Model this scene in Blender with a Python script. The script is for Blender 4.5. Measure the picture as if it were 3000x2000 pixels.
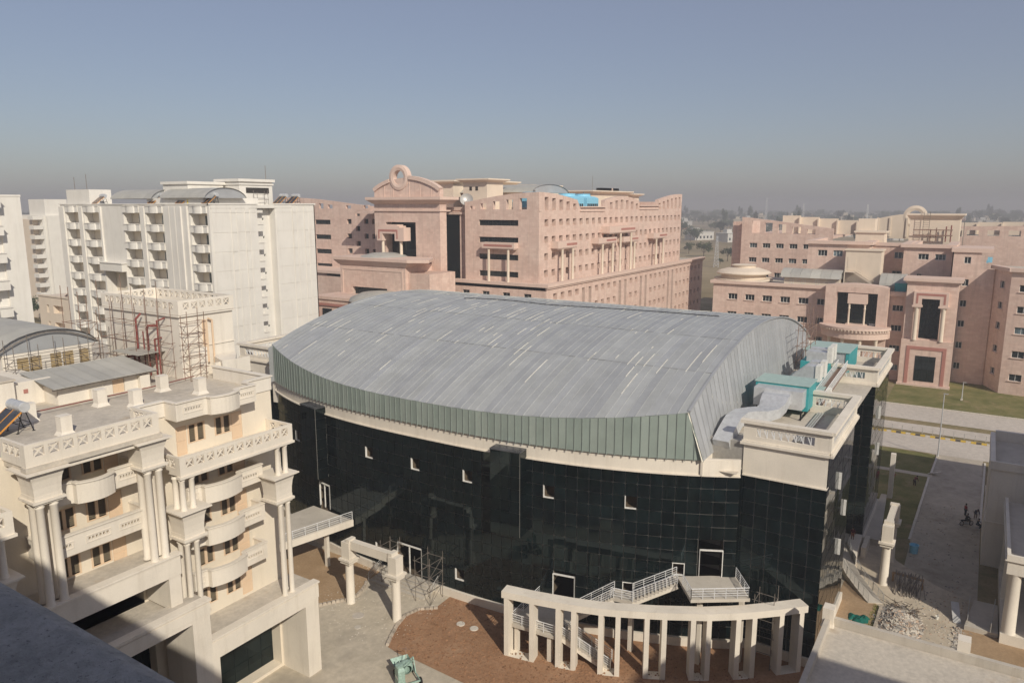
import bpy, bmesh, math, random
from mathutils import Matrix, Vector
rnd = random.Random(7)
R = math.radians
sc = bpy.context.scene
for o in list(bpy.data.objects): bpy.data.objects.remove(o)
C = sc.collection

# ------------------------------------------------------------------ camera
cam = bpy.data.cameras.new('camera'); camo = bpy.data.objects.new('camera', cam); C.objects.link(camo)
camo.location = (0, 0, 40)
camo.rotation_euler = (R(90 - 10.397), 0, R(32.5 - 90))
cam.sensor_width = 36; cam.lens = 26.16; cam.clip_start = .1; cam.clip_end = 30000
sc.camera = camo
# ------------------------------------------------------------------ sky, sun, exposure
SUN_AZ, SUN_EL = 57.0, 34.0           # direction in which shadows fall (deg from +X), elevation
w = bpy.data.worlds.new('World'); sc.world = w; w.use_nodes = True
nt = w.node_tree; bg = nt.nodes['Background']
sky = nt.nodes.new('ShaderNodeTexSky'); sky.sky_type = 'NISHITA'; sky.sun_disc = False
sky.sun_elevation = R(SUN_EL); sky.sun_rotation = math.atan2(-math.cos(R(SUN_AZ)), -math.sin(R(SUN_AZ)))
sky.altitude = 200; sky.air_density = 1.0; sky.dust_density = 1.5; sky.ozone_density = 2.0
hs = nt.nodes.new('ShaderNodeHueSaturation'); hs.inputs['Saturation'].default_value = 1.06; hs.inputs['Value'].default_value = 1.0
mg = nt.nodes.new('ShaderNodeMix'); mg.data_type = 'RGBA'; mg.inputs[0].default_value = .45; mg.inputs[7].default_value = (3.7, 3.42, 4.1, 1)   # even dust veil over the whole sky
nt.links.new(sky.outputs[0], hs.inputs['Color']); nt.links.new(hs.outputs[0], mg.inputs[6]); nt.links.new(mg.outputs[2], bg.inputs[0])
bg.inputs[1].default_value = 0.082
sl = bpy.data.lights.new('sun', 'SUN'); sl.energy = 3.6; sl.angle = R(0.55); sl.color = (1.0, .93, .80)
so = bpy.data.objects.new('sun', sl); C.objects.link(so)
d = Vector((math.cos(R(SUN_AZ)) * math.cos(R(SUN_EL)), math.sin(R(SUN_AZ)) * math.cos(R(SUN_EL)), -math.sin(R(SUN_EL))))
so.rotation_euler = d.to_track_quat('-Z', 'Y').to_euler(); so.location = (0, -50, 200)
vs = sc.view_settings; vs.view_transform = 'Standard'; vs.look = 'None'; vs.exposure = 0.12; vs.gamma = 1; vs.use_curve_mapping = False

# ------------------------------------------------------------------ mesh helpers
sc.cycles.volume_bounces = 1
_e = [0]
def eps():
    _e[0] = (_e[0]+1) % 5; return .0015*_e[0]
class MB:
    def __init__(s, T=None): s.v = []; s.f = []; s.m = []; s.T = T
    def pts(s, ps):
        b = len(s.v)
        if s.T is None: s.v.extend([tuple(p) for p in ps])
        else: s.v.extend([tuple(s.T @ Vector(p)) for p in ps])
        return b
    def poly(s, ps, mi=0):
        b = s.pts(ps); s.f.append(tuple(range(b, b + len(ps)))); s.m.append(mi)
    def box(s, x0, x1, y0, y1, z0, z1, mi=0):
        b = s.pts([(x0,y0,z0),(x1,y0,z0),(x1,y1,z0),(x0,y1,z0),(x0,y0,z1),(x1,y0,z1),(x1,y1,z1),(x0,y1,z1)])
        for q in ((0,3,2,1),(4,5,6,7),(0,1,5,4),(1,2,6,5),(2,3,7,6),(3,0,4,7)):
            s.f.append(tuple(b + i for i in q)); s.m.append(mi)
        return s
    def prism(s, poly, z0, z1, mi=0, cap=True):
        n = len(poly); b = s.pts([(p[0],p[1],z0) for p in poly] + [(p[0],p[1],z1) for p in poly])
        for i in range(n):
            j = (i + 1) % n; s.f.append((b+i, b+j, b+n+j, b+n+i)); s.m.append(mi)
        if cap:
            s.f.append(tuple(b+n+i for i in range(n))); s.m.append(mi)
            s.f.append(tuple(b+n-1-i for i in range(n))); s.m.append(mi)
        return s
    def frustum(s, x0,x1,y0,y1,z0, X0,X1,Y0,Y1,z1, mi=0):
        b = s.pts([(x0,y0,z0),(x1,y0,z0),(x1,y1,z0),(x0,y1,z0),(X0,Y0,z1),(X1,Y0,z1),(X1,Y1,z1),(X0,Y1,z1)])
        for q in ((0,3,2,1),(4,5,6,7),(0,1,5,4),(1,2,6,5),(2,3,7,6),(3,0,4,7)):
            s.f.append(tuple(b + i for i in q)); s.m.append(mi)
        return s
    def tube(s, p, q, r, n=6, mi=0, r2=None, cap=True):
        p = Vector(p); q = Vector(q); a = (q - p)
        if a.length < 1e-6: return s
        a.normalize(); u = a.orthogonal().normalized(); w_ = a.cross(u); r2 = r if r2 is None else r2
        ring = [(math.cos(2*math.pi*k/n), math.sin(2*math.pi*k/n)) for k in range(n)]
        b = s.pts([p + (u*c + w_*t)*r for c, t in ring] + [q + (u*c + w_*t)*r2 for c, t in ring])
        for i in range(n):
            j = (i+1) % n; s.f.append((b+i, b+j, b+n+j, b+n+i)); s.m.append(mi)
        if cap:
            s.f.append(tuple(b+n+i for i in range(n))); s.m.append(mi)
            s.f.append(tuple(b+n-1-i for i in range(n))); s.m.append(mi)
        return s
    def path(s, pts, r, n=6, mi=0):
        for a, b in zip(pts[:-1], pts[1:]): s.tube(a, b, r, n, mi)
        return s
    def bar(s, p, q, wx, wz, mi=0):          # rectangular bar between two points
        p = Vector(p); q = Vector(q); a = q - p; L = a.length
        if L < 1e-6: return s
        a.normalize(); up = Vector((0,0,1)) if abs(a.z) < .95 else Vector((1,0,0))
        sd = a.cross(up).normalized(); up = sd.cross(a)
        c = [(-1,-1),(1,-1),(1,1),(-1,1)]
        b = s.pts([p + sd*(i*wx/2) + up*(j*wz/2) for i, j in c] + [q + sd*(i*wx/2) + up*(j*wz/2) for i, j in c])
        for f in ((0,1,5,4),(1,2,6,5),(2,3,7,6),(3,0,4,7),(3,2,1,0),(4,5,6,7)):
            s.f.append(tuple(b+i for i in f)); s.m.append(mi)
        return s
    def lathe(s, prof, cx=0, cy=0, n=16, mi=0, a0=0, a1=360):
        full = abs(a1 - a0) >= 360; m = n if full else n + 1
        b0 = len(s.v)
        for r_, z in prof:
            s.pts([(cx + r_*math.cos(R(a0 + (a1-a0)*k/n)), cy + r_*math.sin(R(a0 + (a1-a0)*k/n)), z) for k in range(m)])
        for i in range(len(prof)-1):
            for k in range(n):
                k2 = (k+1) % m
                s.f.append((b0+i*m+k, b0+i*m+k2, b0+(i+1)*m+k2, b0+(i+1)*m+k)); s.m.append(mi)
        return s
    def build(s, name, mats, parent=None, smooth=False, loc=None):
        me = mesh_of(s, name, mats, smooth); return obj(name, me, parent)

def mesh_of(s, name, mats, smooth=False):
    me = bpy.data.meshes.new(name); me.from_pydata(s.v, [], s.f)
    if not isinstance(mats, (list, tuple)): mats = [mats]
    for m in mats: me.materials.append(m)
    if len(mats) > 1: me.polygons.foreach_set('material_index', s.m)
    if smooth: me.polygons.foreach_set('use_smooth', [True]*len(me.polygons))
    me.update()
    bm = bmesh.new(); bm.from_mesh(me); bmesh.ops.recalc_face_normals(bm, faces=bm.faces); bm.to_mesh(me); bm.free()
    return me

def obj(name, me, parent=None, M=None):
    o = bpy.data.objects.new(name, me); C.objects.link(o)
    if M is not None: o.matrix_basis = M
    if parent is not None: attach(o, parent)
    return o
def wmat(o):
    m = o.matrix_parent_inverse @ o.matrix_basis if o.parent else o.matrix_basis.copy()
    return wmat(o.parent) @ m if o.parent else m
def attach(o, parent):                # keep the part where it was built (world coordinates)
    o.parent = parent; o.matrix_parent_inverse = wmat(parent).inverted()
def thing(name, label, cat, loc=(0,0,0), group=None, rz=0):
    o = bpy.data.objects.new(name, None); C.objects.link(o); o.empty_display_size = .5
    o.matrix_basis = Matrix.Translation(Vector(loc)) @ Matrix.Rotation(rz, 4, 'Z')
    return tag(o, label, cat, group)
def tag(o, label, cat=None, group=None):
    o['label'] = label
    if cat: o['category'] = cat
    if group: o['group'] = group
    return o
def struct(o): o['kind'] = 'structure'; return o
def stuff(o): o['kind'] = 'stuff'; return o
def copy_tree(root, M, label=None, group=None):
    r = root.copy(); C.objects.link(r); r.matrix_basis = M
    if label: r['label'] = label
    if group: r['group'] = group
    def rec(a, b):
        for ch in a.children:
            c = ch.copy(); C.objects.link(c); c.parent = b; c.matrix_parent_inverse = ch.matrix_parent_inverse.copy(); rec(ch, c)
    rec(root, r); return r
def TM(x, y, z=0, rz=0): return Matrix.Translation((x, y, z)) @ Matrix.Rotation(R(rz), 4, 'Z')

def facade(mb, W, H, holes, depth=.3, top=None, extra=(), z0=0, thick=None, mi=0, rmi=None, topcap=0.0, x0=0):
    """wall in local frame: x right, y inward, z up; holes (u0,u1,v0,v1) with reveals of the given depth"""
    if rmi is None: rmi = mi
    us = {x0, W}; vs_ = {z0, H}
    for h in holes: us.update((h[0], h[1])); vs_.update((h[2], h[3]))
    us.update(extra); us = sorted(u for u in us if x0 - 1e-6 <= u <= W + 1e-6); vs_ = sorted(vs_)
    def T(u, v): return (top(u) if (top and abs(v - H) < 1e-6) else v)
    cols = []
    for i in range(len(us)-1):
        uc = (us[i] + us[i+1]) / 2; hh = [h for h in holes if h[0] < uc < h[1]]
        run = None; segs = []
        for j in range(len(vs_)-1):
            vc = (vs_[j] + vs_[j+1]) / 2; solid = not any(h[2] < vc < h[3] for h in hh)
            if solid:
                if run is None: run = vs_[j]
            elif run is not None: segs.append((run, vs_[j])); run = None
        if run is not None: segs.append((run, vs_[-1]))
        for a, b in segs:
            u0, u1 = us[i], us[i+1]
            mb.poly([(u0,0,a),(u1,0,a),(u1,0,T(u1,b)),(u0,0,T(u0,b))], mi)
            if thick:
                mb.poly([(u1,thick,a),(u0,thick,a),(u0,thick,T(u0,b)),(u1,thick,T(u1,b))], mi)
                if b == vs_[-1]: mb.poly([(u0,0,T(u0,b)),(u1,0,T(u1,b)),(u1,thick,T(u1,b)),(u0,thick,T(u0,b))], mi)
                if a == vs_[0]: mb.poly([(u0,thick,a),(u1,thick,a),(u1,0,a),(u0,0,a)], mi)
    for h in holes:
        a, b, c, e = h[:4]; dd = thick if thick else (h[4] if len(h) > 4 else depth)
        mb.poly([(a,0,c),(a,dd,c),(a,dd,e),(a,0,e)], rmi); mb.poly([(b,0,c),(b,0,e),(b,dd,e),(b,dd,c)], rmi)
        mb.poly([(a,0,c),(b,0,c),(b,dd,c),(a,dd,c)], rmi); mb.poly([(a,0,e),(a,dd,e),(b,dd,e),(b,0,e)], rmi)
    if thick:
        for u in (x0, W): mb.poly([(u,0,z0),(u,thick,z0),(u,thick,T(u,H)),(u,0,T(u,H))], mi)
    return mb
_wc = {}
def window(parent, F, u0, u1, v0, v1, depth, mats, nm=2, fr=.09, name='window', split=False, frame_d=.08):
    """casement of frame and glass; meshes are shared between windows of one size"""
    ww, hh = round(u1-u0, 2), round(v1-v0, 2); key = (ww, hh, nm, fr, split, tuple(m.name for m in mats))
    if key not in _wc:
        a = MB(); b = MB()
        a.box(0, fr, 0, frame_d, 0, hh); a.box(ww-fr, ww, 0, frame_d, 0, hh); a.box(fr, ww-fr, 0, frame_d, 0, fr); a.box(fr, ww-fr, 0, frame_d, hh-fr, hh)
        for k in range(1, nm): a.box(ww*k/nm-fr/2, ww*k/nm+fr/2, .01, frame_d-.01, fr, hh-fr)
        g = a if not split else b
        g.poly([(fr*.5, .045, fr*.5), (ww-fr*.5, .045, fr*.5), (ww-fr*.5, .045, hh-fr*.5), (fr*.5, .045, hh-fr*.5)], 0 if split else 1)
        _wc[key] = (mesh_of(a, 'window', mats[:1] if split else mats), mesh_of(b, 'pane', mats[1]) if split else None)
    me, pm = _wc[key]; M = F @ Matrix.Translation((u0, depth, v0))
    o = obj(name, me, parent, M)
    if pm: obj('pane', pm, o, M.copy())
    return o
# ------------------------------------------------------------------ materials
def nodes(name):
    m = bpy.data.materials.new(name); m.use_nodes = True; nt = m.node_tree; b = nt.nodes['Principled BSDF']
    return m, nt, b
def N(nt, t, **kw):
    n = nt.nodes.new(t)
    for k, v in kw.items():
        if k in n.inputs.keys(): n.inputs[k].default_value = v
        else: setattr(n, k, v)
    return n
def ramp(nt, fac, stops):
    r = nt.nodes.new('ShaderNodeValToRGB'); e = r.color_ramp.elements
    while len(e) < len(stops): e.new(.5)
    for k, (p, c) in enumerate(stops): e[k].position = p; e[k].color = (*c, 1) if len(c) == 3 else c
    nt.links.new(fac, r.inputs[0]); return r.outputs[0]
def pos(nt, scale=(1,1,1)):
    g = nt.nodes.new('ShaderNodeNewGeometry'); mp = nt.nodes.new('ShaderNodeMapping'); mp.inputs['Scale'].default_value = scale
    nt.links.new(g.outputs['Position'], mp.inputs['Vector']); return mp.outputs[0]
def noise(nt, vec, scale, detail=4, rough=.55):
    n = N(nt, 'ShaderNodeTexNoise', Scale=scale, Detail=detail, Roughness=rough); nt.links.new(vec, n.inputs['Vector']); return n.outputs['Fac']
def mix(nt, fac, a, b, mode='MIX'):
    n = nt.nodes.new('ShaderNodeMix'); n.data_type = 'RGBA'; n.blend_type = mode
    for sck, v in ((n.inputs[0], fac), (n.inputs[6], a), (n.inputs[7], b)):
        if hasattr(v, 'is_output') or hasattr(v, 'links'): nt.links.new(v, sck)
        elif isinstance(v, (int, float)): sck.default_value = v
        else: sck.default_value = (*v, 1)
    return n.outputs[2]
def bump(nt, b, h, strength=.3, dist=.02):
    n = N(nt, 'ShaderNodeBump', Strength=strength, Distance=dist); nt.links.new(h, n.inputs['Height']); nt.links.new(n.outputs[0], b.inputs['Normal'])
def sc_(c, k): return tuple(min(1, x*k) for x in c)

def plaster(name, col, var=.12, stain=.25, rough=.85, stain_col=None, sscale=.25):
    m, nt, b = nodes(name); p = pos(nt)
    big = noise(nt, p, .35, 3); c = ramp(nt, big, [(.3, sc_(col, 1-var)), (.7, sc_(col, 1+var*.5))])
    st = noise(nt, pos(nt, (1.6, 1.6, .14)), 1.0, 5, .62); stf = ramp(nt, st, [(.52, (0,0,0)), (.78, (stain,)*3)])
    c2 = mix(nt, stf, c, stain_col or sc_((col[0]*.93, col[1]*.86, col[2]*.78), .62))
    fine = noise(nt, p, 9, 4, .7); c3 = mix(nt, .1, c2, ramp(nt, fine, [(.3, (.2,.2,.2)), (.7, (1,1,1))]), 'MULTIPLY')
    nt.links.new(c3, b.inputs['Base Color']); b.inputs['Roughness'].default_value = rough; b.inputs['Specular IOR Level'].default_value = .25
    bump(nt, b, fine, .18, .015); return m
def stone(name, col, bw=1.2, bh=.6, var=.16):
    """sandstone cladding slabs with a tint for each slab"""
    m, nt, b = nodes(name); g = nt.nodes.new('ShaderNodeNewGeometry'); sx = nt.nodes.new('ShaderNodeSeparateXYZ'); nt.links.new(g.outputs['Position'], sx.inputs[0])
    ad = N(nt, 'ShaderNodeMath', operation='ADD'); nt.links.new(sx.outputs[0], ad.inputs[0]); nt.links.new(sx.outputs[1], ad.inputs[1])
    cb = nt.nodes.new('ShaderNodeCombineXYZ'); nt.links.new(ad.outputs[0], cb.inputs[0]); nt.links.new(sx.outputs[2], cb.inputs[1])
    br = N(nt, 'ShaderNodeTexBrick', Scale=1.0); br.inputs['Brick Width'].default_value = bw; br.inputs['Row Height'].default_value = bh
    br.inputs['Mortar Size'].default_value = .012; br.inputs['Bias'].default_value = .0
    br.inputs['Color1'].default_value = (*sc_(col, 1-var), 1); br.inputs['Color2'].default_value = (*sc_((col[0]*1.02, col[1]*1.06, col[2]*1.08), 1+var*.6), 1)
    br.inputs['Mortar'].default_value = (*sc_(col, .72), 1); nt.links.new(cb.outputs[0], br.inputs['Vector'])
    p = pos(nt); big = noise(nt, p, .22, 5, .65)
    c = mix(nt, .55, br.outputs['Color'], ramp(nt, big, [(.3, sc_((col[0], col[1]*.93, col[2]*.9), .88)), (.52, col), (.75, (col[0]*1.06, col[1]*1.13, col[2]*1.13))]))
    blot = noise(nt, p, .9, 3, .5); c = mix(nt, ramp(nt, blot, [(.56, (0,0,0)), (.68, (.5,.5,.5))]), c, (col[0]*1.12, col[1]*1.2, col[2]*1.2))
    st = noise(nt, pos(nt, (1.2, 1.2, .1)), 1.0, 4, .6); c = mix(nt, ramp(nt, st, [(.5, (0,0,0)), (.76, (.5,.5,.5))]), c, sc_(col, .62))
    nt.links.new(c, b.inputs['Base Color']); b.inputs['Roughness'].default_value = .8; b.inputs['Specular IOR Level'].default_value = .25
    bump(nt, b, br.outputs['Fac'], .25, -.01); return m
def plain(name, col, rough=.6, metal=0., spec=.4, var=.12, nscale=4, rand=0.):
    m, nt, b = nodes(name); n = noise(nt, pos(nt), nscale, 4); c = ramp(nt, n, [(.3, sc_(col, 1-var)), (.7, sc_(col, 1+var))])
    if rand:
        oi = nt.nodes.new('ShaderNodeObjectInfo'); c = mix(nt, 1.0, c, ramp(nt, oi.outputs['Random'], [(0, (1-rand,)*3), (1, (1,1,1))]), 'MULTIPLY')
    nt.links.new(c, b.inputs['Base Color']); b.inputs['Roughness'].default_value = rough; b.inputs['Metallic'].default_value = metal; b.inputs['Specular IOR Level'].default_value = spec
    return m
def glass_dark(name, col=(.006,.010,.012), rough=.03, spec=.55, wave=.004, curtain=1.4):
    m, nt, b = nodes(name); oi = nt.nodes.new('ShaderNodeObjectInfo')
    n = noise(nt, pos(nt), .6, 2); c = ramp(nt, n, [(.35, sc_(col, .6)), (.7, sc_(col, 1.7))])
    c = mix(nt, 1.0, c, ramp(nt, oi.outputs['Random'], [(0, (.7,.7,.75)), (.8, (1.3,1.3,1.3)), (1, (curtain,)*3)]), 'MULTIPLY')
    nt.links.new(c, b.inputs['Base Color']); b.inputs['Roughness'].default_value = rough; b.inputs['Specular IOR Level'].default_value = spec; b.inputs['IOR'].default_value = 1.5
    dst = noise(nt, pos(nt, (1.3,1.3,.22)), 1.2, 5, .65); df = ramp(nt, dst, [(.45, (0,0,0)), (.8, (1,1,1))]); c2_ = mix(nt, df, c, (col[0]+.007, col[1]+.009, col[2]+.008)); nt.links.new(c2_, b.inputs['Base Color'])
    rg = N(nt, 'ShaderNodeMapRange'); nt.links.new(dst, rg.inputs[0]); rg.inputs[3].default_value = rough*.6; rg.inputs[4].default_value = rough*2.0; nt.links.new(rg.outputs[0], b.inputs['Roughness'])
    b.inputs['Specular Tint'].default_value = (.75, .95, 1, 1)
    bump(nt, b, noise(nt, pos(nt), 1.1, 2), .12, wave); return m
def roofsheet(name, a, b2, stain=(.50,.42,.26)):
    m, nt, b = nodes(name); oi = nt.nodes.new('ShaderNodeObjectInfo')
    c = ramp(nt, oi.outputs['Random'], [(0, a), (.33, b2), (.66, sc_(a, .9)), (1, sc_(b2, 1.1))])
    p = pos(nt); n = noise(nt, p, .5, 5, .65); c = mix(nt, .45, c, ramp(nt, n, [(.3, (.72,.72,.72)), (.7, (1.1,1.1,1.1))]), 'MULTIPLY')
    st = noise(nt, pos(nt, (.9,.35,.9)), 1.1, 5, .7); c = mix(nt, ramp(nt, st, [(.66, (0,0,0)), (.76, (.55,.55,.55))]), c, stain)
    nt.links.new(c, b.inputs['Base Color']); b.inputs['Metallic'].default_value = .25; b.inputs['Roughness'].default_value = .55; b.inputs['Specular IOR Level'].default_value = .4
    bump(nt, b, noise(nt, p, 3, 3), .15, .02); return m
def ground_mat(name, stops, scale=.15, fine=3., rough=.95, bstr=.4, bdist=.05, speck=None, second=None):
    m, nt, b = nodes(name); p = pos(nt); n = noise(nt, p, scale, 6, .65); c = ramp(nt, n, stops)
    f = noise(nt, p, fine, 6, .7); c = mix(nt, .5, c, ramp(nt, f, [(.25, (.55,.55,.55)), (.75, (1.25,1.25,1.25))]), 'MULTIPLY')
    if speck:
        vv = N(nt, 'ShaderNodeTexVoronoi', Scale=speck[0]); nt.links.new(p, vv.inputs['Vector'])
        c = mix(nt, ramp(nt, vv.outputs['Distance'], [(.0, (.6,.6,.6)), (.28, (0,0,0))]), c, speck[1])
    if second:
        q = noise(nt, p, second[0], 4, .6); c = mix(nt, ramp(nt, q, [(second[2], (0,0,0)), (second[2]+.14, (.85,.85,.85))]), c, second[1])
    nt.links.new(c, b.inputs['Base Color']); b.inputs['Roughness'].default_value = rough; b.inputs['Specular IOR Level'].default_value = .2
    bump(nt, b, f, bstr, bdist); return m

CREAM = (.77, .70, .60)
M = {}
M['cream'] = plaster('cream_plaster', CREAM, .09, .34)
M['cream_in'] = plaster('warm_plaster', (.77, .685, .56), .06, .15)
M['tan_panel'] = plaster('tan_door_paint', (.73, .55, .385), .05, .05)
M['white'] = plaster('white_plaster', (.78, .72, .63), .08, .30)
M['tower'] = plaster('tower_plaster', (.77, .735, .675), .06, .24)
M['pink'] = stone('pink_sandstone', (.66, .485, .405))
M['pinktrim'] = plaster('pink_trim', (.70, .53, .445), .06, .15)
M['redtrim'] = plaster('red_stone_band', (.44, .20, .165), .08, .1)
M['beige'] = plaster('beige_plaster', (.74, .63, .51), .06, .15)
M['concrete'] = plaster('bare_concrete', (.54, .49, .42), .14, .4)
M['roofslab'] = ground_mat('roof_screed', [(.3, (.44,.395,.335)), (.5, (.55,.495,.42)), (.72, (.61,.545,.455))], .25, 2.5, .95, .2, .02, second=(.5, (.42,.33,.23), .6))
M['glass'] = glass_dark('curtain_glass', (.0025,.0055,.006), .03, .46)
M['winglass'] = glass_dark('window_glass', (.012,.016,.018), .06, .5, .004, 12.)
M['mullion'] = plain('mullion_metal', (.045,.045,.045), .5, .3)
M['joint'] = plain('glass_joint', (.36,.34,.31), .6, .2)
M['winframe'] = plain('white_window_frame', (.72,.70,.66), .5)
M['greyframe'] = plain('aluminium_frame', (.48,.47,.45), .45, .3)
M['sheet'] = roofsheet('roof_sheet', (.44,.452,.463), (.45,.46,.45))
M['sheet_end'] = roofsheet('end_sheet', (.46,.47,.48), (.40,.41,.42), (.45,.34,.27))
M['skirt'] = roofsheet('green_skirt_sheet', (.315,.375,.335), (.345,.395,.355), (.30,.30,.24))
M['rib'] = plain('green_rib', (.27,.31,.285), .5, .2)
M['sealant'] = plain('pale_sealant', (.80,.76,.66), .7)
M['galv'] = plain('galvanised_duct', (.60,.61,.62), .38, .35, .5, .12, 2.5)
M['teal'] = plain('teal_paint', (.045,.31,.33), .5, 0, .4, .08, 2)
M['teal_top'] = plain('teal_pale_top', (.36,.47,.44), .6, 0, .3, .08, 2)  # paler, greyer teal for the unit lids
M['offwhite'] = plain('offwhite_metal', (.70,.69,.64), .5)
M['rail'] = plain('white_rail', (.76,.76,.76), .4, .1)
M['steel'] = plain('scaffold_steel', (.22,.19,.165), .55, .4, .4, .35, 6)
M['rust'] = plain('rusty_scaffold', (.26,.17,.13), .7, .2, .3, .4, 5)
M['redpipe'] = plain('red_fire_pipe', (.20,.05,.042), .6, 0, .4, .25, 4)
M['black'] = plain('black_iron', (.02,.02,.022), .5, .3)
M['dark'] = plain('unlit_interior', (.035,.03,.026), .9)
M['blind'] = plain('brown_interior', (.12,.09,.06), .9)
M['vaultsheet'] = roofsheet('old_vault_sheet', (.50,.485,.44), (.53,.51,.45), (.5,.43,.3))
M['blue'] = plain('blue_plastic', (.24,.56,.74), .45, 0, .4, .1)
M['yellow'] = plain('yellow_plastic', (.75,.58,.03), .5)
M['orange'] = plain('orange_frame', (.62,.27,.05), .5)
M['solar'] = glass_dark('solar_glass', (.05,.05,.055), .2, .5)
M['stonetile'] = plain('pale_edging', (.50,.43,.35), .9, 0, .2, .15, 3, .3)
M['kerb_y'] = plain('yellow_kerb_paint', (.62,.42,.06), .8)
M['kerb_b'] = plain('dark_kerb_paint', (.10,.09,.08), .8)
M['kerb'] = plain('pale_kerb', (.58,.53,.46), .9)
M['tarp'] = plain('green_net', (.012,.13,.10), .75, 0, .2, .35, 3)
M['mixgreen'] = plain('green_machine_paint', (.30,.42,.36), .55, .1, .4, .25, 6)
M['rubber'] = plain('rubber', (.015,.015,.015), .9)
M['wood'] = plain('raw_plank', (.40,.26,.14), .85, 0, .2, .2, 5)
M['trunk'] = plain('bark', (.09,.065,.045), .95)
M['leafA'] = plain('leaf_dry', (.075,.095,.035), .8, 0, .2, .35, 1.2, .25)
M['leafB'] = plain('leaf_dark', (.045,.068,.028), .8, 0, .2, .35, 1.2, .3)
M['weed'] = plain('weed', (.17,.20,.03), .8)
M['ground'] = ground_mat('dry_fields', [(.28, (.15,.125,.06)), (.42, (.28,.215,.125)), (.55, (.36,.28,.17)), (.68, (.23,.20,.10)), (.8, (.14,.14,.06))], .006, .05, .95, .2, .3)
M['forecourt'] = ground_mat('sunlit_forecourt', [(.3, (.42,.355,.27)), (.52, (.54,.46,.355)), (.75, (.60,.52,.41))], .2, 1.4, .95, .35, .03, second=(.4, (.36,.29,.22), .62))  # lighter than the driveway: sunlight on this ground is put into the colour
M['clod'] = plain('soil_clod', (.27,.15,.085), .95, 0, .1, .45, 1.5)
M['soil'] = ground_mat('red_soil', [(.3, (.28,.15,.08)), (.55, (.37,.215,.125)), (.75, (.44,.28,.175))], .22, 2.6, .95, .9, .12, speck=(2.4, (.15,.075,.04)))
M['soil2'] = ground_mat('pale_soil', [(.3, (.34,.23,.135)), (.55, (.41,.285,.175)), (.75, (.47,.335,.21))], .3, 5., .95, .7, .06, speck=(7., (.24,.15,.085)))
M['yard'] = ground_mat('yard_concrete', [(.3, (.42,.37,.29)), (.5, (.52,.455,.36)), (.72, (.58,.51,.41))], .18, 1.6, .95, .25, .02, second=(.12, (.33,.29,.235), .58))
M['road'] = ground_mat('concrete_road', [(.3, (.48,.43,.375)), (.55, (.54,.485,.425)), (.75, (.58,.52,.455))], .08, 1.2, .95, .15, .02)
M['drive'] = ground_mat('dirty_shaded_driveway', [(.3, (.34,.295,.235)), (.52, (.45,.395,.32)), (.75, (.53,.465,.38))], .12, 1.0, .95, .3, .03, second=(.3, (.25,.21,.165), .6))  # base tone darkened to deepen the driveway's shade; the brown patches are dirt
M['lawn'] = ground_mat('rough_lawn', [(.3, (.105,.115,.032)), (.5, (.175,.165,.06)), (.7, (.26,.215,.10))], .25, 5., .95, .8, .08, second=(.35, (.29,.22,.12), .57))
M['dirtygrass'] = ground_mat('scrub', [(.3, (.15,.14,.06)), (.5, (.25,.20,.11)), (.7, (.33,.26,.16))], .3, 3., .95, .6, .06)
# ------------------------------------------------------------------ ground, roads, beds
def sheet(name, poly, z, mat):
    mb = MB(); mb.poly([(x, y, z) for x, y in poly]); return struct(mb.build(name, mat))
def slab(name, poly, z0, z1, mat):
    mb = MB(); mb.prism(poly, z0, z1); return struct(mb.build(name, mat))
def rect(x0, x1, y0, y1): return [(x0,y0),(x1,y0),(x1,y1),(x0,y1)]
sheet('ground', rect(-900, 7600, -2600, 7600), 0, M['ground'])
sheet('campus_ground', rect(-80, 300, -140, 330), .004, M['dirtygrass'])
sheet('courtyard_paving', rect(20, 84, -30, 66), .008, M['yard'])
sheet('driveway', rect(66, 135.2, -2.5, 4.6), .012, M['drive'])
sheet('forecourt', [(71.5,-8),(81,-8),(86.5,1.5),(90.5,5.5),(97,7.5),(97,9.4),(71.5,9.4)], .016, M['forecourt'])
sheet('road', rect(135.2, 144.6, -120, 150), .016, M['road'])
sheet('verge', rect(145, 147.3, -120, 150), .02, M['dirtygrass'])
sheet('service_path', rect(147.4, 152.5, -120, 150), .016, M['road'])
sheet('verge', rect(152.5, 155.2, -120, 150), .02, M['dirtygrass'])
sheet('road', rect(155.4, 166.2, -120, 150), .016, M['road'])
sheet('lawn', rect(166.7, 240, -60, 15), .03, M['lawn'])
sheet('lawn', [(97.2,4.9),(122.6,4.3),(122.6,18),(97.2,18)], .03, M['lawn'])
sheet('lawn', [(124.0,4.2),(134.6,3.9),(134.6,19),(124.0,19)], .03, M['lawn'])
sheet('footpath', rect(122.6, 124, 3.9, 14), .024, M['yard'])
sheet('soil_bed', [(47.8,54.1),(49.3,53.1),(50.5,52.3),(51.6,52.05),(53.4,52.7),(54.2,53.3),(57.0,53.4),(57.3,66),(42,66),(42,55.5)], .03, M['soil2'])
sheet('soil_bed', [(53.9,43.6),(52.9,44.75),(51.3,45.1),(49.5,44.6),(47.7,43.8),(46.4,43.1),(46.15,41.7),(46.2,39.4),(45.9,34.3),(46.5,24),(52,9),(64.2,9.0),(64.2,18),(60,27),(57.4,36),(56.9,43.7)], .03, M['soil'])
sheet('sand_bed', [(67,6.0),(72.3,5.9),(78.4,5.9),(83.5,9.7),(72,9.9),(64.2,9.5),(64.2,6.0)], .034, M['soil2'])
sheet('soil_bed', [(60,-12),(78.8,-12),(78.0,-1.4),(73.3,-1.2),(60,-1.2)], .12, M['soil2'])
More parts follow.
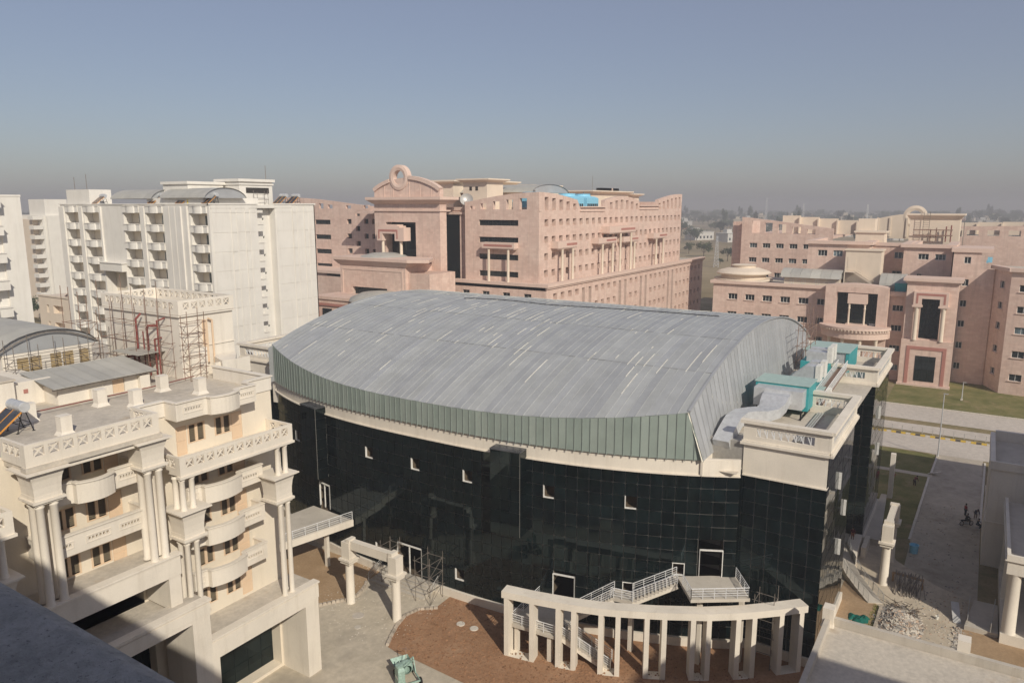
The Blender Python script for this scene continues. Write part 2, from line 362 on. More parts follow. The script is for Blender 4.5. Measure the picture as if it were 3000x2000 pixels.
# kerbs, each stone a piece
def kerb_line(name, label, p0, p1, n, mats, h=.16, wd=.28):
    t = thing(name, label, 'kerb', (*p0, 0))
    p0 = Vector((*p0, 0)); p1 = Vector((*p1, 0)); L = (p1-p0).length/n; ang = math.atan2(p1.y-p0.y, p1.x-p0.x)
    mb = MB(); mb.box(0, L-.03, -wd/2, wd/2, -.05, h); ms = [mesh_of(mb, 'kerb_stone', m) for m in mats]
    for i in range(n):
        q = p0.lerp(p1, i/n)
        obj('kerb_stone', ms[i % len(ms)], t, Matrix.Translation((q.x, q.y, rnd.uniform(-.012,.012))) @ Matrix.Rotation(ang + rnd.uniform(-.01,.01), 4, 'Z'))
    return t
kerb_line('kerb', 'yellow and black striped kerb along the near edge of the road', (144.8,-9), (144.8,20), 38, [M['kerb_y'], M['kerb_b'], M['kerb_y'], M['kerb']], .28)
kerb_line('kerb', 'pale kerb along the lawn before the pink entrance tower', (166.45,-20), (166.45,20), 26, [M['kerb']], .2)
kerb_line('kerb', 'pale kerb between the driveway and the shaded lawn beside the glass hall', (97.2,4.75), (122.3,4.25), 16, [M['kerb']])
kerb_line('kerb', 'pale kerb of the sunny lawn where the driveway meets the road', (124.2,4.1), (134.8,3.75), 7, [M['kerb']])
kerb_line('kerb', 'low kerb on the far right side of the driveway', (107,-2.45), (134,-2.75), 16, [M['kerb']])
def edging(label, pts):
    t = thing('edging', label, 'edging', (*pts[0], 0)); mb = MB(); mb.frustum(-.20,.20,-.15,.15,0,-.17,.17,-.12,.12,.26); me = mesh_of(mb, 'edging_block', M['stonetile'])
    acc = 0
    for (a, b) in zip(pts[:-1], pts[1:]):
        a = Vector(a); b = Vector(b); L = (b-a).length; s_ = acc
        while s_ < L:
            q = a.lerp(b, s_/L); obj('edging_block', me, t, TM(q.x, q.y, 0, math.degrees(math.atan2(b.y-a.y, b.x-a.x))+rnd.uniform(-8,8))); s_ += .44
        acc = s_ - L
    return t
edging('curved row of pale edging blocks around the soil bed left of the gateway', [(46.6,54.6),(47.81,53.97),(49.28,53.02),(50.45,52.19),(51.63,51.95),(53.47,52.62),(54.22,53.18)])
edging('curved row of pale edging blocks around the soil bed right of the gateway', [(54.0,43.5),(52.9,44.8),(51.3,45.2),(49.5,44.7),(47.7,43.9),(46.4,43.2)])
edging('straight stone border beside the green net and the rubble', [(78.2,5.7),(72.2,5.75)])
def disc(name, label, x, y, r, h, mat, cat='manhole'):
    mb = MB(); mb.lathe([(0.01,h),(r*.94,h),(r,h-.03),(r,0)], x, y, 20); tag(mb.build(name, mat, None), label, cat)
disc('manhole_cover', 'round pale concrete manhole cover in the red soil, left one of a pair', 53.05, 39.7, .42, .1, M['kerb'])
disc('manhole_cover', 'round pale concrete manhole cover in the red soil, right one of a pair', 53.1, 38.15, .42, .1, M['kerb'])
disc('manhole_cover', 'dark ringed manhole cover in the concrete yard before the gateway', 47.3, 47.75, .34, .06, M['concrete'])
disc('cement_patch', 'round grey patch of spilled cement on the yard', 48.87, 49.2, .6, .04, M['road'], 'cement patch')
# scattered soil clods / litter: uncountable
mb = MB()
for i in range(5200):
    x = rnd.uniform(46.5, 60); y = rnd.uniform(10, 43); s_ = .03+.085*rnd.random()**2
    if x > 46.2 + max(0, (22-y))*.6 and x < 56.5 + max(0, (30-y))*.28: mb.frustum(x-s_,x+s_*.9,y-s_*.9,y+s_,.02, x-s_*.4,x+s_*.5,y-s_*.5,y+s_*.4,.03+s_*.75)
o = stuff(mb.build('soil_clods', M['clod'])); tag(o, 'loose brown clods scattered over the red soil bed', 'soil clods')
mb = MB()
for i in range(420):
    x = rnd.uniform(45, 57); y = rnd.uniform(43, 56); s_ = rnd.uniform(.02, .07)
    if rnd.random() < .3: x = rnd.uniform(53,57.5); y = rnd.uniform(44,55)
    mb.frustum(x-s_,x+s_,y-s_*.6,y+s_*.6,.02, x-s_*.6,x+s_*.6,y-s_*.4,y+s_*.4,.05)
stuff(tag(mb.build('litter', M['kerb']), 'pale building litter strewn around the gateway path', 'litter'))
# ------------------------------------------------------------------ glass auditorium hall
hall = thing('auditorium_hall', 'large hall with curved dark glass wall and grey barrel-vaulted metal roof', 'hall', (85, 47, 0))
def wx(Y): return 56.8 + 6.4*abs((Y-47)/30.5)**2.6
def wn(Y):                      # tangent angle of the front curve
    e = .01; return math.atan2(-1, 0) if False else math.atan2((wx(Y-e)-wx(Y+e)), 2*e)
ZT = 16.5; Z0 = .9; RW = (ZT-Z0)/13; CW = 1.1
# sample the curve by arc length from the right end (Y=16.5) to the left end (Y=77.5)
cv = []; y = 16.5
while y < 77.5: cv.append((wx(y), y)); y += .05
cum = [0]
for a, b in zip(cv[:-1], cv[1:]): cum.append(cum[-1] + math.hypot(b[0]-a[0], b[1]-a[1]))
def atlen(s_):
    s_ = max(0, min(cum[-1]-1e-4, s_)); lo, hi = 0, len(cum)-1
    while hi-lo > 1:
        m_ = (lo+hi)//2
        if cum[m_] <= s_: lo = m_
        else: hi = m_
    t = (s_-cum[lo])/(cum[hi]-cum[lo]+1e-9); return (cv[lo][0]+(cv[hi][0]-cv[lo][0])*t, cv[lo][1]+(cv[hi][1]-cv[lo][1])*t)
NC = int(round(cum[-1]/CW)); CW = cum[-1]/NC
def colof(Y):
    return min(range(NC), key=lambda i: abs(atlen((i+.5)*CW)[1]-Y))
def rowof(z): return int((z-Z0)/RW)
openw = {}
for Yw, zw, kind in ((68.8,12.0,'w'),(54.6,12.9,'w'),(47.6,12.9,'w'),(41.9,12.9,'w'),(25.1,12.9,'w'),(32.2,12.9,'w'),(25.1,5.0,'f'),(20.9,7.4,'f'),(42.8,2.6,'w'),(53.3,2.6,'w')):
    openw[(colof(Yw), rowof(zw))] = kind
doors = {}                       # (col,row) left free of glass
for Yw, za, zb in ((18.8,6.6,9.5),(18.0,6.6,9.5),(31.6,2.6,5.2),(30.6,2.6,5.2),(50.2,.95,4),(49.3,.95,4),(48.2,.95,4),(62.5,5,7.5),(63.4,5,7.5)):
    for r_ in range(rowof(za), rowof(zb)+1): doors[(colof(Yw), r_)] = 1
# backing surface behind the glass with openings (dark metal), follows the curve
mb = MB(); rev = MB()
for i in range(NC):
    if rev.v and not any((i, j) in doors for j in range(13)): rev.build('opening_lining', M['blind'], hall); rev = MB()
    a = atlen(i*CW); b = atlen((i+1)*CW); dx, dy = b[0]-a[0], b[1]-a[1]; L = math.hypot(dx, dy); nx, ny = dy/L, -dx/L     # inward normal (+X side)
    off = .07
    for j in range(13):
        z0, z1 = Z0+j*RW, Z0+(j+1)*RW; P = lambda q, z, o=off: (q[0]+nx*o, q[1]+ny*o, z)
        if (i, j) in openw and rev.v and not any((i, k) in doors for k in range(13)): rev.build('opening_lining', M['blind'], hall); rev = MB()
        if (i, j) in openw or (i, j) in doors:
            k = 1.2 if (i, j) in openw else 2.5
            rev.poly([P(a,z0,k),P(b,z0,k),P(b,z1,k),P(a,z1,k)]); rev.poly([P(a,z0),P(b,z0),P(b,z0,k),P(a,z0,k)]); rev.poly([P(a,z1),P(a,z1,k),P(b,z1,k),P(b,z1)])
            if not ((i-1, j) in doors): rev.poly([P(a,z0),P(a,z0,k),P(a,z1,k),P(a,z1)])
            if not ((i+1, j) in doors): rev.poly([P(b,z0),P(b,z1),P(b,z1,k),P(b,z0,k)])
        else: mb.poly([P(a,z0),P(b,z0),P(b,z1),P(a,z1)])
mb.build('mullion_wall', M['joint'], hall)
if rev.v: rev.build('opening_lining', M['blind'], hall)
pan = MB(); pan.box(-CW/2+.028, CW/2-.028, -.02, .02, .028, RW-.028); panel_me = mesh_of(pan, 'glass_panel', M['glass'])
rest = MB(); npan = 0
def glass_field(x0, y0, ang, nc, nr, z0, cw, rh, limit=10**6, skip=()):
    """flat field of glass panels: local x along the wall, outward is local -y"""
    global npan
    for i in range(nc):
        for j in range(nr):
            if (i, j) in skip: continue
            F = Matrix.Translation((x0, y0, z0)) @ Matrix.Rotation(ang, 4, 'Z') @ Matrix.Translation(((i+.5)*cw, 0, j*rh)) @ Matrix.Rotation(rnd.gauss(0,.007), 4, 'X') @ Matrix.Rotation(rnd.gauss(0,.007), 4, 'Z') @ Matrix.Diagonal((cw/CW, 1, rh/RW, 1))
            if npan < limit: obj('glass_panel', panel_me, hall, F); npan += 1
            else: rest.T = F; rest.box(-CW/2+.028, CW/2-.028, -.02, .02, .028, RW-.028); rest.T = None
# corner block front (faces the camera), then the nearest part of the curve as single panels
BX, BY = 64.0, 9.5
glass_field(BX, 16.5, R(-90), 6, 13, Z0, 7.0/6, RW, 300)
for i in range(NC):
    a = atlen(i*CW); b = atlen((i+1)*CW); ang = math.atan2(a[1]-b[1], a[0]-b[0])
    sk = [(0, j) for j in range(13) if (i, j) in openw or (i, j) in doors]
    glass_field(b[0], b[1], ang, 1, 13, Z0, CW, RW, 300, sk)
# corner block side, recess, second block, mirrored far block
def block_glass(lim=300):
    glass_field(BX, BY, 0, 12, 15, Z0, 13.8/12, 18.6/15, lim)              # right side of near block (faces -Y)
    glass_field(77.8, BY+5.5, 0, 14, 15, Z0, 15.3/14, 18.6/15, lim)          # recess back wall
    glass_field(93.1, BY+5.5, R(-90), 5, 15, Z0, 5.5/5, 18.6/15, lim)        # near side of far block
    glass_field(93.1, BY, 0, 12, 15, Z0, 13.9/12, 18.6/15, lim)              # right side of far block
block_glass()
glass_field(63.2, 16.5, 0, 1, 13, Z0, .8, RW, 300); glass_field(63.2, 77.5, R(-90)*0+math.pi, 1, 13, Z0, .8, RW, 300)
glass_field(BX, 84.5, R(-90), 6, 13, Z0, 7.0/6, RW, 300)
# projecting glass boxes on the curve
for Yc, label in ((63.6,'glass oriel near the left end'), (36.5,'glass oriel at mid wall')):
    ang = math.atan2((wx(Yc-.5)-wx(Yc+.5))*-1, -1.0); ang = math.atan2(-1.0, wx(Yc-.5)-wx(Yc+.5))
    F = Matrix.Translation((wx(Yc), Yc, 0)) @ Matrix.Rotation(ang, 4, 'Z')
    b_ = MB(F); b_.box(-1.55, 1.55, -1.35, .3, 9.0, 17.35); o = b_.build('oriel', M['joint'], hall); tag(o, label)
    p_ = MB(F)
    for j in range(7):
        for i in range(3): p_.box(-1.55+i*1.034+.015, -1.55+(i+1)*1.034-.015, -1.40, -1.36, 9+j*1.19+.015, 9+(j+1)*1.19-.015)
        for i in range(1):
            p_.box(1.56, 1.60, -1.33, -.03, 9+j*1.19+.015, 9+(j+1)*1.19-.015); p_.box(-1.60, -1.56, -1.33, -.03, 9+j*1.19+.015, 9+(j+1)*1.19-.015)
    p_.build('oriel_glass', M['glass'], o)
    t_ = MB(F); t_.box(-1.62, 1.62, -1.42, .3, 17.36, 17.46); t_.build('oriel_top', M['solar'], o)
stuff(rest.build('glass_panel_field', M['glass'], hall))
# block backing volumes
mb = MB(); mb.box(BX+.05, 77.7, BY+.06, 22, .5, 19.45); mb.box(77.7, 93.2, BY+5.56, 22, .5, 19.4); mb.box(93.16, 106.9, BY+.06, 22, .5, 19.45); mb.box(BX+.05, 106, 77.5, 84.4, .5, 19.4)
mb.build('block_wall', M['joint'], hall)
# plinth
mb = MB()
ring = [(atlen(s_)) for s_ in [k*cum[-1]/40 for k in range(41)]]
for a, b in zip(ring[:-1], ring[1:]):
    if 47.3 < (a[1]+b[1])/2 < 52.2:
        if mb.v: mb.build('plinth', M['cream'], hall); mb = MB()
        continue
    mb.prism([(a[0]-.25,a[1]),(b[0]-.25,b[1]),(b[0]+.3,b[1]),(a[0]+.3,a[1])], 0, .86)
mb.build('plinth', M['cream'], hall)
for q_ in ((BX-.2,BX+.3,BY-.2,16.6),(BX+.3,77.8,BY-.22,BY+.2),(93,107,BY-.22,BY+.2),(77.8,93,BY+5.2,BY+5.6)): m_ = MB(); m_.box(*q_,0,.87); m_.build('plinth', M['cream'], hall)
# fascia of the curve, sill lip and block fascia
def band(name, off0, off1, z0, z1, mat, s0=0., s1=None, n=60):
    m_ = MB(); s1 = cum[-1] if s1 is None else s1
    ps = []
    for k in range(n+1):
        s_ = s0+(s1-s0)*k/n; a = atlen(s_-.05); b = atlen(s_+.05); L = math.hypot(b[0]-a[0], b[1]-a[1]); p = atlen(s_); ps.append((p[0], p[1], (b[1]-a[1])/L, -(b[0]-a[0])/L))
    for p, q in zip(ps[:-1], ps[1:]):
        m_.prism([(p[0]+p[2]*off0,p[1]+p[3]*off0),(q[0]+q[2]*off0,q[1]+q[3]*off0),(q[0]+q[2]*off1,q[1]+q[3]*off1),(p[0]+p[2]*off1,p[1]+p[3]*off1)], z0, z1)
    return m_.build(name, mat, hall)
band('fascia', -.06, .25, 16.62, 18.05, M['cream']); band('sill_lip', -.22, .2, 16.5, 16.62, M['cream'])
mb = MB(); mb.box(BX-.05, 66, BY+.05, 16.52, 16.62, 19.4); mb.build('corner_fascia', M['cream'], hall)
mb = MB(); mb.box(BX-.2, 66, BY-.02, 16.5, 16.5, 16.615); mb.build('corner_sill', M['cream'], hall)
mb = MB(); mb.box(BX-.05, 66, 77.6, 84.5, 16.62, 19.4); mb.build('corner_fascia', M['cream'], hall)
# vaulted roof of curved sheets: z = 27 - k (X-85.5)^2
def vz(x): return 27 - .0078*(x-85.5)**2
NY = 64; Y0r, Y1r = 20.6, 75.4; SW = (Y1r-Y0r)/NY
cuts = [None, 67.5, 76.0, 86.5, 113.2]
for i in range(NY):
    ya, yb = Y0r+i*SW, Y0r+(i+1)*SW
    for j in range(4):
        m_ = MB(); n = 6; sh = rnd.uniform(-.6,.6) if 0 < j else 0
        e0 = (wx(ya)-.32, wx(yb)-.32) if j == 0 else (cuts[j],)*2
        e1 = (cuts[j+1],)*2
        dz = rnd.uniform(0,.03)
        for k in range(n):
            t0, t1 = k/n, (k+1)/n; q = []
            for (t, s_) in ((t0,0),(t1,0),(t1,1),(t0,1)):
                x = e0[s_]+(e1[s_]-e0[s_])*t; q.append((x, (ya+.012, yb-.012)[s_], vz(x)+dz))
            m_.poly(q)
        m_.build('roof_sheet', M['sheet'], hall, smooth=True)
# standing seams and pale sealant strips
sm = MB(); 
for i in range(NY+1):
    y_ = Y0r+i*SW; x_ = wx(y_)-.3; n = 14
    for k in range(n):
        xa = x_+(113-x_)*k/n; xb = x_+(113-x_)*(k+1)/n; sm.bar((xa,y_,vz(xa)+.035),(xb,y_,vz(xb)+.035),.035,.05)
stuff(sm.build('roof_seam', M['sheet'], hall))
se = MB()
for i in range(120):
    y_ = Y0r+rnd.randint(1,NY-1)*SW; xa = rnd.uniform(60,100) if rnd.random() < .8 else rnd.choice((67.5,76.0))-.4; xa = max(xa, wx(y_)+.4); L = rnd.choice((.5,.8,1.2,2,3,4.5))
    n = max(1, int(L/.8))
    for k in range(n):
        p, q = xa+L*k/n, xa+L*(k+1)/n; se.bar((p,y_+.03,vz(p)+.066),(q,y_+.03,vz(q)+.066),.05,.02)
stuff(se.build('seam_sealant', M['sealant'], hall))
mb = MB()
for xj in (67.5, 76.0, 86.5):
    for i in range(NY):
        if rnd.random() < .9: mb.box(xj-.035, xj+.035, Y0r+i*SW, Y0r+(i+1)*SW-.03, vz(xj)+.03, vz(xj)+.05)
stuff(mb.build('lap_joint', M['sheet_end'], hall))
cb = MB(); pts = []
for k in range(60):
    t = k/59; x = 84+math.sin(t*9)*1.1*(1-t)+2.2*t; y_ = 60-34*t**1.3 + math.cos(t*11)*1.5*(1-t); pts.append((x, y_, vz(x)+.12))
cb.path(pts, .05, 5); tag(cb.build('cable', M['black']), 'loose black cable lying along the ridge of the vaulted roof', 'cable')
# skirt panels and ribs under the roof edge
yk = 19.3; n = 78; dyk = (75.6-yk)/n
for i in range(n):
    ya, yb = yk+i*dyk, yk+(i+1)*dyk; xa, xb = wx(ya)-.30, wx(yb)-.30
    za, zb = vz(xa)-.01, vz(xb)-.01; m_ = MB()
    lean = lambda y_: 0
    zl, zr = min(za, 18.1+(ya-19.2)/1.5*4.4), min(zb, 18.1+(yb-19.2)/1.5*4.4)
    m_.poly([(xa,ya,18.0),(xb,yb,18.0),(xb,yb,zr),(xa,ya,zl)]); m_.poly([(xa,ya,18.0),(xa+.1,ya,17.95),(xb+.1,yb,17.95),(xb,yb,18.0)])
    m_.build('skirt_panel', M['skirt'], hall)
    r_ = MB(); r_.bar((xa-.03,ya,17.86),(xa-.03,ya,zl),.05,.09); r_.build('skirt_rib', M['rib'], hall)
# inclined end wall of sheets (near end) and plain far end
n = 46; x0e, x1e = 61.2, 110.0
for i in range(n):
    xa = x0e+(x1e-x0e)*i/n; xb = x0e+(x1e-x0e)*(i+1)/n-.055; m_ = MB(); yb_ = 19.2; yt = 20.7
    h0 = 18.0+.05; m_.poly([(xa,yb_,h0),(xb,yb_,h0),(xb,yt,vz(xb)+.0),(xa,yt,vz(xa)+.0)]); m_.build('end_panel', M['sheet_end'], hall)
m_ = MB(); m_.poly([(61,19.26,18)]+[(61+49.5*k/24, 20.76, vz(61+49.5*k/24)) for k in range(25)]+[(110.5,19.26,18)]); m_.build('end_backing', M['sealant'], hall)
m_ = MB(); m_.poly([(61,75.2,17.9)]+[(61+49.5*k/24, 75.2, vz(61+49.5*k/24)) for k in range(25)]+[(110.5,75.2,17.9)]); m_.build('far_end_wall', M['sheet_end'], hall)
m_ = MB()
for k in range(40):
    xa = 61+49.5*k/40; xb = 61+49.5*(k+1)/40; m_.bar((xa,20.6,vz(xa)+.04),(xb,20.6,vz(xb)+.04),.25,.14)
m_.build('gable_trim', M['sheet_end'], hall)
m_ = MB(); m_.box(61.4, 110, 19.3, 19.5, 16.6, 18.06); m_.build('terrace_wall', M['cream'], hall)
m_ = MB(); m_.box(110.4, 114, 14, 77, .5, 20.5); m_.box(62, 111, 19.4, 76, 15, 17.9); m_.build('rear_wall', M['cream'], hall)
# terrace and lattice parapets of the corner blocks
for q_ in ((64.2,106.9,BY+.3,16.5),(66.6,106.9,16.5,19.3),(63.9,105.9,77.6,84.3)): m_ = MB(); m_.box(*q_, 19.4, 19.46); m_.build('terrace_deck', M['roofslab'], hall)
m_ = MB(); m_.box(62.2,66.5,16.6,19.3,17.0,17.05); m_.build('lower_deck', M['roofslab'], hall); m_ = MB(); m_.box(66.4,66.6,16.5,19.3,16.9,19.42); m_.build('deck_upstand', M['cream'], hall)
m_ = MB(); m_.prism([(61.45,19.35),(63.15,16.55),(63.5,16.55),(61.8,19.35)], 16.62, 18.0); m_.build('low_wall', M['cream'], hall)
def lattice_parapet(p0, p1, z=19.4, inset=1.1, h=2.2, flip=1):
    """solid parapet with an opening filled by a white zigzag of bars"""
    a = Vector((*p0, 0)); b = Vector((*p1, 0)); L = (b-a).length; F = Matrix.Translation((a.x, a.y, z)) @ Matrix.Rotation(math.atan2(b.y-a.y, b.x-a.x), 4, 'Z')
    m_ = MB(F); facade(m_, L, h-.3, [(inset, L-inset, .75, 1.5)], thick=.22); e_ = eps(); m_.box(-.25, L+.25, -.28-e_, .42+e_, h-.3, h+e_); m_.box(-.2, L+.2, -.24-e_, -.001, -.02-e_, .2+e_); m_.box(-.1, L+.1, -.14-e_, -.001, .2+e_, .34+e_)
    o = m_.build('parapet', M['cream'], hall)
    l_ = MB(F); n = max(2, int((L-2*inset)/.55)); s_ = (L-2*inset)/n
    for k in range(n):
        x = inset+k*s_; l_.bar((x,.11,1.48),(x+s_*.5,.11,.77),.07,.07); l_.bar((x+s_*.5,.11,.77),(x+s_*.5,.11,1.48),.06,.06)
    l_.build('lattice', M['rail'], o)
lattice_parapet((BX-.1, 16.6), (BX-.1, BY+.11)); lattice_parapet((BX-.1, BY-.12), (77.9, BY-.12)); lattice_parapet((77.9, BY+.3), (77.9, BY+4.2), inset=.5)
lattice_parapet((93.0, BY+6.2), (93.0, BY+.11)); lattice_parapet((93.0, BY-.12), (107, BY-.12)); lattice_parapet((107, BY+.3), (107, BY+6.2), inset=.8)
lattice_parapet((BX-.1, 84.6), (BX-.1, 77.6)); lattice_parapet((106, 84.6), (BX, 84.6))
# open windows of the curtain wall: white frames
for (i, j), kind in openw.items():
    a = atlen(i*CW); b = atlen((i+1)*CW); ang = math.atan2(a[1]-b[1], a[0]-b[0]); F = Matrix.Translation((b[0], b[1], Z0+j*RW)) @ Matrix.Rotation(ang, 4, 'Z')
    m_ = MB(F); fw = .07
    m_.box(0,fw,-.06,.16,0,RW); m_.box(fw,CW-fw,-.06,.16,0,fw); m_.box(CW-fw*.6,CW,.05,.16,0,RW,1); m_.box(fw,CW-fw,.05,.16,RW-fw*.6,RW,1)
    if kind == 'f': m_.box(CW-fw,CW,-.05,.05,0,RW); m_.box(fw,CW-fw,-.05,.05,RW-fw,RW)
    o = m_.build('open_window', [M['winframe'], M['mullion']], hall)
for Yd, za, zb, wd in ((18.4,6.9,9.55,2.0),(31.1,2.6,5.4,2.1),(49.2,.9,4.2,3.3),(63,5,7.9,2.0)):
    ang = math.atan2(-1.0, wx(Yd-.5)-wx(Yd+.5)); F = Matrix.Translation((wx(Yd), Yd, 0)) @ Matrix.Rotation(ang, 4, 'Z'); m_ = MB(F)
    m_.box(-wd/2-.05,-wd/2+.02,-.08,.1,za,zb, 0 if Yd > 25 else 1); m_.box(wd/2-.02,wd/2+.05,-.06,.1,za,zb, 1 if Yd > 25 else 0); m_.box(-wd/2+.02,wd/2-.02,-.08,.1,zb-.1,zb)
    if Yd > 45: m_.box(-.05,.05,-.06,.06,za,zb-.1)
    o = m_.build('doorway', [M['winframe'], M['greyframe']], hall)
for x, z in ((70.0,14.6),(74.6,10.4),(98.5,14.2),(100.5,9.0),(73.0,7.0)):
    m_ = MB(); m_.box(x,x+.06,BY-.27,BY-.03,z,z+1.6); o = m_.build('open_window', M['winframe'], hall)
# ------------------------------------------------------------------ cream hostel with columned bays (left foreground)
hos = thing('hostel_block', 'cream residential block with clustered columns, curved balconies and crossed balustrades', 'building', (28, 49, 0))
FL = [8.4, 11.75, 15.1, 18.4, 21.7]
YF = 49.0
holes = []; wins = []; dors = []
def bay_openings(xo, floors):
    for z in floors:
        wins.append((32.0+xo, 33.35+xo, z+.85, z+2.15)); wins.append((34.3+xo, 35.65+xo, z+.85, z+2.15)); dors.append((35.75+xo, 36.75+xo, z+.02, z+2.25))
bay_openings(0, FL); bay_openings(-20.6, FL)
dors.append((31.0, 31.85, 21.72, 23.95))
for z in (15.1, 18.4, 21.7):
    wins.append((22.05, 23.4, z+.85, z+2.15)); wins.append((24.2, 25.5, z+.85, z+2.15)); dors.append((25.62, 26.6, z+.02, z+2.3))
holes = [(a-4, b-4, c, e, .16) for a, b, c, e in wins] + [(a-4, b-4, c, e, .12) for a, b, c, e in dors]
holes += [(20.2-4, 27.5-4, 11.9, 14.5, 4.0), (31.2-4, 39.2-4, .3, 6.6, 1.2), (20-4, 28-4, .3, 10.9, 1.0)]
F5 = TM(4, YF, 0)
mb = MB(F5); facade(mb, 35.7, 25.0, holes, .16); mb.T = None
mb.box(4, 39.7, YF+.02, 56, 24.6, 25.0); mb.poly([(39.7,YF,0),(39.7,56,0),(39.7,56,25),(39.7,YF,25)]); mb.poly([(39.7,56,0),(43.5,56,0),(43.5,56,25),(39.7,56,25)])
mb.box(20.1, 27.6, 52.95, 53.05, 11.7, 14.6)
mb.build('wall', M['cream_in'], hos)
mb = MB(); mb.box(4, 39.68, YF+.05, 56, 25.0, 25.05); mb.box(4, 43.5, 56, 95, 24.9, 25.052); mb.build('roof_deck', M['roofslab'], hos)
mb = MB(); mb.box(43.3, 43.5, 56.1, 95, 0, 24.88); mb.build('wall', M['cream'], hos)
mb = MB(); mb.box(31.1, 39.3, 50.15, 50.2, .2, 6.5); o = mb.build('shop_glass', M['mullion'], hos)
for i in range(6):
    for j in range(4):
        p_ = MB(); p_.box(31.15+i*1.36+.02, 31.15+(i+1)*1.36-.02, 50.10, 50.14, .25+j*1.55, .25+(j+1)*1.55-.03); p_.build('glass_pane', M['glass'], o)
mb = MB(); mb.box(19.5, 28.5, 49.95, 50.0, .2, 10.8); o = mb.build('shop_glass', M['mullion'], hos)
for i in range(6):
    for j in range(6):
        p_ = MB(); p_.box(19.6+i*1.45+.02, 19.6+(i+1)*1.45-.02, 49.9, 49.94, .25+j*1.75, .25+(j+1)*1.75-.03); p_.build('glass_pane', M['glass'], o)
mb = MB(); mb.box(20.2,27.5,YF,53,11.76,11.9); mb.build('terrace_floor', M['roofslab'], hos)
# louvred windows: two leaves of slats in a frame
fr = MB(); lv = MB(); ww, hh = 1.35, 1.3
fr.box(-.06,ww+.06,-.05,.1,-.08,0); fr.box(-.06,ww+.06,-.05,.1,hh,hh+.06); fr.box(-.06,.06,-.05,.1,0,hh); fr.box(ww-.06,ww+.06,-.05,.1,0,hh); fr.box(ww/2-.11,ww/2+.11,-.03,.1,0,hh)
for a in (.06, ww/2+.11):
    for k in range(9):
        z = .06+k*.135; lv.poly([(a,.02,z),(a+ww/2-.17,.02,z),(a+ww/2-.17,.09,z+.10),(a,.09,z+.10)])
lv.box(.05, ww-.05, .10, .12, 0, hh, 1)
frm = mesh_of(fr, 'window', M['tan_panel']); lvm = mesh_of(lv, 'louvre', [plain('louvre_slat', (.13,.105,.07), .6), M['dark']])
for a, b, c, e in wins:
    Mx = Matrix.Translation((a, YF+.02, c)) @ Matrix.Diagonal(((b-a)/ww, 1, (e-c)/hh, 1)); o = obj('window', frm, hos, Mx); obj('louvre', lvm, o, Mx.copy())
dm = MB(); dm.box(0,1,.06,.11,0,2.25); dm.box(.06,.94,.03,.06,.1,1.0); dm.box(.06,.94,.03,.06,1.12,2.15); dmm = mesh_of(dm, 'door', M['tan_panel'])
for a, b, c, e in dors:
    o = obj('door', dmm, hos, Matrix.Translation((a, YF, c)) @ Matrix.Diagonal((b-a, 1, (e-c)/2.25, 1))
    )
# balconies
def bow_plan(x0, x1, yb, yf, bx0, bx1, bulge):
    p = [(x0, yf), (bx0-.25, yf), (bx0-.05, yf-.10)]
    for k in range(9):
        t = k/8; p.append((bx0+(bx1-bx0)*t, yf-.25-bulge*math.sin(math.pi*(.12+.76*t))))
    return p + [(bx1+.05, yf-.10), (bx1+.25, yf), (x1, yf)]
def balcony(x0, x1, z, bx=None, yf=47.5, vents=(), cap=.14, h=1.15, name='balcony', drop=.18):
    plan = bow_plan(x0, x1, YF, yf, bx[0], bx[1], .6) if bx else [(x0, yf), (x1, yf)]
    m_ = MB(); t_ = .16
    for a, b in zip(plan[:-1], plan[1:]):
        L = math.hypot(b[0]-a[0], b[1]-a[1]); F = Matrix.Translation((a[0], a[1], z-drop)) @ Matrix.Rotation(math.atan2(b[1]-a[1], b[0]-a[0]), 4, 'Z')
        hl = []
        for v in vents:
            if a[1] == b[1] == yf and a[0] <= v[0] and v[1] <= b[0]:
                n = 6; s_ = (v[1]-v[0])/n
                hl += [(v[0]-a[0]+k*s_+.03, v[0]-a[0]+(k+1)*s_-.05, .60, .80) for k in range(n)]
        m_.T = F; facade(m_, L, h+drop, hl, thick=t_); e_ = eps(); m_.box(-.03, L+.03, -.09-e_, t_+.09+e_, h+drop, h+drop+.09+e_)
        for v in vents:
            if a[1] == b[1] == yf and a[0] <= v[0] and v[1] <= b[0]:
                u0, u1 = v[0]-a[0]-.12, v[1]-a[0]+.12
                m_.box(u0,u1,-.035,0,.44,.50); m_.box(u0,u1,-.035,0,.88,.94); m_.box(u0,u0+.06,-.035,0,.50,.88); m_.box(u1-.06,u1,-.035,0,.50,.88)
    m_.T = None
    for x in (x0, x1-t_): m_.box(x, x+t_, yf+t_, YF, z-drop, z+h); e_ = eps(); m_.box(x-.06-e_, x+t_+.06+e_, yf+t_+.1, YF, z+h, z+h+.085+e_)
    m_.prism([(px, py+.02) for px, py in plan] + [(x1-.01, YF), (x0+.01, YF)], z-drop-.01, z-.02)
    return m_.build(name, M['cream'], hos)
for xo in (0, -20.6):
    for z in FL[1:4]: balcony(30.6+xo, 37.25+xo, z, (31.7+xo, 34.9+xo), vents=((30.75+xo,31.35+xo),(35.35+xo,36.75+xo)))
    balcony(30.2+xo, 37.1+xo, 25.0, (32.7+xo, 35.2+xo), vents=((30.9+xo,32.2+xo),(35.65+xo,36.8+xo)), h=1.1, name='crown_balcony')
balcony(20.6, 27.0, 21.7, (22.6, 25.0), vents=((20.9,22.1),(25.6,26.8)), yf=47.2); balcony(20.4, 27.2, 18.4, None, vents=((20.9,22.1),(23.1,24.5),(25.3,26.6)), yf=47.0)
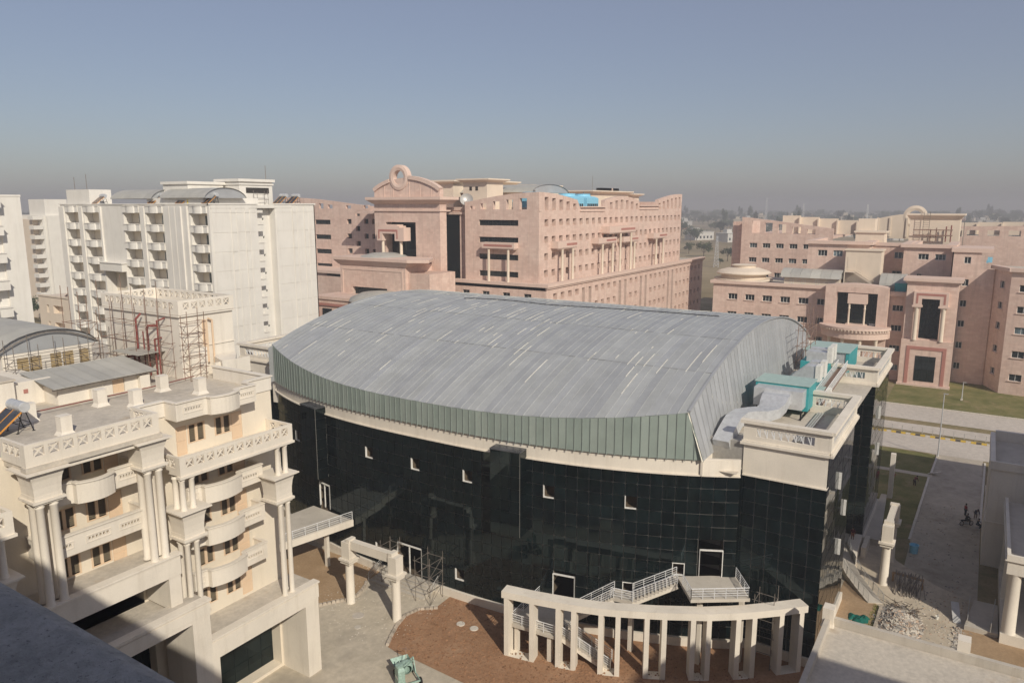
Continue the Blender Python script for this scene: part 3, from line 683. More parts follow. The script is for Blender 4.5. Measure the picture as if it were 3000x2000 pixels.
# crossed balustrades
xm = MB(); xm.bar((-.36,.07,.0),(.36,.07,.72),.10,.10); xm.bar((-.36,.09,.72),(.36,.09,.0),.10,.10); cross_me = mesh_of(xm, 'cross', M['cream'])
def cross_rail(parent, p0, p1, z, h=1.38, zb=.0, n=None, s=.84, mat='cream', t=.2):
    a = Vector((*p0,0)); b = Vector((*p1,0)); L = (b-a).length; F = Matrix.Translation((a.x,a.y,z)) @ Matrix.Rotation(math.atan2(b.y-a.y,b.x-a.x),4,'Z')
    n = n or int(L/1.0); e = .35; st = (L-2*e)/n; hw = .36*s; hz0 = h-.22-.72*s
    hl = [(e+(k+.5)*st-hw, e+(k+.5)*st+hw, hz0, h-.22) for k in range(n)]
    m_ = MB(F); facade(m_, L, h, hl, thick=t, z0=zb); o = m_.build('balustrade', M[mat], parent)
    for k in range(n): obj('cross', cross_me, o, F @ Matrix.Translation((e+(k+.5)*st, .02, hz0)) @ Matrix.Diagonal((s,1,s,1)))
    return o
for xo in (0, -20.6):
    cross_rail(hos, (29.2+xo,46), (39.2+xo,46), 21.3, n=11); cross_rail(hos, (29.2+xo,49), (29.2+xo,46.2), 21.3, n=3); cross_rail(hos, (39.2+xo,46.2), (39.2+xo,49), 21.3, n=2)
    mb = MB(); mb.box(29.3+xo,39.1+xo,46.2,YF-.02,21.25,21.7); mb.box(29.1+xo, 39.3+xo, 45.9, 46.4, 21.12, 21.3); mb.build('bay_slab', M['cream'], hos)
cross_rail(hos, (19.6,46), (27.95,46), 24.9, n=9); cross_rail(hos, (19.6,49), (19.6,46.2), 24.9, n=3); cross_rail(hos, (27.95,46.2), (27.95,49), 24.9, n=3)
mb = MB(); mb.box(19.7,27.85,46.2,YF+.02,24.5,24.98); mb.box(19.5,28.05,45.85,46.5,24.62,24.9); mb.build('bay_slab', M['roofslab'], hos)
mb = MB(); mb.box(19.6,27.95,46.05,46.2,24.3,24.62); mb.build('bay_beam', M['cream'], hos)
# clustered columns with flared capitals
def capital(cx, cy, z0, z1):
    m_ = MB(); h = z1-z0; r_ = .95
    m_.box(cx-r_+.02,cx+r_-.02,cy-r_+.02,cy+r_-.02,z0,z0+.16*h/1.9); m_.box(cx-.8,cx+.8,cy-.8,cy+.8,z0+.16*h/1.9,z0+.4*h/1.9)
    zz = z0+.4*h/1.9; prof = [(0,.78),(.35,.80),(.7,.86),(1.0,.98)]; hh_ = z1-.2-zz
    for (t0,a),(t1,b) in zip(prof[:-1],prof[1:]): m_.frustum(cx-a,cx+a,cy-a,cy+a,zz+hh_*t0,cx-b,cx+b,cy-b,cy+b,zz+hh_*t1)
    m_.box(cx-1.1,cx+1.1,cy-1.1,cy+1.1,z1-.2,z1-.1); m_.box(cx-1.25,cx+1.25,cy-1.25,cy+1.25,z1-.1,z1)
    m_.box(cx-.8,cx+.8,cy-.8,cy+.8,z0-.14,z0)
    return m_.build('capital', M['cream'], hos)
def column(x, y, z0, z1, r_=.2):
    m_ = MB(); m_.lathe([(r_*1.25,z0),(r_*1.25,z0+.12),(r_*1.02,z0+.2),(r_*.96,z1-.28),(r_*1.2,z1-.2),(r_*1.2,z1-.12),(r_*1.05,z1-.1),(r_*1.05,z1)], x, y, 14)
    return m_.build('column', M['cream'], hos, smooth=True)
for xo, cy in ((0,46.75),(-20.6,46.75)):
    for cx, sg in ((38.0+xo,1),(29.9+xo,-1)):
        capital(cx, cy, 16.5, 18.75)
        for px, py in ((cx+.5*sg,cy-.5),(cx-.25*sg,cy-.5),(cx+.5*sg,cy+.3)): column(px, py, 8.3, 16.36); column(px, py, 18.75, 21.15)
for cx, sg in ((27.3,1),(20.6,-1)):
    capital(cx, 46.75, 22.6, 24.6)
    for px, py in ((cx+.45*sg,46.25),(cx-.35*sg,46.25),(cx+.45*sg,47.1),(cx-.35*sg,47.1)): column(px, py, 15.9, 22.45, .24)
# portals at the foot
def portal(x0, x1, yf, ytop, z_beam0, z_beam1, pl, pr, pd=4.2, lip=.12):
    m_ = MB(); m_.box(x0,x1,yf,yf+.5,z_beam0,z_beam1-.16); m_.box(x0-lip,x1+lip,yf-lip,yf+.62,z_beam1-.16,z_beam1); m_.box(x0+.4,x1-.4,yf+.5,ytop,z_beam0+.5,z_beam0+.8)
    m_.box(x0-.04,x1+.04,yf-.05,yf,z_beam0+.3,z_beam1-.3)
    o = m_.build('portal_beam', M['cream'], hos)
    if pl: m_ = MB(); m_.box(x0,x0+pl,yf+.02,yf+pd,0,z_beam0); m_.build('portal_pier', M['cream'], hos)
    if pr: m_ = MB(); m_.box(x1-pr,x1,yf+.02,yf+pd,0,z_beam0); m_.build('portal_pier', M['cream'], hos)
    m_ = MB(); m_.box(x0+.05,x1-.05,yf+.62,ytop,z_beam1-.5,z_beam1-.12); m_.build('portal_roof', M['roofslab'], hos)
for xo in (0, -20.6): portal(30.1+xo, 40.8+xo, 45.75, YF-.02, 6.6, 8.35, .9, 1.4)
portal(20.2, 29.75, 44.7, 46.4, 10.95, 12.3, 1.5, 1.4, 3.5)
mb = MB(); mb.box(18.9,28.6,45.9,46.4,14.4,15.85); mb.box(18.8,28.7,45.8,46.5,15.85,15.98); mb.box(27.65,28.55,45.95,48.9,12.0,14.4); mb.box(18.9,20.1,45.95,48.9,12.0,14.4); mb.build('upper_portal', M['cream'], hos)
mb = MB(); mb.box(19,28.5,46.5,YF-.02,15.3,15.75); mb.build('upper_portal_roof', M['roofslab'], hos)
mb = MB(); mb.box(20.4,28.5,46.4,52.9,11.5,11.755); mb.build('loggia_floor', M['roofslab'], hos)
# roof rim on the right, roof blocks
mb = MB(); mb.box(37.25,39.75,48.9,49.15,25.0,26.1); mb.box(39.5,39.75,49.15,56.2,25.0,26.1); mb.box(37.2,39.85,48.8,49.25,26.1,26.2); mb.box(39.4,39.85,49.25,56.3,26.1,26.2); mb.box(27.8,30.2,48.9,49.15,25,26.1); mb.box(27.7,30.2,48.8,49.25,26.1,26.2); mb.build('roof_rim', M['white'], hos)
pm = MB(); pm.box(-.36,.36,-.33,.33,.0,1.25); pm.frustum(-.5,.5,-.45,.45,0,-.36,.36,-.33,.33,.25); pm.box(-.38,.38,-.35,.35,1.25,1.3); post_me = mesh_of(pm, 'roof_post', M['white'])
for x, y_ in ((24.1,50.5),(29.3,55.6),(24.35,55.75),(30.65,53.2),(34.55,55.9),(35.65,52.5),(20.2,56.3),(35.4,66.5)): obj('roof_post', post_me, hos, TM(x, y_, 25.05))
# low roof shed with a sloping metal roof
shed = thing('roof_shed', 'low white shed with sloping grey metal roof on the hostel roof', 'shed', (31, 60, 25.05))
mb = MB(TM(27.6,58.3,25.05)); facade(mb, 7.1, 1.35, [(4.2,5.2,.02,1.15)], .1); mb.T = None; mb.box(27.6,34.7,58.42,62.4,25.05,26.3); mb.box(29.9,31.0,57.9,58.3,25.05,25.9); mb.box(33.9,34.75,57.9,58.3,25.05,26.2); mb.build('wall', M['white'], shed)
for i in range(9):
    x = 27.0+i*.92; m_ = MB(); m_.poly([(x,57.6,26.5),(x+.9,57.6,26.5),(x+.9,62.6,27.15),(x,62.6,27.15)]); m_.poly([(x,57.6,26.45),(x,62.6,27.1),(x+.9,62.6,27.1),(x+.9,57.6,26.45)]); m_.poly([(x,57.6,26.45),(x+.9,57.6,26.45),(x+.9,57.6,26.5),(x,57.6,26.5)]); m_.build('roof_sheet', M['vaultsheet'], shed)
mb = MB(); mb.bar((27,57.75,26.38),(35.3,57.75,26.38),.1,.12); 
for k in range(6): mb.bar((28+k*1.4,57.75,26.38),(28+k*1.4,58.3,26.2),.06,.06)
mb.build('eave_beam', M['steel'], shed)
mb = MB(); mb.box(31.85,32.75,58.36,58.4,25.07,26.2); mb.box(32.28,32.32,58.34,58.36,25.07,26.2); mb.build('door', M['tan_panel'], shed)
hut = thing('stair_hut', 'plain white stair room with flat brown roof on the hostel roof', 'hut', (24, 62, 25.05))
mb = MB(); mb.box(19.5,25.4,59.9,66,25.05,27.2); mb.box(25.4,28.2,60.4,66,25.05,26.9); mb.build('wall', M['white'], hut)
mb = MB(); mb.box(19.4,25.5,59.8,66.1,27.2,27.32); mb.build('roof', M['roofslab'], hut)
mb = MB(); mb.box(25.35,25.43,61.3,61.7,26.0,26.5); mb.build('vent', M['tan_panel'], hut); mb = MB(); mb.box(26.2,26.5,60.35,60.42,26.0,26.3); mb.build('vent', M['redtrim'], hut)
# vaulted roof hall on the hostel roof
vh = thing('vaulted_roof_room', 'white rooftop room with louvred windows under a grey barrel roof', 'roof room', (31, 75, 25.05))
lw = [(1.0,1.9,.6,2.6),(2.0,2.9,.6,2.6),(3.6,4.5,.6,2.6),(4.6,5.5,.6,2.6),(6.0,6.8,.6,2.6)]
mb = MB(TM(27.4,66,25.05)); facade(mb, 7.1, 3.0, lw, .15); mb.T = None; mb.box(27.4,34.5,66.16,92,25.05,28.04); mb.build('wall', M['white'], vh)
lm = MB()
for k in range(14): lm.poly([(0,.02,.03+k*.14),(.9,.02,.03+k*.14),(.9,.1,.13+k*.14),(0,.1,.13+k*.14)])
lm.box(0,.9,.11,.13,0,2); lmm = mesh_of(lm, 'louvre', plain('tan_slat', (.40,.30,.16), .7))
for a, b, c, e in lw: obj('louvre', lmm, vh, Matrix.Translation((27.4+a,66.0,25.05+c)))
def vault(parent, x0, x1, y0, y1, zs, zr, mat, n=14, nseg=10, name='vault_sheet', endmat=None, inset=.3):
    xc = (x0+x1)/2; hw = (x1-x0)/2; pr = [(xc+hw*math.sin(R(-78+156*k/n))/math.sin(R(78)), zs+(zr-zs)*(math.cos(R(-78+156*k/n))-math.cos(R(78)))/(1-math.cos(R(78)))) for k in range(n+1)]
    for s_ in range(nseg):
        m_ = MB(); ya = y0+(y1-y0)*s_/nseg; yb = y0+(y1-y0)*(s_+1)/nseg-.03
        for p, q in zip(pr[:-1], pr[1:]): m_.poly([(p[0],ya,p[1]),(q[0],ya,q[1]),(q[0],yb,q[1]),(p[0],yb,p[1])])
        m_.build(name, mat, parent, smooth=True)
    m_ = MB()
    m_.poly([(p[0],y0+inset,p[1]-.03) for p in pr]); m_.poly([(p[0],y1-inset,p[1]-.03) for p in pr]); m_.build('vault_end', endmat or M['sheet_end'], parent)
vault(vh, 26.8, 35.0, 65.7, 92, 28.1, 29.75, M['vaultsheet'])
mb = MB(); mb.path([(26.8+8.2*k/14, 65.72, 28.1+1.65*math.sin(math.pi*(.06+.88*k/14))-.2) for k in range(15)], .06, 5); mb.build('vault_rim', M['steel'], vh)
# water tank block with crossed balustrade
tk = thing('tank_block', 'tall white rooftop tank block with crossed balustrade, ringed by scaffolding', 'roof block', (41, 63, 25.05))
mb = MB(); mb.box(38,43.4,58.2,69.8,25.05,30.6); mb.box(37.8,43.6,58.0,70,30.5,30.62); mb.box(37.9,43.5,58.1,58.2,27.65,27.72); mb.box(38.6,40.2,57.75,58.2,25.05,27.6); mb.build('wall', M['white'], tk)
mb = MB(); mb.box(38.2,43.2,58.4,69.6,30.62,30.66); mb.build('deck', M['roofslab'], tk)
for p0, p1, n in (((37.9,58.05),(43.5,58.05),6),((37.9,69.75),(37.9,58.25),12),((43.5,58.3),(43.5,69.9),12),((43.5,69.95),(37.9,69.95),6)): cross_rail(tk, p0, p1, 30.66, h=1.25, n=n, s=.8, mat='white')
mb = MB(); mb.box(40.2,40.5,57.85,58.2,26.2,30.0); mb.path([(41.0,57.9,25.1),(41.0,57.9,29.9),(40.6,57.9,30.1)], .09, 8); mb.build('down_pipe', M['tan_panel'], tk)
mb = MB(); mb.prism([(40.1,55.6),(41.5,55.6),(43.4,58.0),(41.0,58.0)], 25.06, 26.6); mb.box(39.8,43.4,56.1,56.3,25.06,26.4); mb.build('ramp_wall', M['white'], tk)
# red fire pipes on the roof
def pipe(label, pts, r_, mat='redpipe', n=8):
    r_ *= .72; m_ = MB(); m_.path(pts, r_, n)
    for p in pts[1:-1]:
        m_.lathe([(0.001,p[2]+r_*1.1),(r_*1.15,p[2]+r_*.5),(r_*1.15,p[2]-r_*.5),(.001,p[2]-r_*1.1)], p[0], p[1], 8)
    return tag(m_.build('fire_pipe', M[mat]), label, 'pipe')
pipe('long thin red pipe on low brackets along the hostel roof', [(25.1,56.6,25.06),(25.1,56.6,25.4),(34.6,56.55,25.4),(38.4,57.3,25.35)], .06)
pipe('thick red pipe climbing the tank block, the tallest on the left', [(37.2,63.4,25.1),(37.2,63.4,30.0),(37.6,63.2,30.5)], .13)
pipe('thick red pipe on the tank block with a bend at half height', [(37.2,61.8,25.1),(37.2,61.8,29.3),(37.2,61.5,29.6),(37.9,61.2,29.5)], .14)
pipe('red pipe on the tank block nearest its sunlit corner', [(37.2,60.2,25.1),(37.2,60.2,30.1),(37.9,60.1,30.3)], .10)
pipe('red pipe on the tank block ending below the platform', [(37.3,60.9,25.1),(37.3,60.9,28.4),(37.9,60.8,28.5)], .11)
pipe('thin red pipe on the tank block between the two thick ones', [(37.3,62.6,25.1),(37.3,62.6,29.0)], .08)
pipe('red inverted U pipe standing before the tank block', [(36.4,63.9,25.1),(36.4,63.9,26.7),(36.4,62.7,26.9),(36.4,62.5,25.1)], .14)
pipe('red pipes running low across the roof behind the shed', [(30.5,67,25.3),(37,64.5,25.3)], .13)
mb = MB(); mb.box(35.4,38,60.5,64.5,27.3,27.36); tag(mb.build('metal_canopy', M['vaultsheet']), 'grey sheet canopy over the red pipes at the tank block', 'canopy')
# tube scaffolds
def scaffold(label, xs, ys, zs, mat='rust', r_=.03, over=.9, brace=True, seed=1, group=None, z0=0, plank=None):
    q = random.Random(seed); t = thing('scaffold', label, 'scaffold', (xs[0], ys[0], z0), group)
    for x in xs:
        for y_ in ys:
            m_ = MB(); dx, dy = q.uniform(-.04,.04), q.uniform(-.04,.04); m_.tube((x+dx,y_+dy,z0),(x-dx,y_-dy,zs[-1]+over*q.uniform(.4,1.6)), r_, 5); m_.build('standard', M[mat], t)
    m_ = MB()
    for z in zs:
        for x in xs: m_.tube((x,ys[0]-.35*q.random(),z+q.uniform(-.06,.06)),(x,ys[-1]+.35*q.random(),z+q.uniform(-.06,.06)), r_*.85, 5)
        for y_ in ys: m_.tube((xs[0]-.35*q.random(),y_,z+q.uniform(-.06,.06)),(xs[-1]+.35*q.random(),y_,z+q.uniform(-.06,.06)), r_*.85, 5)
    m_.build('ledger', M[mat], t)
    if brace:
        m_ = MB(); zz = [z0]+list(zs)
        for a, b in zip(zz[:-1], zz[1:]):
            if q.random() < .85: m_.tube((xs[0],ys[0],a),(xs[-1],ys[0],b), r_*.7, 5)
            if q.random() < .6: m_.tube((xs[0],ys[-1],a),(xs[0],ys[0],b), r_*.7, 5)
        m_.build('brace', M[mat], t)
    if plank:
        m_ = MB(); m_.box(xs[0]-.2,xs[-1]+.2,ys[0]+.1,ys[0]+.5,plank,plank+.04); m_.build('plank', M['wood'], t)
    return t
scaffold('four-legged rusty scaffold tower before the sunlit face of the tank block', (37.75,39.35), (56.75,57.6), (26.1,27.1,28.1,29.1,30.1), 'rust', .032, 1.2, True, 3, z0=25.05)
scaffold('wide rusty scaffold along the shaded side of the tank block', (36.3,37.5), (58.6,60.4,62.2,64.0,65.8,67.6), (26.6,28.2,29.8), 'rust', .028, 2.6, True, 4, z0=25.05)
scaffold('rusty scaffold at the far left corner of the tank block', (34.9,36.4), (68.3,69.8,71.2), (26.5,28.0,29.4), 'rust', .035, 2.2, True, 5, z0=25.05)
scaffold('low grey scaffold poles before the louvred rooftop room', (27.2,29.0,31.0,33.0,34.8), (63.6,65.2), (26.2,27.2,28.0), 'steel', .03, 1.2, True, 6, z0=25.05)
# solar water heater
def solar(label, M_, group=None, first=[None]):
    if first[0] is None:
        t = thing('solar_heater', label, 'solar heater', (0,0,0), group)
        m_ = MB(); m_.lathe([(.001,0),(.33,0),(.36,.06),(.36,1.85),(.33,1.91),(.001,1.91)],0,0,20); m_.v = [(v[2]-.95, v[1], v[0]+1.75) for v in m_.v]; m_.build('tank', M['galv'], t, smooth=False)
        m_ = MB()
        for x in (-.7,.7):
            m_.bar((x,-.1,1.45),(x,-.5,0),.05,.05); m_.bar((x,.1,1.45),(x,.5,0),.05,.05); m_.bar((x,-.42,.5),(x,.42,.5),.04,.04); m_.box(x-.08,x+.08,-.58,-.42,0,.03); m_.box(x-.08,x+.08,.42,.58,0,.03)
        m_.bar((-.7,-.35,.6),(.7,-.35,.6),.04,.04); m_.bar((-.7,.35,.6),(.7,.35,.6),.04,.04); m_.build('stand', M['black'], t)
        for k in (-1,1):
            F = Matrix.Translation((k*.52,-.3,1.5)) @ Matrix.Rotation(R(38),4,'X')
            m_ = MB(F); m_.box(-.5,.5,-2.0,0,-.05,.0); p_ = m_.build('collector', M['solar'], t)
            m_ = MB(F); m_.box(-.52,-.485,-2.02,.02,-.08,.02); m_.box(.485,.52,-2.02,.02,-.08,.02); m_.box(-.485,.485,-2.02,-1.99,-.08,.02); m_.build('collector_frame', M['orange'], p_)
        first[0] = t; t.matrix_basis = M_; return t
    return copy_tree(first[0], M_, label, group)
solar('steel solar water heater with orange-framed panels on the hostel roof', TM(22.9,53.85,25.05,-90))
# ------------------------------------------------------------------ white apartment tower (left middle)
def small_window(parent, F, holes, dp, mats, nm=2, fr=.07):
    for h in holes: window(parent, F, h[0], h[1], h[2], h[3], (h[4] if len(h) > 4 else dp)-.08, mats, nm, fr)
tw = thing('apartment_tower', 'tall off-white apartment tower with rows of bowed balconies and plain panelled end', 'building', (93, 140, 0))
ROWS = [38.5-3.35*k for k in range(11)]
F = TM(81, 161.5, 0, -90)
cols = [(2.0,6.7),(8.8,14.4),(22.6,27.9),(30.0,35.2),(43.2,47.95)]
hl = [(a, b, z-2.05, z, 1.7) for a, b in cols for z in ROWS] + [(15.2,22.3,3,27.6,2.2)]
mb = MB(F); facade(mb, 48.5, 40.0, hl); mb.box(0, 48.6, .3, 18, 39.4, 39.95)
mb.T = None; mb.box(81.02,104.8,161.4,161.5,0,40); mb.box(104.6,104.8,113,161.5,0,40); mb.build('wall', M['tower'], tw)
mb = MB(); mb.box(82.72,82.8,113.3,161.3,0,39.3); mb.build('loggia_wall', M['cream_in'], tw)
mb = MB(F)
for a in (36.3, 38.0, 39.7): mb.box(a, a+1.5, -.55, 0, 0, 39.7)
mb.box(36.2,42.6,-.3,0,0,39.8); mb.box(7.1,8.4,-.25,0,0,39.6); mb.box(28.3,29.6,-.25,0,0,39.6); mb.box(14.7,15.2,-.3,0,0,39.6); mb.box(22.3,22.55,-.3,0,0,27.5); mb.box(-.2,1.6,-.3,0,0,39.6)
mb.build('pilaster', M['tower'], tw)
mb = MB(F); mb.box(14.9,22.5,-1.2,.4,27.4,28.9); mb.box(14.7,22.7,-1.35,.4,28.9,29.05); mb.build('portal_beam', M['tower'], tw)
mb = MB(F); mb.box(17.5,20.0,2.0,2.15,3,27.3); mb.build('portal_panel', M['pinktrim'], tw)
# bowed balcony front and the window behind it
def bowmesh(w_, h_, name):
    m_ = MB(); m_.box(0,w_,-.22,.0,0,h_); pl = [(w_*.28,-.22)]+[(w_*(.30+.46*k/8), -.32-.42*math.sin(math.pi*(.1+.8*k/8))) for k in range(9)]+[(w_*.78,-.22)]
    m_.prism(pl, -.05, h_+.02); m_.box(-.05,w_+.05,-.3,.1,h_,h_+.08); m_.prism([(x,y-.06) for x,y in pl], h_+.02, h_+.10); return mesh_of(m_, name, M['tower'])
bw = {}
for a, b in cols:
    w_ = round(b-a,2); 
    if w_ not in bw: bw[w_] = bowmesh(w_, 1.15, 'balcony_front')
    for z in [38.5+3.35]+ROWS:
        obj('balcony_front', bw[w_], tw, F @ Matrix.Translation((a, 0, z-3.30)))
    for z in ROWS:
        window(tw, F, b-2.9, b-.9, z-2.3, z-.35, 1.6, (M['offwhite'], M['winglass']), 3, .06)
# end facade with recessed stair strip
F2 = TM(81, 113, 0, 0)
sh = [(12.35,12.75,z-1.35,z-.9,.2) for z in ROWS]
mb = MB(F2); facade(mb, 10.0, 40.0, []); mb.T = F2 @ Matrix.Translation((0,0,0)); 
mb.poly([(10.0,0,0),(10.0,1.6,0),(10.0,1.6,40),(10.0,0,40)]); mb.poly([(14.0,1.6,0),(14.0,0,0),(14.0,0,40),(14.0,1.6,40)])
mb.T = F2 @ Matrix.Translation((0,1.6,0)); facade(mb, 14.0, 40.0, [(h[0]-0,h[1]-0,h[2],h[3],.2) for h in sh], x0=10.0)
mb.T = F2; facade(mb, 23.8, 40.0, [], x0=14.0); mb.build('end_wall', M['tower'], tw)
small_window(tw, F2 @ Matrix.Translation((0,1.6,0)), sh, .2, (M['offwhite'], M['winglass']), 1, .05)
sb = MB(); sb.box(0,1.5,-1.2,0,0,1.2); sb.box(0,1.6,-1.3,0,1.2,1.28); sbm = mesh_of(sb, 'stair_balcony', M['tower']); sd = MB(); sd.box(0,1.2,-.02,.0,0,1.9); sdm = mesh_of(sd, 'stair_shade_panel', M['dark'])  # dark sheet on solid wall: the shade of a stair opening, painted
for z in [38.5+3.35]+ROWS: obj('stair_balcony', sbm, tw, F2 @ Matrix.Translation((10.05,1.58,z-3.3))); 
for z in ROWS: obj('stair_shade_panel', sdm, tw, F2 @ Matrix.Translation((10.05,1.58,z-2.02)))
pm_ = {}
for (u0, u1) in ((.5,9.6),(14.3,23.4)):
    wd = [(.0,.40),(.42,.53),(.55,.72),(.74,.84),(.86,1.0)]
    for z in [41.85]+ROWS:
        for k, (a, b) in enumerate(wd):
            h_ = 3.22 if z < 41 else 1.2; zb = z-3.35+.06 if z < 41 else 38.6; key = (k, h_)
            if key not in pm_: m_ = MB(); m_.box(0,9.1*(b-a)-.03,-.06 if k % 2 == 0 else -.12,0,0,h_); pm_[key] = mesh_of(m_, 'wall_panel', M['tower'])
            obj('wall_panel', pm_[key], tw, F2 @ Matrix.Translation((u0+9.1*a, 0, zb)))
mb = MB(F2); mb.box(-.15,10.1,-.2,.25,40,40.25); mb.box(13.9,23.95,-.2,.25,40,40.25); mb.T = F; mb.box(-.2,48.6,-.15,.25,40,40.2); mb.build('coping', M['tower'], tw)
rb = thing('tower_roof_rooms', 'white rooftop stair rooms and barrel roofs on the apartment tower', 'roof room', (92, 128, 40))
mb = MB(); mb.box(92.5,100.2,119.5,126,39.9,44.3); mb.box(92.1,100.6,119.1,126.4,44.3,44.8); mb.box(92.3,100.4,119.3,126.2,43.7,44.0); mb.box(84.5,92,123.5,131,39.9,43.7); mb.box(84.2,92.3,123.2,131.3,43.7,44.2); mb.box(82,86.5,152,160.5,39.9,43); mb.box(82.3,94,116.2,133,39.95,41.2); mb.build('wall', M['tower'], rb)
mb = MB(); mb.box(94,99.3,119.42,119.5,42.2,43.2); mb.build('opening', M['dark'], rb)  # flat dark sheet, no hole: the opening's shade is in its colour
vault(rb, 81.6, 90.4, 114.8, 128, 41.2, 43.0, M['vaultsheet'], nseg=6); vault(rb, 81.6, 90.4, 130.5, 144, 41.1, 42.9, M['vaultsheet'], nseg=6)
for k, (x, y_, a) in enumerate(((83.6,131,-95),(83.6,122.5,-88),(84.0,115.5,-92),(99.5,115.5,-90),(102.5,115.5,-90),(83.4,149.5,-94))):
    solar(['solar heater on the tower roof before the far barrel roof','solar heater beside the yellow tarp on the tower roof','solar heater at the tower corner under the near barrel roof','left one of two solar heaters above the panelled tower end','right one of two solar heaters above the panelled tower end','solar heater on the tower roof above the left balconies'][k], TM(x, y_, 40.0, a), 'solar heaters on the apartment tower')
mb = MB(); mb.prism([(82.2,120.6),(83,119.8),(83.6,120.8),(82.8,121.6)],40.2,40.9); tag(mb.build('yellow_tarp', M['yellow']), 'crumpled yellow tarp on the tower roof', 'tarp')
scaffold('thin scaffold with yellow sheets beside the rooftop stair room', (95,97.5), (117.6,118.6), (41,42), 'steel', .04, .7, False, 9, z0=40)
# ------------------------------------------------------------------ other white blocks at the left
wb = thing('corner_apartment_block', 'white apartment block with stacked balconies cut by the left picture edge', 'building', (45, 112, 0))
F = TM(27.6, 105, 0, 0); wz = [40.0-3.4*k for k in range(11)]
wl = [(x, x+1.0, z-2.3, z-1.0, .15) for z in wz for x in (12.2, 15.6)]
mb = MB(F); facade(mb, 20, 41, wl); mb.box(0,20,.2,20,40.5,41); mb.box(19.9,20,.0,20,0,41); mb.box(17.6,20.15,-.25,0,0,41.05); mb.box(-.2,20.2,-.3,.3,41,41.25); mb.build('wall', M['tower'], wb)
small_window(wb, F, wl, .15, (M['offwhite'], M['winglass']), 2, .07)
m_ = MB(); m_.box(8,17.3,-1.5,0,0,1.15); m_.box(12,15.5,-1.9,-1.5,0,1.2); m_.box(7.9,17.4,-1.6,0,1.15,1.22); bm_ = mesh_of(m_, 'balcony', M['tower'])
for z in wz: obj('balcony', bm_, wb, F @ Matrix.Translation((0,0,z-.35)))
fb = thing('far_apartment_block', 'distant white apartment block with rounded balconies between the towers', 'building', (136, 285, 0))
mb = MB(); mb.box(134,145,280,300,0,36.4); mb.box(135.5,144.5,279.8,280,0,36.2); mb.box(135.0,135.3,279.6,279.8,0,36.2); mb.box(135.7,143.4,281,292,36.4,41.9); mb.build('wall', M['tower'], fb)
m_ = MB(); m_.box(-3.2,0,-1.2,2.2,0,1.3); bm_ = mesh_of(m_, 'balcony', M['tower'])
for k in range(10): obj('balcony', bm_, fb, Matrix.Translation((134,281,34.9-3.35*k)))
mb = MB(); mb.box(132.2,133.99,283.3,299,0,35); mb.build('rear_wall', M['beige'], fb)
lb = thing('low_cream_block', 'low cream block with deep square recesses behind the barrel-roofed room', 'building', (95, 180, 0))
F = TM(89, 192, 0, -90); ll = [(u, u+d_, z-1.9, z, 1.2) for z in (16.6,12.6,8.6) for u, d_ in ((3.5,1.0),(6.5,4.5),(14.5,1.4))]
mb = MB(F); facade(mb, 20, 18.6, ll); mb.box(0,20,0.2,14,18,18.5); mb.box(-.2,20.2,-.2,.3,18.6,18.9); mb.box(0,20,1.2,1.3,0,18); mb.build('wall', M['beige'], lb)
solar('solar heater among clutter on the low cream block', TM(91,178,18.9,-90) @ Matrix.Scale(1.2,4))
# ------------------------------------------------------------------ pink hospital (centre)
ph = thing('pink_hospital', 'large pink sandstone hospital with rows of deep square windows and a ringed gable tower', 'building', (200, 110, 0))
GW = (M['greyframe'], M['winglass'])
def wins_(parent, F, hs, dp, nm=2, fr=.07): small_window(parent, F, hs, dp, GW, nm, fr)
F = TM(150, 86, 0, 0); DN = 1.3
slots = {4,5,10,11,14,15,20,21}
h_w = []; h_s = []
for i in range(29):
    u = 3.2+3.72*i
    if i in slots: h_s.append((u, u+1.6, .6, 19.3, 1.0)); continue
    for z in (19.3,15.2,11.1,7.0): h_w.append((u, u+1.85, z-1.5, z, DN))
mb = MB(F); facade(mb, 112, 21.0, h_w+h_s); mb.box(0,112,.3,72,20.2,20.95)
FL_ = TM(150, 162, 0, -90)
h_l = []
for i in range(13):
    u = 162-110.2-.0+ i*5.98 - 3*5.98
    for z in (19.2,15.1,11.0,6.9): h_l.append((u, u+2.1, z-1.25, z, .35))
h_l = [h for h in h_l if not (20 < h[0] < 48.5)]
h_l = [h for h in h_l if h[0] > 1 and h[1] < 75.5]
mb.T = FL_; facade(mb, 76, 21.0, h_l); mb.T = None; mb.box(261.9,262,86,158,0,21); mb.build('podium_wall', M['pink'], ph)
wins_(ph, F, h_w, DN); wins_(ph, FL_, h_l, .35)
for h in h_s: window(ph, F, h[0], h[1], h[2], h[3], .92, GW, 1, .08)
mb = MB(); mb.box(149.3,262.7,85.3,87.2,21.0,21.75); mb.box(149.3,151.3,87.2,113,21.0,21.752); mb.box(149.3,151.3,138,162,21.0,21.752); mb.box(149.6,262.4,85.6,86,20.6,21.0); mb.build('cornice', M['pinktrim'], ph)
mb = MB(); mb.box(151.3,262,87.2,161,20.96,21.1); mb.build('podium_deck', M['roofslab'], ph)
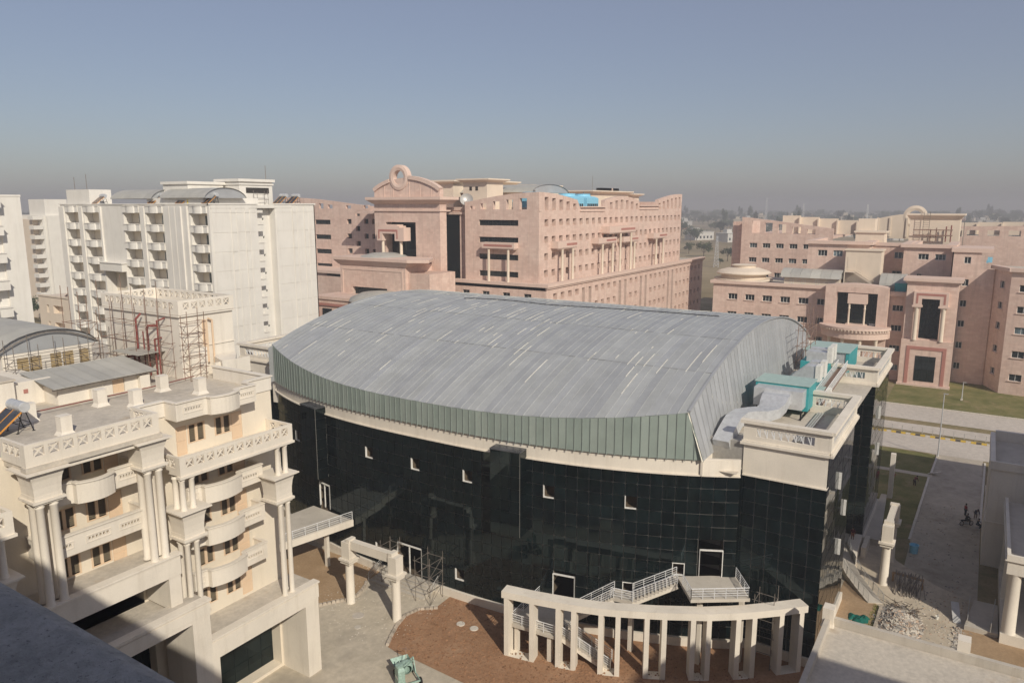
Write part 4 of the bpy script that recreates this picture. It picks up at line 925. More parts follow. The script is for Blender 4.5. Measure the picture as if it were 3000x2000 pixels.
# upper block
X0, Y0, XE = 151.4, 89.0, 246.5
def topr(u):
    x = X0+u
    if x < 172: return 41.0+1.9*math.cos((x-X0)/20.6*math.pi/2)
    if x < 186.6: return 39.3
    if x < 210.2: return 41.2+1.2*math.sin((x-186.6)/23.6*math.pi)
    if x < 225.5: return 39.6
    return 41.5+2.0*math.sin((x-225.5)/21*math.pi/2)
F = TM(X0, Y0, 0, 0); W_ = XE-X0
h_w = []; h_t = []
for i in range(26):
    u = 2.6+3.58*i
    for z in (36.6,32.6,28.6,24.6): h_w.append((u, u+1.8, z-1.6, z, DN))
    tp = min(topr(u), topr(u+1.8))
    if tp > 40.9: h_t.append((u, u+1.8, 38.7, tp-1.0, 1.2))
ex = [172-X0, 172.01-X0, 186.59-X0, 186.6-X0, 210.19-X0, 210.21-X0, 225.49-X0, 225.51-X0]+[k*1.6 for k in range(60)]
mb = MB(F); facade(mb, W_, 38.4, h_w, z0=21.1); mb.T = F @ Matrix.Translation((0,0,0)); facade(mb, W_, 45.0, h_t, top=topr, extra=ex, z0=38.4, thick=1.2, x0=1.0)
FU = TM(X0, 110.4, 0, -90)
h_o = [(1.7,3.2,38.9,39.7,1.0),(4.8,6.6,38.9,40.3,1.0),(8.5,10.4,38.9,40.8,1.0),(12.3,14.2,38.9,41.2,1.0),(16.1,18.1,38.9,41.5,1.0)]
h_b = [(4.3,15.7,z-1.35,z,.5) for z in (36.4,32.3,28.2,24.1)]
mb.T = FU; facade(mb, 21.4, 38.5, h_b, z0=21.1); facade(mb, 21.4, 45, h_o, top=lambda u: 40.7+2.2*math.sin(max(0,u-1)/20.4*math.pi/2), extra=[k*1.4 for k in range(16)], z0=38.5, thick=1.0)
mb.T = None; mb.box(XE-.1,XE,Y0,140,21.1,41); mb.box(X0,X0+8,110.3,110.4,21.1,40.6); mb.box(X0+1,XE,Y0+1.2,150,37.6,38.2); mb.build('block_wall', M['pink'], ph)
wins_(ph, F, h_w, DN)
for h in h_b: window(ph, FU, h[0], h[1], h[2], h[3], .42, (M['mullion'], M['winglass']), 9, .06, name='strip_window')
mb = MB(F); mb.box(20.6,35.2,-.5,1.2,39.3,39.6); mb.box(20.6,35.2,-.25,0,38.3,38.6); mb.box(58.8,74.1,-.5,1.2,39.6,39.9); mb.box(58.8,74.1,-.25,0,38.6,38.9); mb.build('parapet_ledge', M['pinktrim'], ph)
# small columned porticos with a red band
def portico(x0, x1, y0, y1, zt, zb, zbase, label=None, facing='Y', colx=None):
    o = MB(); o.box(x0,x1,y0,y1,zb,zt); o.box(x0+.2,x1-.2,y0+.2,y1,zb-.25,zb)
    oo = o.build('portico', M['pinktrim'], ph)
    r_ = MB()
    if facing == 'Y': r_.box(x0+(x1-x0)*.42,x1-.6,y0-.04,y0,zb+(zt-zb)*.32,zb+(zt-zb)*.68)
    else: r_.box(x0-.04,x0,y0+.6,y1-.6,zb+(zt-zb)*.32,zb+(zt-zb)*.68)
    r_.build('red_band', M['redtrim'], oo)
    for px, py in colx:
        c_ = MB(); c_.lathe([(.38,zbase),(.34,zbase+.3),(.32,zb-.5),(.42,zb-.25)], px, py, 10); c_.build('portico_column', M['beige'], oo, smooth=True)
portico(157,167.3,86.9,Y0,31.3,29.7,21.7,colx=((159.8,87.3),(165.2,87.3))); portico(179,190.5,86.9,Y0,31.3,29.9,21.7,colx=((182.2,87.3),(188.6,87.3)))
portico(184.6,202.2,86.4,Y0,34.2,32.5,21.7,colx=((192.5,86.8),(199.8,86.8))); portico(195,206,86.95,Y0,31.1,29.7,21.7,colx=((203.5,87.3),)); portico(217.2,229,86.9,Y0,31.4,29.9,21.7,colx=((220.4,87.3),(226.3,87.3)))
portico(149.5,X0,94.7,104,31.1,29.7,21.7,facing='X',colx=((149.9,96.6),(149.9,102.2)))
# ring tower: front X=145, Y 113.2..134.4
TX, TY0, TY1 = 145.0, 113.2, 134.4
F = TM(TX, TY1, 0, -90); h_v = [(3.7,13.6,21.1,35.7,2.4)]
mb = MB(F); facade(mb, 21.2, 40.9, h_v, z0=0); mb.T = None; mb.box(TX+.02,147.6,TY0-.02,TY0,0,40.9); mb.box(147.6,147.7,TY0,TY1,21,40.9); mb.box(TX+.02,165,TY1,TY1+.02,0,40.9); mb.build('tower_wall', M['pink'], ph)
mb = MB(F); mb.box(-.35,21.55,-.35,4,38.4,38.75); mb.box(-1.6,22.6,-1.6,6,41.2,41.9); mb.frustum(-.2,21.4,-.2,5,40.2,-1.5,22.5,-1.5,5.8,41.2); mb.build('tower_cornice', M['pinktrim'], ph)
gp = [(0,41.9)]+[(21.2*k/20, 43.6+3.0*math.sin(math.pi*k/20)**.8) for k in range(21)]+[(21.2,41.9)]
mb = MB(F)
b0 = mb.pts([(x,.2,z) for x,z in gp]); mb.f.append(tuple(b0+i for i in range(len(gp)))); mb.m.append(0)
b1 = mb.pts([(x,1.6,z) for x,z in gp]); mb.f.append(tuple(b1+len(gp)-1-i for i in range(len(gp)))); mb.m.append(0)
for i in range(len(gp)): j = (i+1) % len(gp); mb.f.append((b0+i,b0+j,b1+j,b1+i)); mb.m.append(0)
gab = mb.build('gable', M['pink'], ph)
for sd_ in (-1, 1):
    mb = MB(F)
    for (a, b), (c, e) in zip(gp[1:-2], gp[2:-1]):
        if ((a+c)/2-8.6)*sd_ > 3.0: mb.bar((a,.55,b+.05),(c,.55,e+.05),1.5,.9)
    mb.build('gable_coping', M['pinktrim'], ph)
mb = MB(F)
for u in (3.4,6.4,11.6,15.0,18.6): mb.box(u,u+.14,.1,.2,41.9,44.4+1.6*math.sin(math.pi*u/21.2))
mb.build('gable_joint', M['pinktrim'], gab)
def ringmesh(R0, R1, th, n=40):
    m_ = MB()
    for k in range(n):
        a, b = 2*math.pi*k/n, 2*math.pi*(k+1)/n; P = lambda r_, t, y_: (r_*math.cos(t)*.98, y_, r_*math.sin(t))
        for pr in (((R1,-th/2),(R1,th/2)),((R0,th/2),(R0,-th/2)),((R0,-th/2),((R0+R1)/2,-th/2-.15)),(((R0+R1)/2,-th/2-.15),(R1,-th/2)),((R1,th/2),(R0,th/2))):
            (r0,y0_),(r1,y1_) = pr; m_.poly([P(r0,a,y0_),P(r0,b,y0_),P(r1,b,y1_),P(r1,a,y1_)])
    return m_
m_ = ringmesh(1.75,3.1,1.5); m_.v = [tuple((F @ Matrix.Translation((8.4,.75,46.7)) @ Vector(v))) for v in m_.v]; m_.build('ring', M['pinktrim'], ph, smooth=False)
mb = MB(F); mb.box(3.6,13.7,2.4,2.5,21.1,35.8); mb.build('tower_glass', M['glass'], ph)
mb = MB(F); mb.box(3.0,11.9,-2.6,.0,32.9,34.4); mb.box(3.0,4.8,-2.6,0,31.1,32.9); mb.box(8.9,11.9,-2.6,0,31.1,32.9); mb.box(3.6,10.3,-2.4,.2,34.4,34.8); mb.box(3.9,9.4,-2.2,.2,34.8,35.1); o = mb.build('tower_portico', M['pinktrim'], ph)
mb = MB(F); mb.box(3.5,9.9,-2.64,-2.6,33.4,33.9); mb.box(3.5,3.9,-2.64,-2.6,31.6,33.4); mb.box(9.5,9.9,-2.64,-2.6,31.6,33.4); mb.build('red_band', M['redtrim'], o)
for u in (4.3,10.3): mb = MB(F); mb.lathe([(.42,24),(.38,31.1)],u,-1.8,12); mb.build('portico_column', M['beige'], o, smooth=True)
# porch block in front of the ring tower
F = TM(135, 137.3, 0, -90); h_p = [(4.0,15.5,12,20.0,1.0)]
mb = MB(F); facade(mb, 21.3, 25.6, h_p); mb.T = None; mb.box(135.02,145,116,116.02,0,25.6); mb.box(135.02,145,137.3,137.32,0,25.6); mb.box(136,146,109.5,116,0,24); mb.build('porch_wall', M['pink'], ph)
pl = [(-1.6,-1.2),(22.9,-1.2),(27,1.0),(27,2.0),(22.9,9),(-1.6,9)]
mb = MB(F); mb.prism(pl, 26.6, 27.3); mb.frustum(-.2,21.5,-.2,8,25.4,-1.4,22.7,-1.0,8.8,26.6); mb.build('porch_cornice', M['pinktrim'], ph)
mb = MB(F); mb.box(.6,20.6,-.12,0,24.2,24.6); mb.box(.6,1.0,-.12,0,12,24.2); mb.box(20.2,20.6,-.12,0,12,24.2); mb.build('porch_moulding', M['pinktrim'], ph)
mb = MB(F); mb.box(3.9,15.6,1.0,1.1,12,20.1); mb.build('porch_glass', M['glass'], ph)
mb = MB(); mb.lathe([(.01,28.3),(3,28.15),(5.6,27.5),(6.0,27.2)], 141, 128, 20); mb.build('porch_dome', M['vaultsheet'], ph, smooth=True)
mb = MB(); mb.box(126.5,134.9,124,138,0,17.6); mb.box(126.2,135,123.7,138.3,17.6,18.3); o = mb.build('entrance_block', M['pink'], ph)
mb = MB(); mb.box(126.16,126.2,125.4,136.6,16.1,16.7); mb.box(126.16,126.2,125.4,126.0,8,16.1); mb.box(126.16,126.2,136,136.6,8,16.1); mb.build('red_band', M['redtrim'], o)
for y_ in (127.2,132): mb = MB(); mb.box(126.3,126.48,y_,y_+3,9,15.4); mb.build('entrance_glass', M['winglass'], o)
mb = MB(); mb.lathe([(.01,20),(4,19.6),(6.5,18.6),(7.0,17.8)], 131, 121, 22); mb.build('entrance_dome', M['vaultsheet'], ph, smooth=True)
# left wing behind the white tower
F = TM(160, 185, 0, -90)
hh_ = [(12.6,19,z-1.35,z,.4) for z in (35.6,31.2,26.9,22.6)]+[(25.7,27.6,z-1.4,z,.8) for z in (35.9,31.7,27.4)]+[(29.3,31.0,z-1.4,z,.8) for z in (38.2,33.9,29.6)]+[(32.6,34.2,z-1.4,z,.8) for z in (36.0,31.8,27.5)]+[(35.6,37.2,z-1.4,z,.8) for z in (36.0,31.8,27.5)]
ht_ = [(14.5,16.4,38.9,40.4,.8),(18.2,20.2,38.9,40.0,.8),(25.6,27.6,38.9,39.8,.8),(32.6,34.3,39,39.9,.8)]
mb = MB(F); facade(mb, 40, 38.5, hh_, z0=0); facade(mb, 40, 43, ht_, top=lambda u: 40.6+1.6*math.cos(u/40*math.pi*.8), extra=[k*2 for k in range(20)], z0=38.5, thick=.8); mb.box(0,40,1,40,37.7,38.3); mb.build('left_wing_wall', M['pink'], ph)
for h in hh_: window(ph, F, h[0], h[1], h[2], h[3], h[4]-.08, (M['mullion'], M['winglass']), 5 if h[1]-h[0] > 3 else 2, .06, name='strip_window' if h[1]-h[0] > 3 else 'window')
mb = MB(F); mb.box(5,40,-10,0,21.0,21.8); mb.build('left_wing_ledge', M['pinktrim'], ph); 
F9 = TM(150.05,0,0,0)
# glass stair strip between tower and upper block
mb = MB(); mb.box(153.0,153.1,112.9,118.0,21.1,37.6); mb.build('stair_glass', M['glass'], ph)
mb = MB(); mb.box(153.12,160,110.4,121,21.1,38.6); mb.box(152.9,160,110.4,121,38.6,39.4); mb.box(152.7,153.1,112.4,112.85,21.1,38); mb.build('stair_wall', M['pink'], ph)
# roof rooms with overhanging slabs, vault, cooling towers
rr = thing('hospital_roof_rooms', 'cream rooftop rooms with wide flat slabs and a grey vault on the hospital', 'roof room', (175, 112, 38))
def roofroom(x0, x1, y0, y1, zt, zb=38.2):
    m_ = MB(); m_.box(x0,x1,y0,y1,zb,zt-.9); m_.build('room_wall', M['beige'], rr); m_ = MB(); m_.frustum(x0-.1,x1+.1,y0-.1,y1+.1,zt-.9,x0-1.3,x1+1.3,y0-1.3,y1+1.3,zt-.35); m_.box(x0-1.4,x1+1.4,y0-1.4,y1+1.4,zt-.35,zt); m_.build('room_slab', M['beige'], rr)
roofroom(160,167.5,109.5,117,46.6); roofroom(165,176,124,134,46.5); roofroom(201,228,100.5,112,44.2); roofroom(196,212,118,130,46.0); roofroom(180,206,130,145,47.2); roofroom(232,238,101,106,43.6)
mb = MB(); mb.box(232,240,112,114,38.2,45.6); mb.box(241,246,112,114,38.2,45.6); mb.box(232,246,112,114,44.6,45.6); mb.build('pink_frame', M['pinktrim'], rr)
vault(rr, 168, 188.5, 101, 150, 43.2, 45.4, M['vaultsheet'], nseg=8, endmat=M['sheet_end']); mb = MB(); mb.box(169,187.5,101.4,149,38.2,43.3); mb.build('vault_wall', M['beige'], rr)
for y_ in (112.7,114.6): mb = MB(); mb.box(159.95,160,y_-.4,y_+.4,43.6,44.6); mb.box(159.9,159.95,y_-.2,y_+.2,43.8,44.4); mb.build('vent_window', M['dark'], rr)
def ctower(label, x, y_):
    t = thing('cooling_tower', label, 'cooling tower', (x,y_,38.0), 'blue cooling towers on the hospital roof')
    m_ = MB(); m_.box(x-3.6,x+3.6,y_-3.4,y_+3.4,39.4,41.8); m_.build('casing', M['blue'], t)
    m_ = MB(); m_.frustum(x-3.6,x+3.6,y_-3.4,y_+3.4,41.8,x-2.6,x+2.6,y_-2.5,y_+2.5,42.3); m_.lathe([(2.5,42.3),(2.3,42.7),(2.35,43.0),(.01,42.9)],x,y_,20); m_.build('fan_cowl', M['blue'], t)
    m_ = MB(); 
    for k in range(6): m_.box(x-3.3+k*1.12,x-2.5+k*1.12,y_-3.45,y_-3.38,39.6,40.3)
    m_.build('louvre', M['black'], t); m_ = MB(); m_.box(x-3.7,x+3.7,y_-3.5,y_+3.5,38.2,39.4); m_.build('base', M['white'], t)
    m_ = MB(); m_.lathe([(.3,42.9),(.3,43.5),(.01,43.6)],x+1,y_,8); m_.build('motor', M['steel'], t)
ctower('blue rooftop cooling tower standing right of the others', 191.5, 98.5); ctower('blue rooftop cooling tower standing left of its neighbour, half hidden by the parapet', 182.5, 98.5)
ctower('blue cooling tower seen through the last parapet opening', 157.6, 94.6)
ds = thing('satellite_dish', 'grey satellite dish standing between the two cream roof rooms', 'dish', (158,114.5,38.6))
m_ = MB(Matrix.Translation((158,114.5,41)) @ Matrix.Rotation(R(35),4,'Z') @ Matrix.Rotation(R(-62),4,'Y')); m_.lathe([(.02,0),(.7,.12),(1.3,.42),(1.7,.8)],0,0,20); m_.build('reflector', M['greyframe'], ds, smooth=True)
m_ = MB(); m_.tube((158.2,114.4,38.6),(158,114.5,40.9),.15,8); m_.build('mast', M['steel'], ds)
# ------------------------------------------------------------------ second pink block at the right
qb = thing('pink_college_block', 'pink stone building with tall glazed portals behind the lawn at the right', 'building', (205, 25, 0))
WW = (M['winframe'], M['winglass'])
def qwins(F, hs, nm=3): 
    for h in hs: window(qb, F, h[0], h[1], h[2], h[3], h[4]-.1, WW, nm, .08, split=True)
# long left wing X=190, Y 59.4 .. 31.9
F = TM(190, 59.2, 0, -90)
hs_ = [(3.9+4.3*i, 3.9+4.3*i+2.35, z-1.5, z, .45) for i in range(6) for z in (17.75,13.15,8.5,4.2)]
mb = MB(F); facade(mb, 27.4, 20.2, hs_); mb.T = None; mb.box(190.02,215,59.0,59.2,0,20.2); mb.box(190.2,215,31,59,19.6,20.1); mb.build('wing_wall', M['pink'], qb); qwins(F, hs_)
mb = MB(F); mb.box(-.7,27.4,-.6,1.0,20.2,20.95); mb.T = None; mb.box(191,214,58.6,59.8,20.2,20.95); mb.build('wing_cornice', M['pinktrim'], qb)
mb = MB(); mb.box(191,214,31,58.5,20.1,20.2); mb.build('wing_deck', M['roofslab'], qb)
sl_ = MB(); sl_.box(-.15,2.5,-.18,.05,-.12,.0); slm = mesh_of(sl_, 'sill', M['pinktrim'])
for h in hs_: obj('sill', slm, qb, F @ Matrix.Translation((h[0],0,h[2])))
# glazed entrance portal: X=187, Y 31.5..18
F = TM(187, 31.5, 0, -90); hv = [(2.5,11.2,10.8,20.0,1.8)]
mb = MB(F); facade(mb, 13.4, 21.3, hv, z0=0); mb.T = None; mb.box(187.02,192,31.48,31.5,0,21.3); mb.box(187.02,192,18.1,18.12,0,21.3); mb.build('portal_wall', M['pink'], qb)
mb = MB(F); facade(mb, 13.4, 22.0, [], top=lambda u: 21.5+.55*math.sin(math.pi*u/13.4), extra=[k*1.1 for k in range(13)], z0=21.3, thick=3); mb.build('portal_head', M['pinktrim'], qb)
mb = MB(F); mb.box(2.4,11.3,1.8,1.86,10.8,20.1); o = mb.build('portal_glazing', M['mullion'], qb)
for i in range(7):
    for j in range(7): p_ = MB(F); p_.box(2.5+i*1.24+.03,2.5+(i+1)*1.24-.03,1.74,1.79,10.85+j*1.3+.03,10.85+(j+1)*1.3-.03); p_.build('glass_pane', M['glass'], o)
mb = MB(F); mb.box(4.8,9.3,-.4,1.7,11.2,12.7); mb.build('portal_sill', M['pinktrim'], qb)
mb = MB(F); mb.box(5.0,9.1,-.3,1.7,17.5,19.8); o = mb.build('portal_frame', M['pinktrim'], qb)
for u in (5.4,8.7): mb = MB(F); mb.lathe([(.26,12.7),(.22,13),(.2,16.2),(.3,16.4),(.2,16.6),(.24,17.5)],u,.1,10); mb.build('portal_column', M['beige'], o, smooth=True)
mb = MB(F); mb.box(9.7,10.9,1.6,1.74,11.1,12.9); mb.build('open_window', M['winframe'], qb)
# entrance canopy, curved
mb = MB(); cx, cy = 189, 24.6
arc = [(cx-7.4*math.cos(R(t))*1.05, cy+8.2*math.sin(R(t))) for t in range(-70,71,10)]
for (r_, z0, z1) in ((1.0,12.0,12.5),(.96,11.4,12.0),(.92,9.9,11.4)):
    mb.prism([((a[0]-cx)*r_+cx,(a[1]-cy)*r_+cy) for a in arc]+[(188,cy+7.4),(188,cy-7.4)], z0, z1)
mb.build('canopy', M['pinktrim'], qb)
mb = MB()
for k in range(24):
    t = R(-62+124*k/23); x, y_ = cx-7.4*.99*1.05*math.cos(t), cy+8.2*.99*math.sin(t); mb.box(x-.12,x+.12,y_-.12,y_+.12,11.75,12.0)
mb.build('dentil', M['beige'], qb)
for t in (-45,-15,15,45): mb = MB(); mb.lathe([(.5,0),(.42,.4),(.4,9.4),(.55,9.9)], cx-6.2*math.cos(R(t)), cy+7*math.sin(R(t)), 12); mb.build('canopy_column', M['beige'], qb, smooth=True)
# link wall X=190, Y 18 .. 14.6
F = TM(190, 18.1, 0, -90); hs_ = [(.7,2.9,z-1.4,z,.4) for z in (17.4,12.8,8.1,3.6)]
mb = MB(F); facade(mb, 4.0, 19.5, hs_); mb.build('link_wall', M['pink'], qb); qwins(F, hs_); mb = MB(F); mb.box(0,3.6,-.7,1,19.5,20.5); mb.build('link_cornice', M['pinktrim'], qb)
# tall entrance tower X=187, Y 14.6..4.6
F = TM(187, 14.55, 0, -90); hv = [(3.0,6.9,10.6,19.6,1.0),(3.1,6.9,1.2,6.9,.8)]
mb = MB(F); facade(mb, 9.9, 23.0, hv); mb.T = None; mb.box(187.02,197,14.5,14.55,0,23); mb.box(187.02,193,4.65,4.7,0,23); mb.build('tower_wall', M['pink'], qb)
mb = MB(F); mb.box(-.4,10.3,-.4,6,23.0,23.4); mb.box(-.8,10.7,-.8,6.4,23.4,24.1); mb.build('tower_cornice', M['pinktrim'], qb)
mb = MB(F); mb.box(2.9,7.0,1.0,1.05,10.5,19.7); mb.box(3.0,7.0,.8,.85,1.1,7.0); o = mb.build('tower_glazing', M['mullion'], qb)
for i in range(4):
    for j in range(8): p_ = MB(F); p_.box(3.0+i*.975+.03,3.0+(i+1)*.975-.03,.94,.99,10.6+j*1.125+.03,10.6+(j+1)*1.125-.03); p_.build('glass_pane', M['glass'], o)
    for j in range(4): p_ = MB(F); p_.box(3.1+i*.95+.03,3.1+(i+1)*.95-.03,.74,.79,1.2+j*1.42+.03,1.2+(j+1)*1.42-.03); p_.build('glass_pane', M['glass'], o)
mb = MB(F); mb.box(1.6,8.3,-1.4,-.0,19.7,21.2); mb.box(1.6,3.2,-1.4,0,18.2,19.7); mb.box(6.7,8.3,-1.4,0,18.2,19.7); mb.box(1.4,3.4,-1.5,0,17.8,18.2); mb.box(6.5,8.5,-1.5,0,17.8,18.2); o = mb.build('tower_portico', M['pinktrim'], qb)
mb = MB(F); mb.box(2.1,7.8,-1.44,-1.4,20.4,20.9); mb.box(2.1,2.5,-1.44,-1.4,18.6,20.4); mb.box(7.4,7.8,-1.44,-1.4,18.6,20.4); mb.build('red_band', M['redtrim'], o)
for u in (2.35,7.55): mb = MB(F); mb.lathe([(.48,10.4),(.44,10.8),(.42,17.2),(.52,17.8)],u,-.9,14); mb.build('portico_column', M['beige'], o, smooth=True)
mb = MB(F); mb.box(-.1,10.0,-1.0,0,0,10.4); mb.box(-.3,10.2,-1.4,0,0,.5); o = mb.build('tower_base', M['pink'], qb); 
F3 = F @ Matrix.Translation((0,-1.0,0))
mb = MB(F3); mb.box(1.1,8.9,-.12,0,8.3,9.0); mb.box(1.1,1.8,-.12,0,.5,8.3); mb.box(8.2,8.9,-.12,0,.5,8.3); mb.build('red_band', M['redtrim'], o)
mb = MB(F3); mb.box(3.0,7.0,-.06,-.01,1.2,6.9); oo = mb.build('door_glazing', M['mullion'], qb)
for i in range(3):
    for j in range(3): p_ = MB(F3); p_.box(3.05+i*1.32,3.05+(i+1)*1.32-.04,-.10,-.07,1.25+j*1.88,1.25+(j+1)*1.88-.04); p_.build('glass_pane', M['glass'], oo)
# curved dark bay right of the tower and round far right wing
def arcwall(cx, cy, r_, a0, a1, z0, z1, hs, n=14, name='bay_wall', mat='pink', winz=()):
    m_ = MB(); L = abs(R(a1-a0))*r_
    for k in range(n):
        t0, t1 = R(a0+(a1-a0)*k/n), R(a0+(a1-a0)*(k+1)/n); p = (cx+r_*math.cos(t0),cy+r_*math.sin(t0)); q = (cx+r_*math.cos(t1),cy+r_*math.sin(t1))
        ang = math.atan2(q[1]-p[1],q[0]-p[0]); w_ = math.hypot(q[0]-p[0],q[1]-p[1]); F_ = Matrix.Translation((p[0],p[1],0)) @ Matrix.Rotation(ang,4,'Z'); m_.T = F_
        hh = [(w_*.5-ww/2,w_*.5+ww/2,z-1.5,z,.3) for kk, ww, zs_ in hs if kk == k for z in zs_]
        facade(m_, w_, z1, hh, z0=z0)
        for h in hh: window(qb, F_, h[0],h[1],h[2],h[3],.22, WW, 2, .08, split=True)
    m_.T = None; return m_.build(name, M[mat], qb)
zz_ = [23.6,18.9,14.3,9.4,4.6,28.6]
mb = MB(TM(195,6.4,0,-90)); hs_ = [(2.0,3.3,z-1.5,z,.3) for z in zz_]; facade(mb, 5.2, 29.6, hs_); mb.build('bay_wall', M['pink'], qb)
for h in hs_: window(qb, TM(195,6.4,0,-90), h[0],h[1],h[2],h[3],.2, WW, 2, .08, split=True)
def diag_wall(p, q_, zt, hs, name='angled_wall'):
    ang = math.atan2(q_[1]-p[1], q_[0]-p[0]); L = math.hypot(q_[0]-p[0], q_[1]-p[1]); F_ = Matrix.Translation((p[0],p[1],0)) @ Matrix.Rotation(ang,4,'Z'); m_ = MB(F_); facade(m_, L, zt, hs); m_.build(name, M['pink'], qb)
    m_ = MB(F_); e_ = eps(); m_.box(-.5, L+.5, -.7, 1.0, zt-e_, zt+.75+e_); m_.build('angled_cornice', M['pinktrim'], qb)
    for h in hs: window(qb, F_, h[0],h[1],h[2],h[3],h[4]-.08, WW, 2, .08, split=True); obj('sill', slm, qb, F_ @ Matrix.Translation((h[0],0,h[2])))
diag_wall((195.7,-1.6),(188.2,-4.6),26.2,[(3.3,5.3,z-1.5,z,.35) for z in (23.9,19.4,15.0,9.9,4.9)])
diag_wall((188.2,-4.6),(186.6,-16),26.2,[(1.6+3.9*k,3.9+3.9*k,z-1.5,z,.35) for k in range(2) for z in (23.5,19.0,14.6,9.5,4.5)])
mb = MB(); mb.prism([(195.8,-1.7),(188.3,-4.7),(186.8,-16),(210,-16),(210,-1.7)],25.4,25.9); mb.build('angled_deck', M['roofslab'], qb)
mb = MB(); mb.box(195.0,195.02,-1.6,1.2,0,26); mb.build('angled_return', M['pink'], qb)
mb = MB(); mb.box(194.6,208,-1,7,29.6,30.5); mb.box(195,208,6.4,6.5,0,29.6); mb.box(212,240,-45,-9,0,24); mb.build('bay_head', M['pinktrim'], qb)
# upper storeys set back
def ublock(x, y0, y1, z0, z1, zt, hs, name='upper_wall', dep=20, cor=.7):
    F_ = TM(x, y1, 0, -90); m_ = MB(F_); facade(m_, y1-y0, zt, hs, z0=z0); m_.box(0,y1-y0,.2,dep,zt-.6,zt-.1); m_.T = None; m_.box(x+.02,x+dep,y1-.02,y1,z0,zt); m_.box(x+.02,x+dep,y0,y0+.02,z0,zt); m_.build(name, M['pink'], qb)
    m_ = MB(F_); m_.box(-cor,y1-y0+cor,-cor,1.2,zt,zt+.8); m_.T = None; m_.box(x+1.2,x+dep,y1-1.2,y1+cor,zt,zt+.8); m_.box(x+1.2,x+dep,y0-cor,y0+1.2,zt,zt+.8); m_.build('upper_cornice', M['pinktrim'], qb); qwins(F_, hs)
ublock(200, 24.4, 38.6, 20.1, 0, 30.4, [(2.4,4.6,27.4,28.9,.4),(6.0,8.2,27.4,28.9,.4),(9.6,11.8,27.4,28.9,.4)])
ublock(200, 6.9, 17, 20, 0, 30.1, [(3.1,5.3,27.3,28.7,.4),(6.6,8.8,27.3,28.7,.4),(3.1,4.2,22.6,24,.4)])
ublock(206, 15, 26, 20, 0, 30.0, [(6.5,9,27,28.6,.4),(6.3,9,22.3,24,.4)], cor=.3)
# rear long block with rising parapet
F = TM(235, 65.2, 0, -90)
hs_ = [(2.6+3.95*i, 4.9+3.95*i, z-1.45, z, .5) for i in range(6) for z in (28.45,24.05,19.6)]; ho = [(3.1,5.5,31.5,35.2,.9),(7.0,9.2,31.5,34.6,.9),(10.9,13.2,31.5,34.2,.9),(15.0,17.4,31.4,33.5,.9),(19.2,21.6,31.4,32.8,.9)]
mb = MB(F); facade(mb, 26.5, 30.9, hs_, z0=0); facade(mb, 26.5, 38, ho, top=lambda u: 36.3-3.2*(u/26.5)**1.1, extra=[k*2.2 for k in range(12)], z0=30.9, thick=.9); mb.box(0,26.5,.3,60,30.2,30.85); mb.T = None; mb.box(235.02,260,65.18,65.2,0,35); mb.build('rear_wall', M['pink'], qb); qwins(F, hs_)
mb = MB(); mb.box(238,262,65.2,68.8,0,34.8); mb.build('rear_end', M['pink'], qb)
for k in range(9):
    m_ = MB(); y_ = 57-k*5.6; zt = 36.6-k*.42; m_.box(252,252.4,y_-5.5,y_,31,zt); m_.box(251,252,y_-5.6,y_-5.2,31,zt-.4); m_.build('far_parapet_panel', M['beige'], qb)
F = TM(262, 12, 0, -90); ho = [(6+5.2*i, 9+5.2*i, 31.0,32.6,.8) for i in range(7)]
mb = MB(F); facade(mb, 60, 37, ho, top=lambda u: 33.6+1.7*(u/60)**1.3, extra=[k*4 for k in range(15)], z0=20, thick=.8); mb.build('right_parapet', M['pink'], qb)
for k in range(8):
    m_ = MB(); y_ = 10-k*6.4; m_.box(272,272.4,y_-6.3,y_,31,34.6+k*.16); m_.box(271,272,y_-6.4,y_-6.0,31,34.3+k*.16); m_.build('far_parapet_panel', M['beige'], qb)
# gable with half ring behind the plant room
gp = [(0,30.5)]+[(k*1.5, 34.4+3.1*math.sin(min(1,k/9.5)*math.pi/2)) for k in range(12)]+[(18,37.4),(18,30.5)]
F = TM(240, 33, 0, -90); mb = MB(F); b0 = mb.pts([(x,0,z) for x,z in gp]); mb.f.append(tuple(range(b0,b0+len(gp)))); mb.m.append(0); b1 = mb.pts([(x,1.2,z) for x,z in gp]); mb.f.append(tuple(b1+len(gp)-1-i for i in range(len(gp)))); mb.m.append(0)
for i in range(len(gp)): j = (i+1) % len(gp); mb.f.append((b0+i,b0+j,b1+j,b1+i)); mb.m.append(0)
for u in (5,8.2,12.5): mb.box(u,u+.5,-.3,0,31,36.4)
mb.build('gable', M['beige'], qb)
m_ = ringmesh(1.7,3.1,1.4); m_.v = [tuple(F @ Matrix.Translation((14.6,.7,36.7)) @ Vector(v)) for v in m_.v]; m_.build('ring', M['beige'], qb)
